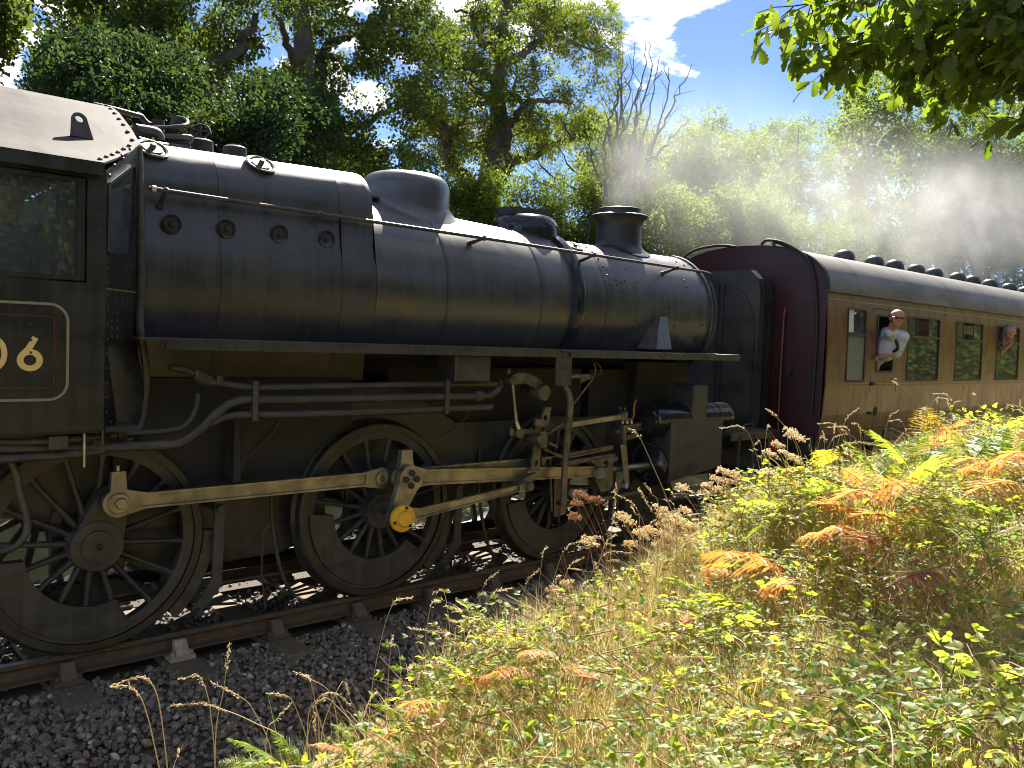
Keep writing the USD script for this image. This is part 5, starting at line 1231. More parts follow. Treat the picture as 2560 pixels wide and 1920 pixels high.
# man leaning out of the door window, looking back along the train
hc = at(2242, 797, y=-1.74)
L = lambda a, b, c: np.array([8.78 + a, b, c])
fdir = np.array([-0.72, -0.62, -0.12])
hb_, hp_ = head_bones(hc, fdir, (0.02, -0.12, 1.0), 1.12)
nk = hc + [0.05, 0.10, -0.16]
sh_r = at(2256, 843, y=-1.70); sh_l = at(2216, 832, y=-1.42)
ch = (sh_r + sh_l) / 2 + [0, 0.02, -0.10]
hip = np.array([8.80, -1.14, 2.12])
elb = at(2244, 888, y=-1.62); wr = at(2206, 890, y=-1.48)
person("person", "balding person in sunglasses and white shirt leaning out of the coach door window", [
    ("body", "skin", hb_ + [(nk, 0.062, hc + [0.01, 0.02, -0.03], 0.062), (elb + [0.0, 0, 0.02], 0.048, wr, 0.034)] + hand_bones(wr, (-0.8, 0.3, -0.15), (0, 0.2, -1)), 0.018),
    ("shirt", "shirt_white", [(sh_r, 0.10, sh_l, 0.09), (ch, 0.16, hip + [0, -0.05, 0.18], 0.16), (nk + [0, 0.02, -0.04], 0.075, ch + [0, 0, 0.08], 0.13), (sh_r, 0.095, elb + [0.0, 0.02, 0.03], 0.08), (sh_l, 0.085, sh_l + [-0.05, 0.1, -0.28], 0.07), (ch + [0, -0.02, 0], 0.15, elb + [-0.05, 0.16, 0.02], 0.13)], 0.024),
    ("trousers", "trousers", [(hip + [0.02, -0.05, 0.16], 0.15, hip + [-0.02, 0.0, -0.2], 0.15), (hip + [-0.08, 0.0, -0.2], 0.10, hip + [-0.08, 0.05, -0.95], 0.07), (hip + [0.08, 0.0, -0.2], 0.10, hip + [0.08, 0.05, -0.95], 0.07)], 0.026)],
    (hip[0], hip[1], 1.26), [
    ("sunglasses", join(hull([hp_(0.104, b, d) for b in (0.008, 0.036) for d in (0.008, 0.058)] + [hp_(0.112, b, d) for b in (0.011, 0.033) for d in (0.012, 0.052)]), hull([hp_(0.104, b, d) for b in (0.008, 0.036) for d in (-0.008, -0.058)] + [hp_(0.112, b, d) for b in (0.011, 0.033) for d in (-0.012, -0.052)]), tube([hp_(0.106, 0.03, -0.012), hp_(0.11, 0.032, 0), hp_(0.106, 0.03, 0.012)], 0.004, 6), tube([hp_(0.102, 0.03, 0.058), hp_(0.05, 0.028, 0.088), hp_(-0.01, 0.02, 0.09)], 0.004, 6), tube([hp_(0.102, 0.03, -0.058), hp_(0.05, 0.028, -0.088), hp_(-0.01, 0.02, -0.09)], 0.004, 6)), "black_plastic"),
    ("hair", join(ball(hp_(-0.04, 0.012, 0), 0.094 * 1.12, 18, (1, 1, 1)), ball(hp_(0.0, -0.075, 0.0), 0.05, 12, (1, 1, 0.7)) if False else None), "hair_dark"),
    ("strap", tube(spline([sh_l + [-0.03, -0.07, 0.07], ch + [-0.12, -0.10, 0.02], ch + [-0.10, -0.13, -0.10], elb + [-0.12, 0.02, 0.05]]), 0.022, 8), "black_plastic"),
    ("green_shirt_hem", lathe([(0.155, 0), (0.165, 0.06), (0.16, 0.14), (0.12, 0.16)], hip + [-0.01, -0.02, -0.18], (0, 0, 1), 24), "shirt_green")])
# grey-haired passenger resting chin on hand at the toplight
hc = at(2523, 832, y=-1.52)
hb_, hp_ = head_bones(hc, (-0.75, -0.6, -0.25), (-0.1, -0.15, 1.0), 1.12)
wr = hc + [0.02, -0.03, -0.22]
person("person", "grey haired person resting chin on a hand at an open coach toplight", [
    ("body", "skin", hb_ + [(hc + [0.06, 0.10, -0.2], 0.06, hc + [0.02, 0.02, -0.03], 0.062), (wr, 0.034, wr + [0.02, 0.2, -0.22], 0.045)] + hand_bones(wr + [0.02, 0.0, 0.02], (-0.75, -0.25, 0.25), (-0.3, 0.1, 1.0), 1.1, 0.3), 0.018),
    ("jacket", "overall_grey", [(hc + [0.16, 0.42, -0.42], 0.14, hc + [0.1, 0.42, -0.9], 0.16), (hc + [-0.1, 0.40, -0.36], 0.09, hc + [0.3, 0.42, -0.36], 0.09), (wr + [0.02, 0.24, -0.22], 0.05, hc + [0.0, 0.40, -0.4], 0.07), (hc + [0.1, 0.42, -0.9], 0.16, hc + [0.1, 0.45, -1.2], 0.16)], 0.026)],
    tuple(hc + [0.1, 0.3, -1.35]), [("hair", join(ball(hp_(-0.02, 0.055, 0), 0.116, 18, (1, 1, 0.92)), ball(hp_(-0.05, 0.01, 0), 0.1, 16)), "hair_grey")])
# ------------------------------------------------------------------ trees beyond the line
def leaf_shape(L, W, fold=0.25, seg=2):
    """A small folded leaf along +x: 2 * seg * 2 triangles, lying about the xy plane."""
    xs = np.linspace(0, L, seg + 2)
    wd = W / 2 * np.sin(np.pi * np.clip(xs / L, 0, 1) ** 0.85)
    v = [(0, 0, 0)]
    for x, w in zip(xs[1:-1], wd[1:-1]):
        v += [(x, w, w * fold), (x, 0, -0.02 * L), (x, -w, w * fold)]
    v.append((L, 0, -0.08 * L))
    f = [(0, 2, 1), (0, 3, 2)]
    for k in range(seg - 1):
        a = 1 + 3 * k
        f += [(a, a + 1, a + 4), (a, a + 4, a + 3), (a + 1, a + 2, a + 5), (a + 1, a + 5, a + 4)]
    a = 1 + 3 * (seg - 1); e = len(v) - 1
    f += [(a, a + 1, e), (a + 1, a + 2, e)]
    return np.array(v, float), np.array(f)


def place(mesh, pos, rot, scale=1.0):
    return mesh[0] * scale @ rot.T + pos, mesh[1]


def rot_to(d, roll=0.0):
    d = np.asarray(d, float) / np.linalg.norm(d)
    a = np.cross([0, 0, 1.0], d); a = a / np.linalg.norm(a) if np.linalg.norm(a) > 1e-6 else np.array([0, 1.0, 0])
    b = np.cross(d, a)
    c, s = math.cos(roll), math.sin(roll)
    return np.stack([d, c * a + s * b, -s * a + c * b], 1)


def cluster(seed, n, rad, L, W, twigs=3):
    """A spray of leaves round a few twigs."""
    r = np.random.default_rng(seed)
    ms = []
    lf = leaf_shape(L, W, 0.3, 1)
    for _ in range(n):
        p = r.normal(size=3); p *= rad * r.random() ** 0.45 / np.linalg.norm(p)
        p[2] *= 0.7
        d = p + r.normal(size=3) * rad * 0.8 + [0, 0, -0.25 * rad]
        ms.append(place(lf, p, rot_to(d, r.normal() * 0.7), r.uniform(0.7, 1.25)))
    for _ in range(twigs):
        d = r.normal(size=3); d /= np.linalg.norm(d)
        ms.append(tube([[0, 0, 0], d * rad * 0.9], [0.008, 0.003], 3, False))
    return join(*ms)


CL = {"oak": [cluster(k, 34, 0.34, 0.13, 0.085) for k in range(4)], "fine": [cluster(20 + k, 36, 0.30, 0.085, 0.055) for k in range(4)], "broad": [cluster(40 + k, 30, 0.36, 0.15, 0.11) for k in range(4)]}


def inside(poly, n, rng, y0, y1, jit=0.0):
    """n points inside an outline seen in the photograph, spread in real depth between y0 and y1."""
    P = Polygon(poly); bx_ = P.bounds; out = []
    while len(out) < n:
        q = rng.uniform([bx_[0], bx_[1]], [bx_[2], bx_[3]], (4 * n, 2))
        ok = shapely.contains_xy(P, q[:, 0], q[:, 1])
        out += [tuple(a) for a in q[ok]]
    out = np.array(out[:n])
    ys = rng.uniform(y0, y1, n)
    return np.array([at(px, py, y=y) for (px, py), y in zip(out, ys)])


def limb(pxs, y, r0, r1, dy=0.0, rng=None, per=5):
    k = len(pxs)
    ys = y + np.linspace(0, dy, k)
    p = np.array([at(px, py, y=yy) for (px, py), yy in zip(pxs, ys)])
    s = spline(p, per)
    if rng is not None:
        s[1:-1] += rng.normal(size=(len(s) - 2, 3)) * r0 * 0.28
    return s, np.linspace(r0, r1, len(s))


def crown(t, pts, mat_, kind_, rng, s0=0.8, s1=1.35, flat=0.9):
    n = len(pts); loc = _loc[t]
    sc = rng.uniform(s0, s1, n)
    return instancer(f"{t}/crown", [("leaf_spray", m) for m in CL[kind_]], [mat_] * len(CL[kind_]), pts - loc, rand_quat(n, rng), sc, rng.integers(0, len(CL[kind_]), n), kind="stuff")


def clump_filter(pts, rng, freq, thr, seed):
    v = meshkit.fbm(pts * freq, 3, seed)
    return pts[v > np.quantile(v, thr)]


def along(limbs, rng, n, spread, start=0.25):
    out = []
    w = np.array([len(s) for s, _ in limbs], float); w /= w.sum()
    for k in rng.choice(len(limbs), n, p=w):
        s, r = limbs[k]
        u = rng.uniform(start, 1.0) * (len(s) - 1)
        i = int(u); p = s[i] + (s[min(i + 1, len(s) - 1)] - s[i]) * (u - i)
        out.append(p + rng.normal(size=3) * spread * [1, 1, 0.8])
    return np.array(out)


def twigs(limbs, rng, n, length, r0=0.025):
    """Crooked side twigs growing out of the limbs; returned as further limbs."""
    out = []
    w = np.array([len(s) for s, _ in limbs], float); w /= w.sum()
    for k in rng.choice(len(limbs), n, p=w):
        s, r = limbs[k]
        i = int(rng.uniform(0.2, 1.0) * (len(s) - 2))
        d = rng.normal(size=3); d[2] = abs(d[2]) * 0.8; d /= np.linalg.norm(d)
        p = [s[i]]
        L = length * rng.uniform(0.5, 1.3)
        for _ in range(4):
            p.append(p[-1] + d * L / 4)
            d = d + rng.normal(size=3) * 0.45; d /= np.linalg.norm(d)
        out.append((spline(np.array(p), 3), np.linspace(min(r0, r[i] * 0.7), 0.006, 13)))
    return out


def tree(name, label, limbs, pts, mat_, kind_, rng, base, group=None, bark="bark", s=(0.8, 1.35), trunk_n=1):
    t = thing(name, label, "tree", base, group)
    part(t, "trunk", join(*[tube(a, r, 10) for a, r in limbs[:trunk_n]]), bark, 60)
    for a, r in limbs[trunk_n:]:
        if r[0] > 0.045:
            part(t, "limb", tube(a, r, 8), bark, 60)
    tw = [tube(a, r, 4, False) for a, r in limbs[trunk_n:] if r[0] <= 0.045]
    if tw:
        part(t, "twigs", join(*tw), bark, 60, kind="stuff")
    crown(t, pts, mat_, kind_, rng, *s)
    return t


rg_ = np.random.default_rng(11)
# --- the open oak in the middle, limbs as they stand against the sky (z: pixels of a crop at 0.4069)
zz = lambda *q: [(900 + 0.4069 * a, 0.4069 * b) for a, b in q]
Y0 = 13.0
ground_oak = at(1215, 900, y=Y0); gz = float(terrain(ground_oak[0], Y0))
trunk_base = np.array([ground_oak[0] - 0.2, Y0, gz - 0.2])
tr = np.vstack([[trunk_base, trunk_base + (at(*zz((765, 1290))[0], y=Y0) - trunk_base) * 0.55], [at(*q, y=Y0) for q in zz((765, 1290), (775, 1190), (800, 1050), (822, 900), (855, 760), (845, 640), (842, 540), (868, 400), (874, 250), (880, 110), (900, 20), (905, -80))]])
trs = spline(tr, 5)
LB = [(trs, np.interp(np.linspace(0, 1, len(trs)), [0, 0.25, 0.45, 0.7, 1], [0.5, 0.36, 0.29, 0.20, 0.08]))]
for q, r0, r1, dy in [
    (((770, 1230), (720, 1180), (650, 1090), (560, 1010), (512, 930), (535, 840), (500, 790), (430, 740), (370, 680), (345, 620), (310, 560), (285, 520)), 0.26, 0.07, -2.0), (((540, 850), (600, 850), (680, 890), (760, 930)), 0.08, 0.03, 0.5), (((545, 775), (620, 760), (650, 700), (640, 640), (560, 570)), 0.07, 0.02, -1),
    (((370, 690), (330, 705), (260, 745)), 0.06, 0.02, -1), (((380, 690), (430, 675), (480, 650)), 0.055, 0.02, -1.5), (((785, 1190), (850, 1120), (900, 1050), (915, 995), (1040, 968), (1180, 890), (1300, 845), (1350, 785), (1400, 760)), 0.22, 0.06, 1.5), (((912, 990), (895, 900), (905, 840), (960, 740), (1005, 655), (1080, 615), (1190, 625), (1310, 628)), 0.17, 0.04, -1.2),
    (((1035, 968), (1030, 920), (1070, 870), (1130, 830)), 0.06, 0.02, 1), (((872, 395), (920, 372), (1000, 335), (1080, 262), (1180, 225), (1215, 175), (1320, 150), (1420, 135)), 0.16, 0.04, 1.5), (((1210, 225), (1300, 262), (1420, 300), (1520, 340)), 0.08, 0.02, 1.5), (((1110, 250), (1100, 180), (1140, 90)), 0.07, 0.02, 0.5),
    (((868, 300), (780, 290), (740, 235), (720, 130), (660, 80), (580, 60)), 0.13, 0.03, -1.5), (((830, 530), (780, 460), (720, 430), (630, 430), (550, 412)), 0.11, 0.025, -1.5), (((875, 200), (890, 90), (940, 62), (1010, 35), (1100, 0)), 0.13, 0.04, 1.0), (((845, 560), (920, 570), (960, 620)), 0.08, 0.03, 1), (((830, 640), (760, 590), (690, 520), (600, 500)), 0.07, 0.02, -1),
    (((1000, 650), (950, 560), (960, 480), (1010, 430)), 0.06, 0.02, 1), (((1300, 845), (1250, 760), (1240, 700)), 0.05, 0.02, 1), (((800, 760), (740, 750), (680, 760)), 0.05, 0.02, -.5), (((905, 30), (860, -30), (800, -60)), 0.07, 0.02, -.5)]:
    LB.append(limb(zz(*q), Y0, r0, r1, dy, rg_))
tw_ = twigs(LB[1:], rg_, 170, 1.5)
P_ = along(tw_, rg_, 1150, 0.24, 0.4)
out_ = zz((560, -60), (640, -120), (1100, -150), (1560, -60), (1600, 120), (1640, 200), (1600, 420), (1640, 520), (1560, 660), (1490, 870), (1300, 900), (1050, 950), (1000, 1050), (900, 1100), (700, 1080), (520, 1120), (480, 950), (380, 820), (240, 750), (200, 560), (320, 520), (520, 620), (560, 430), (540, 300), (600, 170))
keep = shapely.contains_xy(Polygon(out_).buffer(14), *to_px(P_).T)
P_ = np.vstack([P_[keep], clump_filter(inside(out_, 1500, rg_, Y0 + 0.2, Y0 + 2.6), rg_, 0.9, 0.70, 4), inside(zz((1280, 690), (1420, 660), (1510, 700), (1490, 870), (1350, 850)), 90, rg_, Y0, Y0 + 2), inside(zz((1080, 70), (1560, -20), (1620, 220), (1560, 360), (1350, 250), (1150, 210)), 170, rg_, Y0, Y0 + 2.4)])
tree("oak_tree", "open crowned oak with twisting dark limbs against the blue sky, behind the steam dome", LB + tw_, P_, "oak_leaf", "oak", rg_, trunk_base, s=(0.5, 0.85))

# --- the dense dark oak over the cab and firebox
Y1 = 10.0
b1 = np.array([at(760, 700, y=Y1)[0], Y1, 0.0]); b1[2] = float(terrain(b1[0], Y1)) - 0.2
L1 = [(spline(np.vstack([[b1, b1 + [0, 0, 2.5]], [at(*q, y=Y1) for q in ((745, 380), (752, 240), (760, 120), (745, -40))]]), 5), np.linspace(0.5, 0.16, 26))]
for q, r0, r1, dy in [(((748, 400), (640, 330), (520, 190), (600, 115), (640, 30)), 0.2, 0.06, -1.5), (((748, 330), (790, 190), (800, 140), (860, 92), (900, 80)), 0.18, 0.06, 1), (((720, 420), (600, 380), (460, 230), (430, 110), (445, 20), (470, -50)), 0.2, 0.07, -0.5), (((755, 200), (720, 110), (690, 40)), 0.12, 0.04, -0.8), (((820, 140), (850, 150), (868, 190)), 0.08, 0.03, 1),
                      (((520, 190), (400, 150), (300, 130), (200, 120)), 0.10, 0.03, -1), (((748, 380), (850, 330), (950, 290), (1040, 240)), 0.14, 0.04, 1), (((900, 80), (980, 60), (1060, 80)), 0.07, 0.03, 1), (((460, 230), (330, 240), (220, 220)), 0.1, 0.03, 0.5)]:
    L1.append(limb(q, Y1, r0, r1, dy, rg_))
o1 = [(95, 60), (120, -120), (1050, -120), (1085, 30), (1135, 60), (1140, 160), (1080, 250), (1030, 330), (1075, 390), (1110, 430), (1060, 480), (900, 450), (650, 430), (380, 340), (60, 245), (55, 205), (110, 150)]
P1_ = clump_filter(inside(o1, 6000, rg_, Y1 - 2.2, Y1 + 2.2), rg_, 0.75, 0.46, 9)
hole = np.zeros(len(P1_), bool)
pp_ = to_px(P1_)
for cx, cy_, rr in ((665, 155, 30), (700, 130, 26), (600, 178, 20), (655, 70, 22), (495, 35, 22), (868, 118, 24), (905, 20, 30), (965, 345, 26), (985, 410, 22), (1010, 170, 22), (80, 210, 26), (120, 60, 16), (725, 235, 14), (935, 250, 18)):
    hole |= np.hypot(pp_[:, 0] - cx, (pp_[:, 1] - cy_) * 1.2) < rr * 1.5
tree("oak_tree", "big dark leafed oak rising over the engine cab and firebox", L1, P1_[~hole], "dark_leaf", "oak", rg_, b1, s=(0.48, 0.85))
# --- the bluish green sycamore in front of it
Y2 = 6.6
b2 = np.array([at(560, 700, y=Y2)[0], Y2, 0.0]); b2[2] = float(terrain(b2[0], Y2)) - 0.2
L2 = [(spline(np.vstack([[b2, b2 + [0.1, 0, 2.0]], [at(*q, y=Y2) for q in ((570, 380), (520, 250), (500, 150))]]), 5), np.linspace(0.2, 0.05, 21))]
for q, dy in [(((570, 400), (680, 330), (760, 300)), 0.5), (((560, 370), (430, 290), (320, 230)), -0.5), (((540, 300), (430, 200), (350, 130)), 0.4), (((560, 360), (640, 280), (680, 210)), -0.4), (((565, 390), (700, 380), (820, 390)), 0)]:
    L2.append(limb(q, Y2, 0.07, 0.02, dy, rg_))
o2 = [(60, 245), (130, 120), (260, 90), (400, 130), (480, 150), (520, 260), (640, 210), (760, 230), (850, 290), (850, 400), (800, 430), (560, 440), (300, 330)]
P2_ = clump_filter(inside(o2, 3000, rg_, Y2 - 1.8, Y2 + 1.8), rg_, 0.9, 0.45, 17)
P2_ = P2_ + (np.stack([meshkit.fbm(P2_ * 0.75 + k * 17.3, 3, 60 + k) - 0.5 for k in range(3)], 1)) * [3.0, 3.0, 3.4] + rg_.normal(size=P2_.shape) * 0.18
P2_ = P2_[shapely.contains_xy(Polygon(o2).buffer(22), *to_px(P2_).T)]
tree("sycamore_tree", "dense blue green sycamore bushing out just behind the safety valves", L2, P2_, "sycamore_leaf", "oak", rg_, b2, s=(0.42, 0.7))
# --- edge of another tree at the left rim of the picture
b3 = at(-120, 500, y=8.0); b3[2] = float(terrain(b3[0], 8.0)) - 0.2
L3 = [(spline(np.vstack([[b3, b3 + [0, 0, 3]], [at(-110, 150, y=8), at(-90, -50, y=8)]]), 5), np.linspace(0.3, 0.1, 16)), limb(((-110, 160), (-40, 90), (30, 60)), 8.0, 0.09, 0.03, 0.3, rg_)]
tree("ash_tree", "tree at the left rim, only its leafy edge in the picture", L3, inside([(-300, -150), (20, -80), (58, 40), (40, 110), (0, 130), (-100, 220), (-300, 260)], 520, rg_, 6.8, 9.2), "dark_leaf", "oak", rg_, b3, s=(0.7, 1.1))


# --- bushes and trees of the hedge: outline in the photograph, depth in metres
def bush(name, label, poly, y0, y1, n, mat_, kind_, thr=0.25, freq=0.9, group=None, s=(0.7, 1.2), stems=6, seed=0):
    r = np.random.default_rng(100 + seed)
    pts = clump_filter(inside(poly, n, r, y0, y1), r, freq, thr, seed)
    off = np.stack([meshkit.fbm(pts * 0.55 + k * 31.7, 3, seed + k) - 0.5 for k in range(3)], 1)
    pts = pts + off * [2.2, 2.2, 2.6] + r.normal(size=pts.shape) * 0.16
    P = Polygon(poly); c = P.centroid
    ym = (y0 + y1) / 2
    b = at(c.x, P.bounds[3], y=ym); b[2] = float(terrain(b[0], ym)) - 0.15
    limbs = []
    for k in range(stems):
        tgt = pts[r.integers(0, len(pts))]
        s_ = b + r.normal(size=3) * [0.25, 0.25, 0]
        mid = (s_ + tgt) / 2 + r.normal(size=3) * 0.25 + [0, 0, 0.3]
        limbs.append((spline([s_, mid, tgt], 6), np.linspace(0.075, 0.012, 13)))
    return tree(name, label, limbs, pts, mat_, kind_, r, b, group, s=s, trunk_n=1)


bush("hawthorn_bush", "bright green bush right behind the top feed cover, at the foot of the open oak", [(850, 470), (900, 400), (980, 430), (1090, 450), (1180, 470), (1260, 470), (1330, 460), (1400, 520), (1420, 600), (1200, 620), (900, 560)], 7.5, 9.5, 1500, "hedge_leaf", "fine", 0.2, seed=1, s=(0.6, 1.0))
bush("hawthorn_bush", "yellowish bush left of the chimney, below the bare stems", [(1380, 500), (1420, 450), (1500, 440), (1560, 480), (1590, 600), (1560, 700), (1380, 640)], 7, 8.6, 900, "hedge_leaf", "fine", 0.25, seed=2, s=(0.55, 0.95))
bush("hazel_bush", "tall hazel directly behind the chimney smoke with a pointed top", [(1440, 420), (1490, 320), (1540, 295), (1640, 330), (1700, 320), (1740, 420), (1740, 660), (1560, 680), (1500, 560)], 8, 11, 1900, "hedge_leaf", "fine", 0.2, seed=3, s=(0.7, 1.15))
bush("hazel_bush", "rounded hazel hedge tree over the gangway end of the coach", [(1700, 340), (1760, 310), (1830, 305), (1900, 325), (1920, 430), (1930, 690), (1700, 680)], 8, 11, 1900, "hedge_leaf", "fine", 0.2, seed=4, s=(0.7, 1.15))
bush("hazel_bush", "hazel with a ragged low top beside the gap of sky, behind the first roof vent", [(1890, 330), (1960, 320), (2010, 310), (2070, 340), (2110, 390), (2130, 440), (2150, 700), (1900, 690)], 8.5, 11.5, 1700, "hedge_leaf", "fine", 0.2, seed=5, s=(0.7, 1.15))
bush("hazel_bush", "sunlit low hazel in front of the hedge, just above the coach end", [(1590, 560), (1660, 500), (1800, 480), (1930, 480), (1990, 520), (2010, 640), (1900, 680), (1600, 650)], 5.2, 7.5, 1800, "hedge_leaf", "fine", 0.25, seed=6, s=(0.55, 0.95))
bush("field_maple", "tall pale tree on the right standing in the steam, under the overhanging oak twigs", [(2085, 330), (2110, 230), (2140, 190), (2230, 150), (2400, 60), (2700, 40), (2760, 600), (2500, 640), (2150, 640), (2120, 480), (2150, 400)], 8, 13, 3600, "hedge_leaf", "broad", 0.3, 0.6, seed=7, s=(0.8, 1.3), stems=9)
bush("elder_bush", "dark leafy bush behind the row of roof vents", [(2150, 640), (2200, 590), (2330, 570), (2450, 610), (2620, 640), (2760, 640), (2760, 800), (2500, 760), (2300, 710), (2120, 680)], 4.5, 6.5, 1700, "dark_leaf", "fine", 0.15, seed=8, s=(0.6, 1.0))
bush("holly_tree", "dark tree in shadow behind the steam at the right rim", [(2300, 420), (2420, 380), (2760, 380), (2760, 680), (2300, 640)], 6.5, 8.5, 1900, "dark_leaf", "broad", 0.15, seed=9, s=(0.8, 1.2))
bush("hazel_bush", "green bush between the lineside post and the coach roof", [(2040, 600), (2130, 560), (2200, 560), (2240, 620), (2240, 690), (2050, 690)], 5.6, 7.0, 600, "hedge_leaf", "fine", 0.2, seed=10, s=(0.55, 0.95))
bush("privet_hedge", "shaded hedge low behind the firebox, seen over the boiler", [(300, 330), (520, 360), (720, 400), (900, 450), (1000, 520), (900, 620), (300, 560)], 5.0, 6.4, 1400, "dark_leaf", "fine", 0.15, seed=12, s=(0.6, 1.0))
for k, (cx, w) in enumerate(((-6, 7), (3, 8), (12, 8), (22, 9), (33, 9))):      # undergrowth added at the hedge foot, raised to shade the track under the train
    r = np.random.default_rng(300 + k)
    n = 1900
    pts = np.column_stack([r.uniform(cx - w / 2, cx + w / 2, n), r.uniform(4.0, 8.5, n), r.uniform(0, 3.3 if k < 3 else 2.2, n)])
    pts[:, 2] += terrain(pts[:, 0], pts[:, 1])
    b = (cx, 8.7, float(terrain(cx, 8.7)))
    tree("privet_hedge", "added undergrowth on the far bank that shades the track, glimpsed between the wheels", [(spline([b, np.add(b, (0.2, 0, 1)), np.add(b, (0.4, 0, 2))], 4), np.linspace(0.05, 0.02, 9))], pts, "dark_leaf", "fine", r, b, "hedge along the far bank", s=(0.9, 1.5))

# --- bare stems of a dead sapling left of the smoke
r = np.random.default_rng(77)
dz = lambda *q: [(900 + 0.4069 * a, 0.4069 * b) for a, b in q]
Yd = 7.0
bd_ = at(1560, 700, y=Yd); bd_[2] = float(terrain(bd_[0], Yd)) - 0.1
ds = thing("dead_sapling", "bare dead sapling of thin upright stems left of the chimney smoke", "tree", bd_)
stems = [((1590, 1300), (1570, 1050), (1560, 900), (1590, 760), (1660, 560), (1690, 260)), ((1600, 1280), (1600, 1000), (1610, 850), (1660, 700), (1740, 470), (1755, 250)), ((1640, 1280), (1660, 1000), (1670, 850), (1740, 640), (1790, 430), (1778, 255)), ((1680, 1250), (1700, 1000), (1740, 830), (1800, 600), (1840, 340)),
         ((1720, 1200), (1760, 1000), (1830, 800), (1890, 560), (1900, 420)), ((1740, 1150), (1800, 900), (1900, 700), (1960, 570), (2040, 395)), ((1520, 1280), (1460, 1080), (1420, 950), (1410, 830)), ((1515, 1200), (1510, 1000), (1500, 860), (1540, 720)), ((1590, 900), (1570, 700), (1590, 540), (1640, 380)), ((1620, 800), (1610, 600), (1600, 440)), ((1760, 980), (1840, 930), (1950, 800), (2040, 720)), ((1690, 950), (1690, 760), (1700, 600), (1745, 500)), ((1560, 1000), (1530, 800), (1560, 660), (1600, 520))]
for q in stems:
    s_, rr = limb(dz(*q), Yd + r.uniform(-0.5, 0.5), 0.045, 0.008, r.uniform(-0.4, 0.4), None)
    s_[1:-1] += r.normal(size=(len(s_) - 2, 3)) * 0.025
    part(ds, "stem", tube(s_, rr, 6), "bark_pale", 60)
    sub = []
    for _ in range(9):
        i = int(r.uniform(0.3, 0.95) * (len(s_) - 2))
        d = (s_[i + 1] - s_[i]); d /= np.linalg.norm(d)
        e = s_[i] + (d + r.normal(size=3) * 0.45) * r.uniform(0.2, 0.7)
        sub.append(tube([s_[i], (s_[i] + e) / 2 + r.normal(size=3) * 0.02, e], [0.010, 0.007, 0.003], 4, False))
    part(ds, "twigs", join(*sub), "bark_pale", 60, kind="stuff")
# --- thin round-leaved sapling between the oak and the bare stems
Ys = 9.0
bs = at(1380, 640, y=Ys); bs[2] = float(terrain(bs[0], Ys)) - 0.1
Ls = [limb(dz(*q), Ys, 0.05, 0.01, r.uniform(-.5, .5), r) for q in (((1480, 1300), (1400, 1130), (1290, 1030), (1220, 900)), ((1450, 1250), (1420, 1100), (1330, 1010), (1380, 900)), ((1400, 1280), (1300, 1150), (1140, 1050), (1080, 960)), ((1350, 1280), (1250, 1180), (1120, 1130), (1020, 1030)))]
tree("alder_sapling", "thin alder sapling with sparse round leaves left of the bare stems", Ls, along(Ls, r, 110, 0.22, 0.3), "oak_leaf", "fine", r, bs, s=(0.35, 0.6))

# --- fence post with two rails on the far bank
pb = at(2145, 700, y=5.2)
pst = thing("fence_post", "grey wooden fence post with a pale cap on the far bank", "fence post", (pb[0], 5.2, float(terrain(pb[0], 5.2)) - 0.2))
pt = at(2142, 632, y=5.2)
part(pst, "post", box(pb[0] - 0.11, pb[0] + 0.11, 5.09, 5.31, float(terrain(pb[0], 5.2)) - 0.2, pt[2], 0.015), "post_wood")
part(pst, "cap", hull([(pb[0] + a * 0.16, 5.2 + b * 0.16, pt[2]) for a in (-1, 1) for b in (-1, 1)] + [(pb[0] + a * 0.16, 5.2 + b * 0.16, pt[2] + 0.05) for a in (-1, 1) for b in (-1, 1)] + [(pb[0], 5.2, pt[2] + 0.16)]), "post_wood")
for py in (636, 663):
    a = at(2152, py, y=5.2)
    part(pst, "fence_rail", box(a[0] - 0.05, a[0] + 3.2, 5.17, 5.24, a[2] - 0.07, a[2] + 0.07, 0.01), "post_wood")
# ------------------------------------------------------------------ plants on the near bank
rb = np.random.default_rng(21)


def surf(px, py, h=0.35, far=14.0):
    """Where the line of sight through a pixel meets the plants: h above the ground."""
    v = ray(px, py); k = 1.2
    while k < far:
        p = EYE + v * k
        if p[2] < float(terrain(p[0], p[1], False)) + h:
            return p
        k += 0.05
    return EYE + v * far


def strip_leaf(L, W, m, lobes, fold=0.15, droop=0.15, tip=1.0):
    """A lobed or toothed blade along +x made of m steps; lobes 0..1 is how deep the notches are."""
    v, f = [], []
    for k in range(m + 1):
        t = k / m
        w = W / 2 * (math.sin(math.pi * min(t ** 0.8 * 0.93 + 0.05, 1)) if tip else (1 - t)) + 0.0005
        if k % 2 and 0 < k < m:
            w *= 1 - lobes
        x, z = L * t, -droop * L * t * t
        sh = 0.35 * L / m if not k % 2 else 0
        v += [(x + sh, w, z + fold * w), (x, 0, z), (x + sh, -w, z + fold * w)]
    for k in range(m):
        a = 3 * k
        f += [(a, a + 1, a + 4), (a, a + 4, a + 3), (a + 1, a + 2, a + 5), (a + 1, a + 5, a + 4)]
    return np.array(v, float), np.array(f)


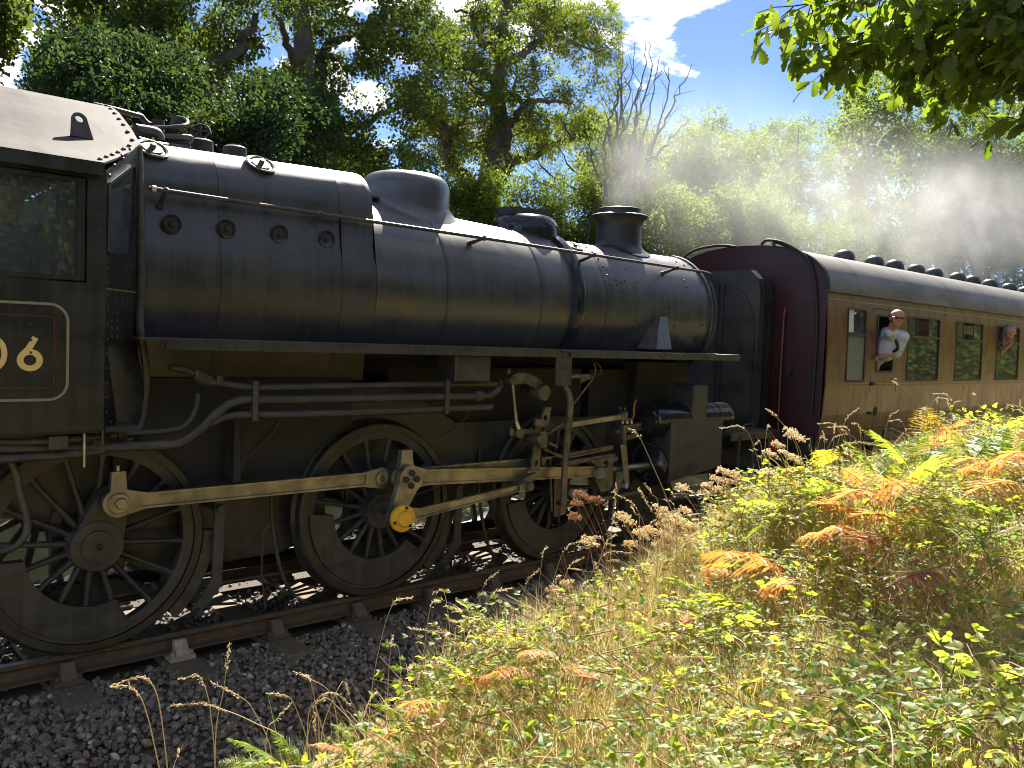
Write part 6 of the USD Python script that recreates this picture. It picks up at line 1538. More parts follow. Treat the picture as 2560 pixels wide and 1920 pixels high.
def frond(seed, pairs=24, droop=0.28, curl=0.25, m=8):
    """A bracken frond one metre long along +x, face up."""
    r = np.random.default_rng(seed)
    xs = np.linspace(0, 1, 30)
    rach = np.stack([xs, 0.05 * np.sin(xs * 2.5 + r.uniform(0, 3)), -droop * xs ** 2 + 0.12 * xs], 1)
    ms = [tube(rach, np.linspace(0.008, 0.002, 30), 4, False)]
    for k in range(pairs):
        t = 0.12 + 0.86 * (k / (pairs - 1)) ** 0.92
        p = np.array([np.interp(t, xs, rach[:, i]) for i in range(3)])
        L = 0.30 * math.sin(math.pi * min(0.16 + 0.84 * t, 1.0)) ** 0.8 * (1.08 - 0.3 * t) + 0.012
        for s in (-1, 1):
            a = math.radians(62 + r.normal() * 5) * s
            d = np.array([math.cos(a), math.sin(a), -0.12 + r.normal() * 0.09 - curl * abs(r.normal()) * 0.5])
            pin = strip_leaf(L * r.uniform(0.88, 1.1), 0.068 * (1 - 0.55 * t) * r.uniform(0.85, 1.15), m, 0.62, 0.1, 0.25 * r.uniform(0.3, 1.5), 0)
            ms.append(place(pin, p, rot_to(d, r.normal() * 0.25 + 0.25 * s * -1)))
    return join(*ms)


FR = [frond(k, 25, 0.22 + 0.16 * (k % 3), 0.2 + 0.2 * (k % 2)) for k in range(6)]
FRD = [frond(30 + k, 22, 0.35, 0.9, 6) for k in range(4)]
protos = {}


def zone(p):
    """Where on the bank a plant is seen, by what stands behind or round it."""
    x, y = to_px(p)
    row = "at the top edge of the bank" if y < 1180 else "high on the bank" if y < 1330 else "half way down the bank" if y < 1520 else "low on the bank" if y < 1720 else "at the picture's bottom edge"
    col = "by the right rim" if x > 2430 else "below the coach windows" if x > 2180 else "below the coach's front corner" if x > 1930 else "below the cylinder" if x > 1650 else "below the third wheel" if x > 1300 else "below the yellow cover" if x > 900 else "beside the open ballast"
    return row + " " + col


def place_frond(base, tip, col, label=None, group=None, roll=0.0, name="bracken_frond"):
    base, tip = np.asarray(base, float), np.asarray(tip, float)
    d = tip - base; L = np.linalg.norm(d); d /= L
    a = np.cross([0, 0, 1.0], d); a = a / (np.linalg.norm(a) + 1e-9); b = np.cross(d, a)
    c_, s_ = math.cos(roll), math.sin(roll)
    R = np.stack([d, c_ * a + s_ * b, -s_ * a + c_ * b], 1)
    k = int(rb.integers(0, 6 if col in ("green", "yellow") else 4))
    path = numbered("/World", name)
    x = UsdGeom.Xform.Define(stage, path)
    x.AddTransformOp().Set(Gf.Matrix4d(*(R[:, 0] * L), 0, *(R[:, 1] * L), 0, *(R[:, 2] * L), 0, *base, 1))
    data(x.GetPrim(), label or f"{CW[col]} frond {zone(tip)}", "fern", None if group == " " else GG[col])
    key = (col, k)
    if key not in protos:
        m = usdkit.mesh(stage, f"{path}/leaf_blade", (FR if col in ("green", "yellow") else FRD)[k], M["fern_" + col], smooth=False)
        protos[key] = path
    else:
        x.GetPrim().GetReferences().AddInternalReference(protos[key])
        x.GetPrim().SetInstanceable(True)
    return path


CW = {"green": "fresh green bracken", "yellow": "yellowing bracken", "orange": "withered orange bracken", "brown": "dry brown bracken"}
GG = {"green": "green bracken fronds", "yellow": "yellowing bracken fronds", "orange": "withered orange bracken fronds", "brown": "brown curled bracken fronds"}


def frond_px(b, t, col, dy=0.0, h=0.35, label=None, roll=0.0, up=0.0):
    B = surf(*b, h + (0.14 if col in ("orange", "brown", "yellow") else 0.16 if t[1] < 1130 else 0.06)); T = at(*t, y=B[1] + dy)
    place_frond(B, T, col, label, " " if label else None, roll)


# fronds one can point at
frond_px((1955, 1430), (1772, 1312), "orange", 0.1, label="large bright orange frond pointing left out of the bank below the wheels", roll=0.4)
frond_px((1990, 1270), (1862, 1222), "yellow", 0.15, label="yellow frond with an orange tip reaching left over the dark track", roll=0.2)
frond_px((2010, 1175), (1902, 1152), "yellow", 0.1, label="yellow and green frond arching left just under the red buffer", roll=0.2)
frond_px((2075, 1165), (2030, 1112), "yellow", -0.1, label="small yellowing frond curling up beside the brown dock spike", roll=0.5)
for b, t, c, dy in [((2190, 1190), (2150, 1090), "green", .1), ((2270, 1170), (2190, 1065), "green", .15), ((2280, 1170), (2300, 1052), "green", .1), ((2330, 1160), (2350, 1065), "green", .2), ((2430, 1160), (2400, 1045), "green", .1), ((2440, 1150), (2485, 1040), "green", .2), ((2500, 1150), (2530, 1052), "green", .1), ((2560, 1140), (2575, 1040), "green", .1), ((2200, 1200), (2280, 1120), "green", 0), ((2340, 1190), (2260, 1120), "green", -.1),
                    ((2060, 1240), (1985, 1190), "green", .1), ((2080, 1260), (1990, 1250), "green", .1), ((1960, 1290), (1870, 1330), "green", 0), ((2130, 1240), (2040, 1180), "green", 0), ((1790, 1520), (1690, 1470), "green", .1), ((1840, 1530), (1760, 1440), "green", 0), ((1900, 1530), (1800, 1500), "green", -.1), ((1760, 1480), (1660, 1430), "green", .1),
                    ((700, 1905), (575, 1835), "green", .1), ((690, 1930), (560, 1885), "green", .1), ((760, 1910), (690, 1820), "green", .1), ((640, 1960), (545, 1930), "green", .0), ((1010, 1800), (945, 1738), "green", .1), ((1075, 1740), (1050, 1670), "green", .1), ((1130, 1720), (1090, 1640), "green", .15), ((1180, 1720), (1140, 1640), "green", 0), ((900, 1850), (830, 1800), "green", .1), ((1350, 1720), (1300, 1660), "green", 0),
                    ((2350, 1320), (2270, 1260), "green", 0), ((2480, 1290), (2420, 1210), "green", 0), ((1640, 1600), (1570, 1540), "green", 0), ((2140, 1110), (2060, 1130), "yellow", 0.1), ((2020, 1230), (1950, 1180), "yellow", 0.1), ((1840, 1420), (1760, 1380), "yellow", 0.1)]:
    frond_px(b, t, c, dy, roll=rb.normal() * 0.4)
for b, t, c in [((2260, 1230), (2160, 1180), "orange"), ((2210, 1240), (2110, 1200), "orange"), ((2150, 1290), (2060, 1240), "orange"), ((2250, 1310), (2160, 1260), "orange"), ((2120, 1330), (2030, 1290), "orange"), ((2300, 1260), (2230, 1290), "orange"), ((2490, 1170), (2420, 1120), "orange"), ((2550, 1150), (2480, 1110), "orange"), ((2600, 1150), (2530, 1100), "orange"), ((2440, 1190), (2380, 1150), "orange"), ((2540, 1210), (2450, 1180), "orange"), ((1960, 1480), (1880, 1430), "orange"), ((1940, 1500), (1900, 1440), "orange"), ((1830, 1440), (1750, 1400), "brown"), ((1780, 1470), (1770, 1400), "orange"),
                ((1240, 1700), (1140, 1680), "orange"), ((1280, 1690), (1200, 1660), "orange"), ((1100, 1760), (1010, 1730), "orange"), ((1060, 1770), (1000, 1780), "orange"), ((1340, 1690), (1260, 1640), "brown"), ((1000, 1830), (910, 1815), "orange"), ((1380, 1640), (1310, 1600), "brown"), ((2160, 1220), (2090, 1150), "orange"), ((2050, 1350), (1990, 1310), "orange"), ((2400, 1420), (2290, 1390), "brown"), ((2480, 1400), (2380, 1370), "brown"), ((2340, 1440), (2230, 1400), "brown"), ((1120, 1790), (1060, 1830), "brown"), ((1700, 1570), (1760, 1530), "orange"), ((860, 1880), (780, 1840), "brown"), ((1500, 1700), (1440, 1660), "brown"), ((2220, 1340), (2140, 1330), "brown")]:
    frond_px(b, t, c, rb.normal() * 0.08, roll=rb.normal() * 0.6)
# more bracken further along the bank
for _ in range(60):
    x, y = rb.uniform(2.5, 12), rb.uniform(-5.2, -2.7)
    z = float(terrain(x, y)); a = rb.uniform(0, 6.28); L = rb.uniform(0.4, 0.75)
    B = np.array([x, y, z + 0.3]); col = ["green", "green", "orange", "yellow"][int(rb.integers(0, 4))]
    place_frond(B, B + [L * 0.75 * math.cos(a), L * 0.75 * math.sin(a), L * rb.uniform(0.2, 0.8)], col, None, None, rb.normal() * 0.3)


# --- scattered cover: brambles, dry grass, green grass
def in_view(p, pad=260):
    q = np.asarray(p) - EYE
    w = q @ _d
    px = to_px(p)
    return (w > 0.8) & (px[:, 0] > -pad) & (px[:, 0] < 2560 + pad) & (px[:, 1] > 700) & (px[:, 1] < 1920 + 500)


def cover(n, x0, x1, y0, y1, dens=None, seed=0):
    r = np.random.default_rng(seed)
    p = np.column_stack([r.uniform(x0, x1, n), r.uniform(y0, y1, n)])
    z = terrain(p[:, 0], p[:, 1])
    p = np.column_stack([p, z])
    ok = in_view(p) | ((p[:, 0] > -2.0) & (p[:, 1] > -8.4) & (r.random(n) < 0.45))
    ok &= np.linalg.norm(p[:, :2] - EYE[:2], axis=1) > 1.5
    if dens is not None:
        ok &= r.random(n) < dens(p)
    return p[ok]


def edge(p):                                                  # plants thin out towards the stones
    toe = np.interp(p[:, 0], [-4, -2.6, -2, -1.2, 0, 2, 4], [-4.0, -3.75, -3.5, -3.15, -2.95, -2.75, -2.7]) - 0.12 * np.sin(p[:, 0] * 3.1)
    return smooth(0, 0.5, toe - p[:, 1])


def patch(p, f, s):
    return meshkit.fbm(np.column_stack([p[:, :2] * f, 0 * p[:, 0]]), 3, s)


def tan_zone(p):
    q = to_px(p)
    return np.exp(-(((q[:, 0] - 1860) / 330) ** 2 + ((q[:, 1] - 1700) / 330) ** 2))


def tuft(seed, n, h, spread, mat_w=0.004, bend=0.5):
    r = np.random.default_rng(seed); ms = []
    for _ in range(n):
        a = r.uniform(0, 6.28); b0 = r.normal(size=2) * spread
        H = h * r.uniform(0.45, 1.15); k = bend * r.uniform(0.2, 1.4)
        t = np.linspace(0, 1, 5)
        c = np.stack([b0[0] + H * k * t ** 2 * math.cos(a), b0[1] + H * k * t ** 2 * math.sin(a), H * t * (1 - 0.25 * k * t)], 1)
        w = mat_w * (1 - t * 0.85)
        s = np.array([-math.sin(a), math.cos(a), 0]) * r.choice([-1, 1]); s = s * 0.8 + np.array([math.cos(a), math.sin(a), 0]) * r.normal() * 0.5
        v = np.vstack([c + s * w[:, None], c - s * w[:, None]])
        f = []
        for i in range(4):
            f += [(i, i + 1, i + 6), (i, i + 6, i + 5)]
        ms.append((v, np.array(f)))
    return join(*ms)


TF = [tuft(k, 26, 0.36, 0.05, 0.0028, 0.7) for k in range(5)] + [tuft(9, 20, 0.5, 0.04, 0.0026, 0.5)]
p = cover(46000, -3.6, 11, -8.4, -2.3, lambda p: edge(p) * np.clip(0.5 + 0.9 * (patch(p, 1.1, 5) - 0.35) + 0.35 * tan_zone(p), 0.35, 1), 31)
r = np.random.default_rng(32)
instancer("/World/dry_grass", [("tuft", m) for m in TF], ["straw"] * 6, p - [0, 0, 0.02], yaw_quat(r.uniform(0, 6.28, len(p)), r.normal(size=len(p)) * 0.28, r.uniform(0, 6.28, len(p))), r.uniform(0.6, 1.25, len(p)), r.integers(0, 6, len(p)),
          kind="stuff", label="dry straw coloured grass over the whole bank", category="grass")
GT = [tuft(50 + k, 16, 0.42, 0.04, 0.005, 0.8) for k in range(3)]
p = cover(5000, -3.4, 10, -6.5, -2.3, lambda p: edge(p) * np.clip((patch(p, 0.9, 8) - 0.38) * 1.6, 0, 1), 33)
instancer("/World/green_grass", [("tuft", m) for m in GT], ["green_grass"] * 3, p, yaw_quat(r.uniform(0, 6.28, len(p)), r.normal(size=len(p)) * 0.25, r.uniform(0, 6.28, len(p))), r.uniform(0.6, 1.2, len(p)), r.integers(0, 3, len(p)),
          kind="stuff", label="blades of green grass between the brambles", category="grass")


def bramble_spray(seed, n=7):
    """A short arching cane with leaves of three (or five) leaflets."""
    r = np.random.default_rng(seed)
    t = np.linspace(0, 1, 7)
    c = np.stack([0.42 * t, 0.05 * np.sin(3 * t + seed), 0.20 * t - 0.22 * t * t], 1)
    ms = []
    for k in range(n):
        u = 0.12 + 0.85 * k / (n - 1)
        p0 = np.array([np.interp(u, t, c[:, i]) for i in range(3)])
        a = (1 if k % 2 else -1) * r.uniform(0.6, 1.5)
        d = np.array([math.cos(a), math.sin(a), r.uniform(0.1, 0.7)]); d /= np.linalg.norm(d)
        p1 = p0 + d * r.uniform(0.03, 0.07)
        for q, sc in ((0, 1.0), (1.05, 0.82), (-1.05, 0.82)):
            ca, sa = math.cos(q), math.sin(q)
            e = np.array([d[0] * ca - d[1] * sa, d[0] * sa + d[1] * ca, d[2] * 0.3 - 0.15 + r.normal() * 0.18])
            ms.append(place(LEAFB, p1, rot_to(e, r.normal() * 0.35), sc * r.uniform(0.75, 1.25)))
    return join(*ms), tube(c, np.linspace(0.004, 0.002, 7), 4, False)


LEAFB = strip_leaf(0.048, 0.031, 6, 0.10, 0.22, 0.18)
BS = [bramble_spray(60 + k) for k in range(6)]
dens_b = lambda p: edge(p) * np.clip(1.5 * (patch(p, 0.8, 2) - 0.26) - 0.15 * tan_zone(p), 0.12, 1)
p = cover(25500, -3.5, 11, -8.2, -2.4, dens_b, 41)
r = np.random.default_rng(42)
hgt = r.uniform(0.02, 0.42, len(p)) * (0.6 + 0.8 * patch(p, 0.9, 12))
pos = p + np.column_stack([0 * hgt, 0 * hgt, hgt])
q_ = yaw_quat(r.uniform(0, 6.28, len(p)), r.normal(size=len(p)) * 0.45, r.uniform(0, 6.28, len(p)))
sc_ = r.uniform(0.6, 1.15, len(p)); ix = r.integers(0, 6, len(p))
instancer("/World/bramble_leaves", [("spray", m) for m, _ in BS], ["bramble_leaf"] * 6, pos, q_, sc_, ix, kind="stuff", label="bramble leaves in threes covering the bank", category="brambles")
instancer("/World/bramble_stems", [("cane", m) for _, m in BS], ["stem_red"] * 6, pos, q_, sc_, ix, kind="stuff", label="thin reddish stems carrying the bramble leaves", category="brambles")
# one near bramble whose large leaves can be told apart
nb = thing("bramble", "nearest bramble with large single leaves at the bottom centre of the bank", "bramble", surf(1480, 1800, 0.2))
LEAFN = [strip_leaf(0.075, 0.052, 8, 0.10, 0.2, 0.1 + 0.2 * k) for k in range(3)]
for k in range(230):
    c = surf(rb.uniform(1080, 2450), rb.uniform(1630, 1990), rb.uniform(0.25, 0.5))
    e = np.array([rb.normal(), rb.normal(), rb.uniform(-0.9, 0.3)])
    part(nb, "leaf", place(LEAFN[k % 3], c, rot_to(e, rb.normal() * 0.5), rb.uniform(0.45, 0.95)), "bramble_leaf", False)
canes = []
for b, m_, t in [((1530, 1640), (1600, 1690), (1650, 1760)), ((1760, 1560), (1640, 1600), (1480, 1640)), ((1150, 1800), (1250, 1780), (1290, 1770)), ((1700, 1780), (1600, 1740), (1540, 1720)), ((2520, 1400), (2380, 1480), (2200, 1500)), ((2000, 1420), (2120, 1400), (2300, 1330)), ((1400, 1830), (1480, 1800), (1560, 1850)), ((2500, 1660), (2380, 1560), (2240, 1540)), ((2050, 1330), (2170, 1350), (2260, 1420)), ((1350, 1560), (1440, 1590), (1560, 1570))]:
    cpts = [surf(*q, 0.42) for q in (b, m_, t)]
    part(nb, "cane", tube(spline(np.array(cpts), 6), np.linspace(0.0045, 0.0028, 13), 6), "stem_red", 60)


# --- tall grass stems with their seed heads
def seed_head(pts, r0, seed, awn=0.012):
    r = np.random.default_rng(seed); ms = []
    s = spline(np.array(pts), 8); n = len(s)
    L = np.linalg.norm(np.diff(s, axis=0), axis=1).sum()
    for i in np.linspace(0, n - 1.01, max(22, int(L / 0.0042))):
        k = int(i); p0 = s[k] + (s[k + 1] - s[k]) * (i - k); d = s[k + 1] - s[k]; d /= np.linalg.norm(d)
        t = i / (n - 1)
        e = d + r.normal(size=3) * 0.42
        ms.append(place(leaf_shape(0.016 * r.uniform(0.7, 1.4), 0.0062, 0.4, 1), p0 + r.normal(size=3) * r0 * (1 - 0.6 * t) * 0.6, rot_to(e, r.uniform(0, 6))))
    return join(*ms)


Z1 = lambda *q: [(0.4069 * a, 1245 + 0.4069 * b) for a, b in q]
Z2 = lambda *q: [(900 + 0.4069 * a, 1245 + 0.4069 * b) for a, b in q]
Z3 = lambda *q: [(1240 + 0.226 * a, 1000 + 0.226 * b) for a, b in q]
Z4 = lambda *q: [(1660 + 0.4069 * a, 550 + 0.4069 * b) for a, b in q]
Z5 = lambda *q: [(1660 + 0.4069 * a, 1000 + 0.4069 * b) for a, b in q]
GR = [(Z1((1000, 1800), (940, 1480), (900, 1320), (860, 1220), (790, 1155), (690, 1160)), -3.25, 2), (Z1((1040, 1800), (1005, 1450), (970, 1230), (930, 1140), (880, 1100), (790, 1115), (700, 1150)), -3.3, 3), (Z1((1320, 1700), (1330, 1400), (1370, 1200), (1390, 1060), (1412, 895)), -3.2, 1), (Z1((1320, 1600), (1290, 1290), (1255, 1150), (1210, 1095), (1105, 1112)), -3.1, 2),
      (Z1((1760, 1500), (1560, 1380), (1400, 1310), (1240, 1265), (1060, 1275)), -3.2, 2), (Z1((1660, 1530), (1560, 1310), (1490, 1230), (1300, 1135)), -3.15, 1), (Z1((1900, 1540), (1830, 1320), (1770, 1220), (1640, 1200)), -3.25, 1), (Z1((1640, 1440), (1700, 1360), (1790, 1260)), -3.2, 1), (Z1((2240, 1460), (2080, 1290), (2010, 1230), (1950, 1250)), -3.2, 1), (Z1((1890, 1500), (1900, 1310), (1980, 1210), (2060, 1200), (2150, 1270)), -3.1, 2),
      (Z1((1960, 1420), (1940, 1270), (1910, 1130), (1890, 1090)), -3.1, 1), (Z1((1980, 1430), (2040, 1250), (2090, 1150), (2115, 1130), (2140, 1200)), -3.1, 1), (Z1((2080, 1450), (2030, 1200), (1900, 1110), (1810, 1070)), -3.2, 1), (Z1((1990, 1460), (1930, 1270), (1935, 1420)), -3.15, 1), (Z1((1060, 1700), (1090, 1590), (1100, 1545)), -3.3, 1),
      (Z2((900, 1150), (760, 870), (680, 760), (600, 690), (520, 665)), -3.2, 1), (Z2((780, 1060), (600, 860), (480, 825), (300, 800)), -3.2, 1), (Z2((255, 1250), (245, 980), (225, 905), (180, 893)), -3.3, 1), (Z2((520, 1290), (420, 1090), (380, 1040), (320, 1020)), -3.4, 1), (Z2((1240, 1010), (1170, 840), (1080, 795), (960, 785), (860, 795), (780, 825)), -3.3, 2), (Z2((1085, 960), (1030, 780), (1022, 620)), -3.3, 1),
      (Z2((-60, 1500), (0, 1380), (60, 1235)), -3.5, 1), (Z2((1740, 720), (1500, 480), (1380, 450), (1285, 432)), -3.3, 1), (Z2((640, 1010), (580, 900), (480, 795)), -3.25, 1), (Z2((700, 1080), (620, 920), (520, 850)), -3.2, 1), (Z2((1640, 520), (1600, 390), (1520, 385)), -3.4, 1), (Z2((1660, 620), (1700, 430)), -3.4, 1),
      (Z3((1260, 1900), (1290, 1300), (1310, 1100), (1330, 940)), -3.6, 1), (Z3((2000, 1500), (1900, 1120), (1750, 760), (1600, 430), (1540, 350), (1470, 320)), -3.9, 2), (Z3((1860, 1500), (1690, 1180), (1580, 980)), -3.6, 1), (Z3((1800, 1250), (1720, 1040), (1655, 930)), -3.6, 1), (Z3((1590, 1400), (1540, 1260), (1500, 1190)), -3.5, 1),
      (Z4((760, 1350), (740, 1270), (690, 1210), (630, 1160)), -3.8, 1), (Z4((1620, 1240), (1560, 1130), (1500, 1050), (1400, 990)), -3.9, 1), (Z4((1790, 1250), (1760, 1210), (1700, 1175)), -4.2, 1), (Z4((1770, 1250), (1755, 1170), (1745, 1110)), -4.2, 1), (Z4((1660, 1320), (1610, 1270), (1535, 1220)), -4.0, 1), (Z4((1230, 1500), (1180, 1350), (1100, 1290)), -3.7, 1), (Z4((1210, 1500), (1230, 1400), (1200, 1270)), -3.7, 1), (Z4((1320, 1480), (1400, 1390), (1470, 1310)), -3.8, 1),
      (Z4((1420, 1440), (1300, 1380), (1180, 1365), (1090, 1385)), -3.8, 2), (Z4((2220, 1250), (2195, 1180), (2188, 1110)), -4.5, 1), (Z4((1360, 1510), (1290, 1430)), -3.8, 1), (Z5((660, 760), (600, 660), (500, 570)), -3.7, 1), (Z5((580, 740), (510, 640), (500, 625)), -3.7, 1),
      (Z5((40, 1750), (120, 1610), (40, 1575)), -4.8, 1), (Z5((420, 1660), (300, 1590), (60, 1575)), -4.8, 2), (Z5((1080, 1650), (1070, 1500), (1020, 1480)), -5.2, 1), (Z5((1120, 1310), (1090, 1260), (1040, 1280)), -4.4, 1), (Z5((1150, 1130), (1200, 1080), (1250, 1040)), -4.4, 1)]
stems_done = {}
for k, (q, y, hn) in enumerate(GR):
    p = np.array([at(a, b, y=y + 0.03 * math.sin(k + i)) for i, (a, b) in enumerate(q)])
    root = p[0].copy(); root[2] = min(float(terrain(root[0], root[1])), p[0][2] - 0.05)
    full = np.vstack([[root], p]) if p[0][2] - root[2] > 0.04 else p
    where = "over the ballast at the foot of the bank" if q[-1][0] < 900 else "at the bank's edge below the wheels" if q[-1][0] < 1450 else "against the dark cylinder and coach" if q[-1][1] < 1400 else "low in the near grass of the bank"
    t = thing("grass_stalk", f"dry grass stalk with feathery head {where}", "grass stalk", root, "grass stalks " + where)
    sp = spline(full, 6)
    part(t, "stem", tube(sp, np.linspace(0.0032, 0.0016, len(sp)), 5), "stem_straw", 60)
    hp2 = p[-1 - hn:] if len(p) > 2 else np.vstack([p[0] * 0.5 + p[1] * 0.5, p[1]])
    if len(hp2) == 2:
        hp2 = np.vstack([hp2[0] * 0.35 + hp2[1] * 0.65 if np.linalg.norm(hp2[1] - hp2[0]) > 0.22 else hp2[0], hp2[1]])
        hp2 = np.vstack([hp2[0], hp2.mean(0) + [0, 0, 0.004], hp2[1]])
    part(t, "seed_head", seed_head(hp2, 0.009, k), "seed_head", False)


# loose tall stalks all along the edge and over the top of the bank
rs = np.random.default_rng(91)
for k in range(64):
    x = rs.uniform(-1.6, 6.5)
    y = rs.uniform(-3.7, -2.85) if k % 3 else rs.uniform(-5.2, -3.4)
    root = np.array([x, y, float(terrain(x, y))]); H = rs.uniform(0.55, 0.95); a = rs.uniform(0, 6.28); b = H * rs.uniform(0.12, 0.55)
    d = np.array([math.cos(a), math.sin(a), 0.0])
    pth = [root, root + d * b * 0.15 + [0, 0, H * 0.5], root + d * b * 0.5 + [0, 0, H * 0.9], root + d * b + [0, 0, H * rs.uniform(0.88, 1.04)]]
    t = thing("grass_stalk", f"thin pale grass stalk {zone(pth[-1])}", "grass stalk", root, "thin pale grass stalks on the bank")
    sp = spline(np.array(pth), 6)
    part(t, "stem", tube(sp, np.linspace(0.0026, 0.0014, len(sp)), 4), "stem_straw", 60)
    part(t, "seed_head", seed_head(sp[-7:], 0.008, 700 + k), "seed_head", False)


# --- dried umbels
def umbel(c, up, R, seed, rays=15):
    """Flat-topped head: rays from one point, each ending in a tuft of tiny seeds."""
    r = np.random.default_rng(seed); u = np.asarray(up, float) / np.linalg.norm(up)
    _, a, b = frame_of(u)
    stems_, seeds = [], []
    oc = trimesh.creation.icosphere(0, 1.0); ov, of = np.array(oc.vertices), np.array(oc.faces)
    for k in range(rays):
        rr = R * math.sqrt((k + 0.5) / rays); an = k * 2.4 + r.normal() * 0.2
        e = c + a * rr * math.cos(an) + b * rr * math.sin(an) + u * (0.55 * R + 0.12 * R * r.normal() - 0.35 * rr * rr / R)
        stems_.append(tube([c, (c + e) / 2 + u * 0.06 * R, e], [0.0014, 0.0011, 0.0009], 3, False))
        for _ in range(9):
            o = r.normal(size=3) * R * 0.12
            seeds.append((ov * r.uniform(0.004, 0.007) * r.uniform(0.6, 1.3, 3) + e + o, of))
            if _ % 3 == 0:
                stems_.append(tube([e - u * R * 0.06, e + o], [0.0008, 0.0007], 3, False))
    return join(*stems_), join(*seeds)


S7 = lambda a, b: (1400 + 0.2712 * a, 950 + 0.2712 * b)
U = [("dry hogweed with a dense bunch of tan heads, tallest at the bank's edge", -3.55, S7(1720, 1360), [(1500, 850), (1600, 865), (1440, 925), (1550, 940), (1370, 985), (1480, 1010), (1340, 1050), (1640, 930), (1590, 1080)], 0.052, "umbel_dry"),
     ("dry umbel with one head under the coach's corner, leaning right", -3.9, (2020, 1180), [(2130, 480), (2170, 530)], 0.062, "umbel_dry"),
     ("dry umbel with small clustered heads left of the yellow frond", -3.8, (1990, 1210), [(2000, 600), (1930, 680), (2070, 680)], 0.05, "umbel_dry"),
     ("dry umbel half hidden by the yellow fern tips", -3.75, (1965, 1260), [(1910, 850), (2170, 740)], 0.056, "umbel_dry"),
     ("single dry umbel with a bent stem above the orange frond", -3.6, (1800, 1360), [(1130, 1000)], 0.05, "umbel_dry"),
     ("thick clump of pale umbels left of the orange frond", -3.5, (1760, 1480), [(915, 1205), (980, 1270), (1095, 1295), (960, 1350), (1040, 1370), (1000, 1440), (925, 1420), (1120, 1330), (1190, 1490), (920, 1530), (1000, 1560)], 0.06, "umbel_dry"),
     ("pale umbel pair beside the thick clump", -3.45, (1690, 1440), [(1150, 1200), (1205, 1340)], 0.045, "umbel_dry"),
     ("dry umbel standing left of the pale clump", -3.4, (1640, 1460), [(610, 1300), (570, 1260)], 0.06, "umbel_dry"),
     ("small pale umbel low between the grass stalks", -3.35, (1600, 1480), [(780, 1400), (740, 1420), (820, 1390)], 0.055, "umbel_dry"),
     ("round dry umbel below the leftmost pale heads", -3.3, (1585, 1470), [(650, 1520)], 0.055, "umbel_dry"),
     ("lone cream umbel in front of the pony wheel", -3.2, (1500, 1480), [(270, 1490)], 0.06, "umbel_dry"),
     ("reddish brown forked umbel in front of the wheels", -3.3, (1545, 1440), [(175, 1060), (265, 1095), (355, 1115), (150, 1140), (135, 1265)], 0.042, "umbel_brown")]
for k, (lab, y, root, heads, R, mt) in enumerate(U):
    B = at(*root, y=y); G = B.copy(); G[2] = min(float(terrain(B[0], B[1])), B[2] - 0.03)
    t = thing("dried_umbel", lab, "umbel plant", G)
    for j, h in enumerate(heads):
        c = at(*S7(*h), y=y + 0.05 * math.sin(3 * j + k)) - [0, 0, R * 0.3]
        s = spline(np.array([G, B * 0.6 + G * 0.4 + [0.01 * j, 0, 0], (B + c) / 2 + [0.015 * math.sin(j), 0.01, 0.0], c]), 6)
        part(t, "stalk", tube(s, np.linspace(0.0038, 0.002, len(s)), 5), "stem_red" if mt == "umbel_brown" else "stem_straw", 60)
        ra, se = umbel(c, [0.1 * math.sin(j), -0.25, 1.0], R * 1.22, 10 * k + j)
        hd = part(t, "head", ra, "stem_straw", False)
        part(hd, "seeds", se, mt, False, kind="stuff")
# loose pair of tan heads on a long slanting stem
B = [at(*q, y=-3.2) for q in Z2((1560, 760), (1400, 680), (1280, 620), (1200, 585))]
t = thing("dried_umbel", "dry tan umbel on a long stem slanting left over the ballast", "umbel plant", B[0])
part(t, "stalk", tube(spline(np.array(B), 6), 0.003, 5), "stem_red", 60)
for j, (px, py) in enumerate([(1383, 1470), (1418, 1455), (1385, 1490)]):
    ra, se = umbel(at(px, py + 8, y=-3.2), [-0.4, -0.2, 0.8], 0.05, 500 + j)
    hd = part(t, "head", ra, "stem_straw", False); part(hd, "seeds", se, "umbel_dry", False, kind="stuff")
# --- brown dock spikes
for lab, a, b, y in [("dark brown dock spike rising alone in front of the ballast", (1300, 1760), (1284, 1530), -3.6), ("brown dock spike above the orange ferns, near the foot of the coach", (2104, 1300), (2096, 1118), -3.9), ("short brown dock spike in the tan grass", (1686, 1570), (1684, 1462), -4.0)]:
    A, T = at(*a, y=y), at(*b, y=y); G = A.copy(); G[2] = min(float(terrain(A[0], A[1])), A[2] - 0.02)
    t = thing("dock_spike", lab, "dock plant", G)
    part(t, "stem", tube(spline(np.array([G, A, T]), 6), np.linspace(0.004, 0.002, 13), 5), "stem_red", 60)
    r = np.random.default_rng(int(a[0])); sd = []
    for u in np.linspace(0.42, 1.0, 170):
        pos_ = A + (T - A) * u; an = r.uniform(0, 6.28); rad = 0.013 * (1.15 - u) / 0.6 + 0.004
        o = pos_ + np.array([math.cos(an) * rad * r.random(), math.sin(an) * rad * r.random(), r.normal() * 0.003])
        sd.append(place(leaf_shape(0.010, 0.009, 0.5, 1), o, rot_to([math.cos(an), math.sin(an), r.normal() * 0.8], r.uniform(0, 6))))
    part(t, "seed_spike", join(*sd), "dock_brown", False)
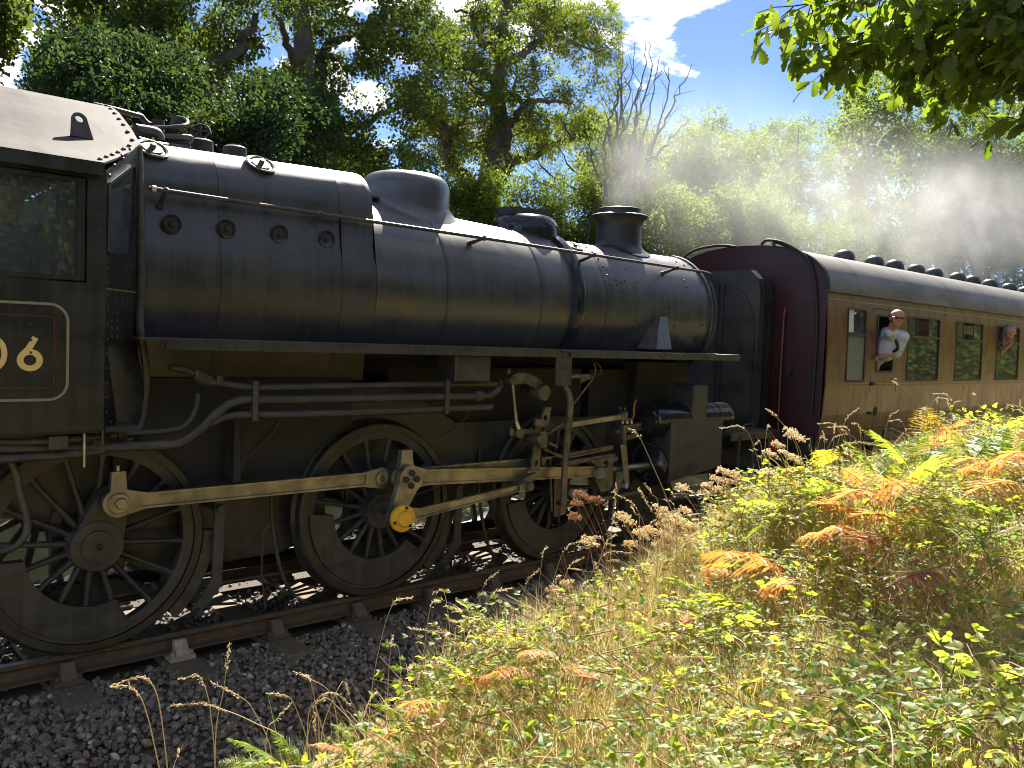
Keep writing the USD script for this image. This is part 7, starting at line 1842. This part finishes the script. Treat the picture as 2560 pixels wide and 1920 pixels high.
# ------------------------------------------------------------------ oak whose twigs hang into the picture at the upper right
rn = np.random.default_rng(8)
TB = np.array([8.5, -8.6, float(terrain(8.5, -8.6)) - 0.2])
no = thing("oak_tree", "near oak whose leafy twigs hang into the upper right corner", "tree", TB)
part(no, "trunk", tube(spline([TB, TB + [0, 0.1, 2.0], TB + [-0.2, 0.3, 4.2], TB + [-0.5, 0.6, 7.0], TB + [-0.6, 0.9, 10]], 5), np.linspace(0.42, 0.14, 21), 12), "bark", 60)
tips = [at(1985, 15, dist=4.6), at(2040, 110, dist=4.9), at(2120, 120, dist=5.0), at(2250, 60, dist=5.2), at(2300, 170, dist=5.3), at(2420, 140, dist=5.0), at(2540, 230, dist=5.0), at(2480, 40, dist=4.8), at(2400, 220, dist=5.4), at(2600, 120, dist=4.7), at(2160, 10, dist=4.7), at(2650, 300, dist=4.8)]
hub = at(2750, -40, dist=5.6)
part(no, "limb", tube(spline([TB + [-0.2, 0.3, 4.2], TB + [-2.5, 0.9, 4.6], (TB + [-3, 1, 4]) * 0.4 + hub * 0.6 + [0, 0, 0.3], hub], 6), np.linspace(0.16, 0.035, 19), 10), "bark", 60)
part(no, "limb", tube(spline([TB + [-0.3, 0.4, 5.2], TB + [-2.0, 3.0, 6.6], TB + [-4.0, 6.2, 8.0], TB + [-5.6, 7.6, 8.6]], 6), np.linspace(0.18, 0.04, 19), 10), "bark", 60)
part(no, "limb", tube(spline([TB + [-0.4, 0.5, 6.2], TB + [-3.0, 2.5, 7.8], TB + [-5.0, 4.6, 8.4], TB + [-7.2, 6.0, 8.4]], 6), np.linspace(0.16, 0.04, 19), 10), "bark", 60)
def oak_leaf(L, W, droop):
    v, f, m = [], [], 18
    for k in range(m + 1):
        t = k / m
        w = W / 2 * (0.12 + 0.88 * math.sin(math.pi * min(t, 0.999) ** 1.25 * 0.86) ** 0.8) * (1 - 0.30 * (0.5 + 0.5 * math.cos(2 * math.pi * 4.5 * t))) if t < 0.97 else W * 0.10
        w = W * 0.03 if t < 0.08 else w
        x, z = L * t, -droop * L * t * t
        v += [(x + 0.10 * w, w, z + 0.16 * w), (x, 0, z), (x + 0.10 * w, -w, z + 0.16 * w)]
    for k in range(m):
        a = 3 * k
        f += [(a, a + 1, a + 4), (a, a + 4, a + 3), (a + 1, a + 2, a + 5), (a + 1, a + 5, a + 4)]
    return np.array(v, float), np.array(f)


OL = [oak_leaf(0.115, 0.072, 0.08 + 0.14 * k) for k in range(4)]
lv, tw2 = [], []
for q in tips:
    mid = (hub + q) / 2 + rn.normal(size=3) * 0.12 + [0, 0, 0.12]
    s = spline(np.array([hub, mid, q]), 10)
    part(no, "twig", tube(s, np.linspace(0.016, 0.003, len(s)), 6), "bark", 60)
    for i in range(5, len(s)):
        for _ in range(3):
            d = (s[i] - s[i - 1]); d /= np.linalg.norm(d); d = d + rn.normal(size=3) * 0.9; d /= np.linalg.norm(d)
            e = s[i] + d * rn.uniform(0.10, 0.30) + [0, 0, -0.03]
            tw2.append(tube([s[i], (s[i] + e) / 2 + rn.normal(size=3) * 0.01, e], [0.003, 0.0025, 0.0015], 4, False))
            for k in range(5):
                p = s[i] + (e - s[i]) * rn.uniform(0.35, 1.0)
                g = d * 0.5 + rn.normal(size=3) * 0.6 + [0, 0, -0.35]
                lv.append(place(OL[int(rn.integers(0, 4))], p, rot_to(g, rn.normal() * 0.6), rn.uniform(0.6, 1.0)))
part(no, "twigs", join(*tw2), "bark", 60, kind="stuff")
cen = to_px(np.array([m[0].mean(0) for m in lv]))
vis = [k for k in range(len(lv)) if -40 < cen[k][0] < 2600 and -40 < cen[k][1] < 520]
order = sorted(vis, key=lambda k: -cen[k][1])[:290]
one = set(order)
for k in order:
    part(no, "leaf", lv[k], "near_oak_leaf", False)
part(no, "foliage", join(*[lv[k] for k in range(len(lv)) if k not in one]), "near_oak_leaf", False, kind="stuff")
# the rest of its crown, above and beside the picture: it shades the lower right of the bank
n = 900
pts = np.vstack([rn.normal(size=(45, 3)) * [0.5, 0.5, 0.4] + surf(2600, 1700, 0.2) + SUN * 9.5, rn.normal(size=(n // 2, 3)) * [1.6, 1.4, 1.2] + TB + [0.6, -0.2, 9.5]])
qp = to_px(pts)
dep = (pts - EYE) @ _d
pts = pts[~((dep > 0) & (qp[:, 0] > -60) & (qp[:, 0] < 2620) & (qp[:, 1] > -70) & (qp[:, 1] < 1980))]
crown(no, pts, "oak_leaf", "oak", rn, 0.9, 1.4)

# trees and hedge behind the photographer: they show only as reflections in the paint and glass
for k, (x, y, h, w) in enumerate([(-14, -17, 7.5, 3.0), (-7, -19, 8.5, 3.4), (0.5, -18, 7.0, 3.2), (7, -20, 9, 3.6), (15, -19, 8, 3.4), (24, -20, 9, 3.6)]):
    r = np.random.default_rng(400 + k)
    b = np.array([x, y, float(terrain(x, y)) - 0.1])
    pts = r.normal(size=(620, 3)); pts *= (r.random(620) ** 0.35 / np.linalg.norm(pts, axis=1))[:, None]
    pts = pts * [w, w * 0.8, h * 0.42] + b + [0, 0, h * 0.58]
    t = tree("oak_tree", "oak in the row behind the photographer, mirrored in the boiler", [(spline([b, b + [0.1, 0, h * 0.4], b + [0, 0, h * 0.8]], 5), np.linspace(0.3, 0.08, 11))], pts, "oak_leaf", "oak", r, b, "oaks behind the photographer", s=(1.6, 2.4))

for k, cx in enumerate(list(range(-24, 12, 6)) + list(range(14, 120, 8))):
    r = np.random.default_rng(500 + k)
    far_ = cx > 12
    n = 800 if far_ else 650
    y0 = -8.6 if far_ else -12.5
    pts = np.column_stack([r.uniform(cx - 4.3, cx + 4.3, n), r.uniform(y0 - 1.3, y0 + 1.3, n), r.random(n) ** 0.8 * (6.5 if far_ else 4.2)])
    pts[:, 2] *= 0.65 + 0.7 * meshkit.noise(np.column_stack([pts[:, :2] * 0.4, 0 * pts[:, 0]]), 5)
    pts[:, 2] += terrain(pts[:, 0], pts[:, 1])
    b = np.array([cx, y0, float(terrain(cx, y0)) - 0.1])
    tree("hawthorn_hedge", "hawthorn hedge behind the photographer, mirrored in the coach windows", [(spline([b, b + [0.2, 0, 1.2], b + [0.3, 0.1, 2.6]], 4), np.linspace(0.09, 0.03, 9))], pts, "hedge_leaf" if k % 3 else "dark_leaf", "fine", r, b, "hedge behind the photographer", s=(1.5, 2.4))
# ------------------------------------------------------------------ steam drifting from the chimney over the coach
BL = [((CHX, 0.0, 4.30), 0.34, 0.8), ((CHX + 0.35, 0.15, 4.75), 0.6, 0.32), ((5.6, 0.7, 5.2), 1.15, 0.24), ((8.0, 1.4, 5.5), 2.0, 0.20), ((12.0, 2.2, 5.6), 2.5, 0.19), ((16.5, 2.6, 5.9), 2.8, 0.22), ((21.0, 2.9, 6.3), 3.0, 0.24), ((25.5, 3.0, 6.6), 3.2, 0.22)]
n_ = {"g": ("geometry", {}), "mp": ("mapping", {"scale": (0.75, 1.0, 0.9)}), "n": ("noise_texture", {"scale": 0.9, "detail": 5.0, "roughness": 0.6, "distortion": 0.6}),
      "nm": ("map_range", {"range_type": "smoothstep", "from_min": 0.36, "from_max": 0.68, "to_min": 0.25, "to_max": 0.95, "clamp": True}),
      "mu": ("math", {"math_type": "multiply"}), "mg": ("math", {"math_type": "multiply", "value2": 0.42}), "v": ("principled_volume", {"color": (0.93, 0.94, 0.95), "anisotropy": 0.5})}
L_ = [("g.position", "mp.vector"), ("mp.vector", "n.vector"), ("n.fac", "nm.value")]
prev = None
for i, (c, rad, den) in enumerate(BL):
    n_[f"s{i}"] = ("vector_math", {"math_type": "distance", "vector2": c})
    n_[f"r{i}"] = ("map_range", {"range_type": "smoothstep", "from_min": rad * 0.15, "from_max": rad, "to_min": den, "to_max": 0.0, "clamp": True})
    L_ += [("g.position", f"s{i}.vector1"), (f"s{i}.value", f"r{i}.value")]
    if prev:
        n_[f"a{i}"] = ("math", {"math_type": "maximum"})
        L_ += [(prev, f"a{i}.value1"), (f"r{i}.result", f"a{i}.value2")]; prev = f"a{i}.value"
    else:
        prev = f"r{i}.result"
L_ += [(prev, "mu.value1"), ("nm.result", "mu.value2"), ("mu.value", "mg.value1"), ("mg.value", "v.density")]
M["steam"] = usdkit.material(stage, "/World/Looks/steam", n_, L_, volume="v.volume")
blobs = [m3.Manifold.sphere(rad * 1.02, 24).translate(tuple(map(float, c))) for c, rad, den in BL]
chain = [m3.Manifold.batch_hull([a, b]) for a, b in zip(blobs[:-1], blobs[1:])]
pl = m3.Manifold.batch_boolean(chain, m3.OpType.Add).to_mesh()
single("steam_plume", (pl.vert_properties[:, :3], pl.tri_verts), "steam", "thin white steam drifting from the chimney back over the coach", "steam", kind="stuff", smooth=False)
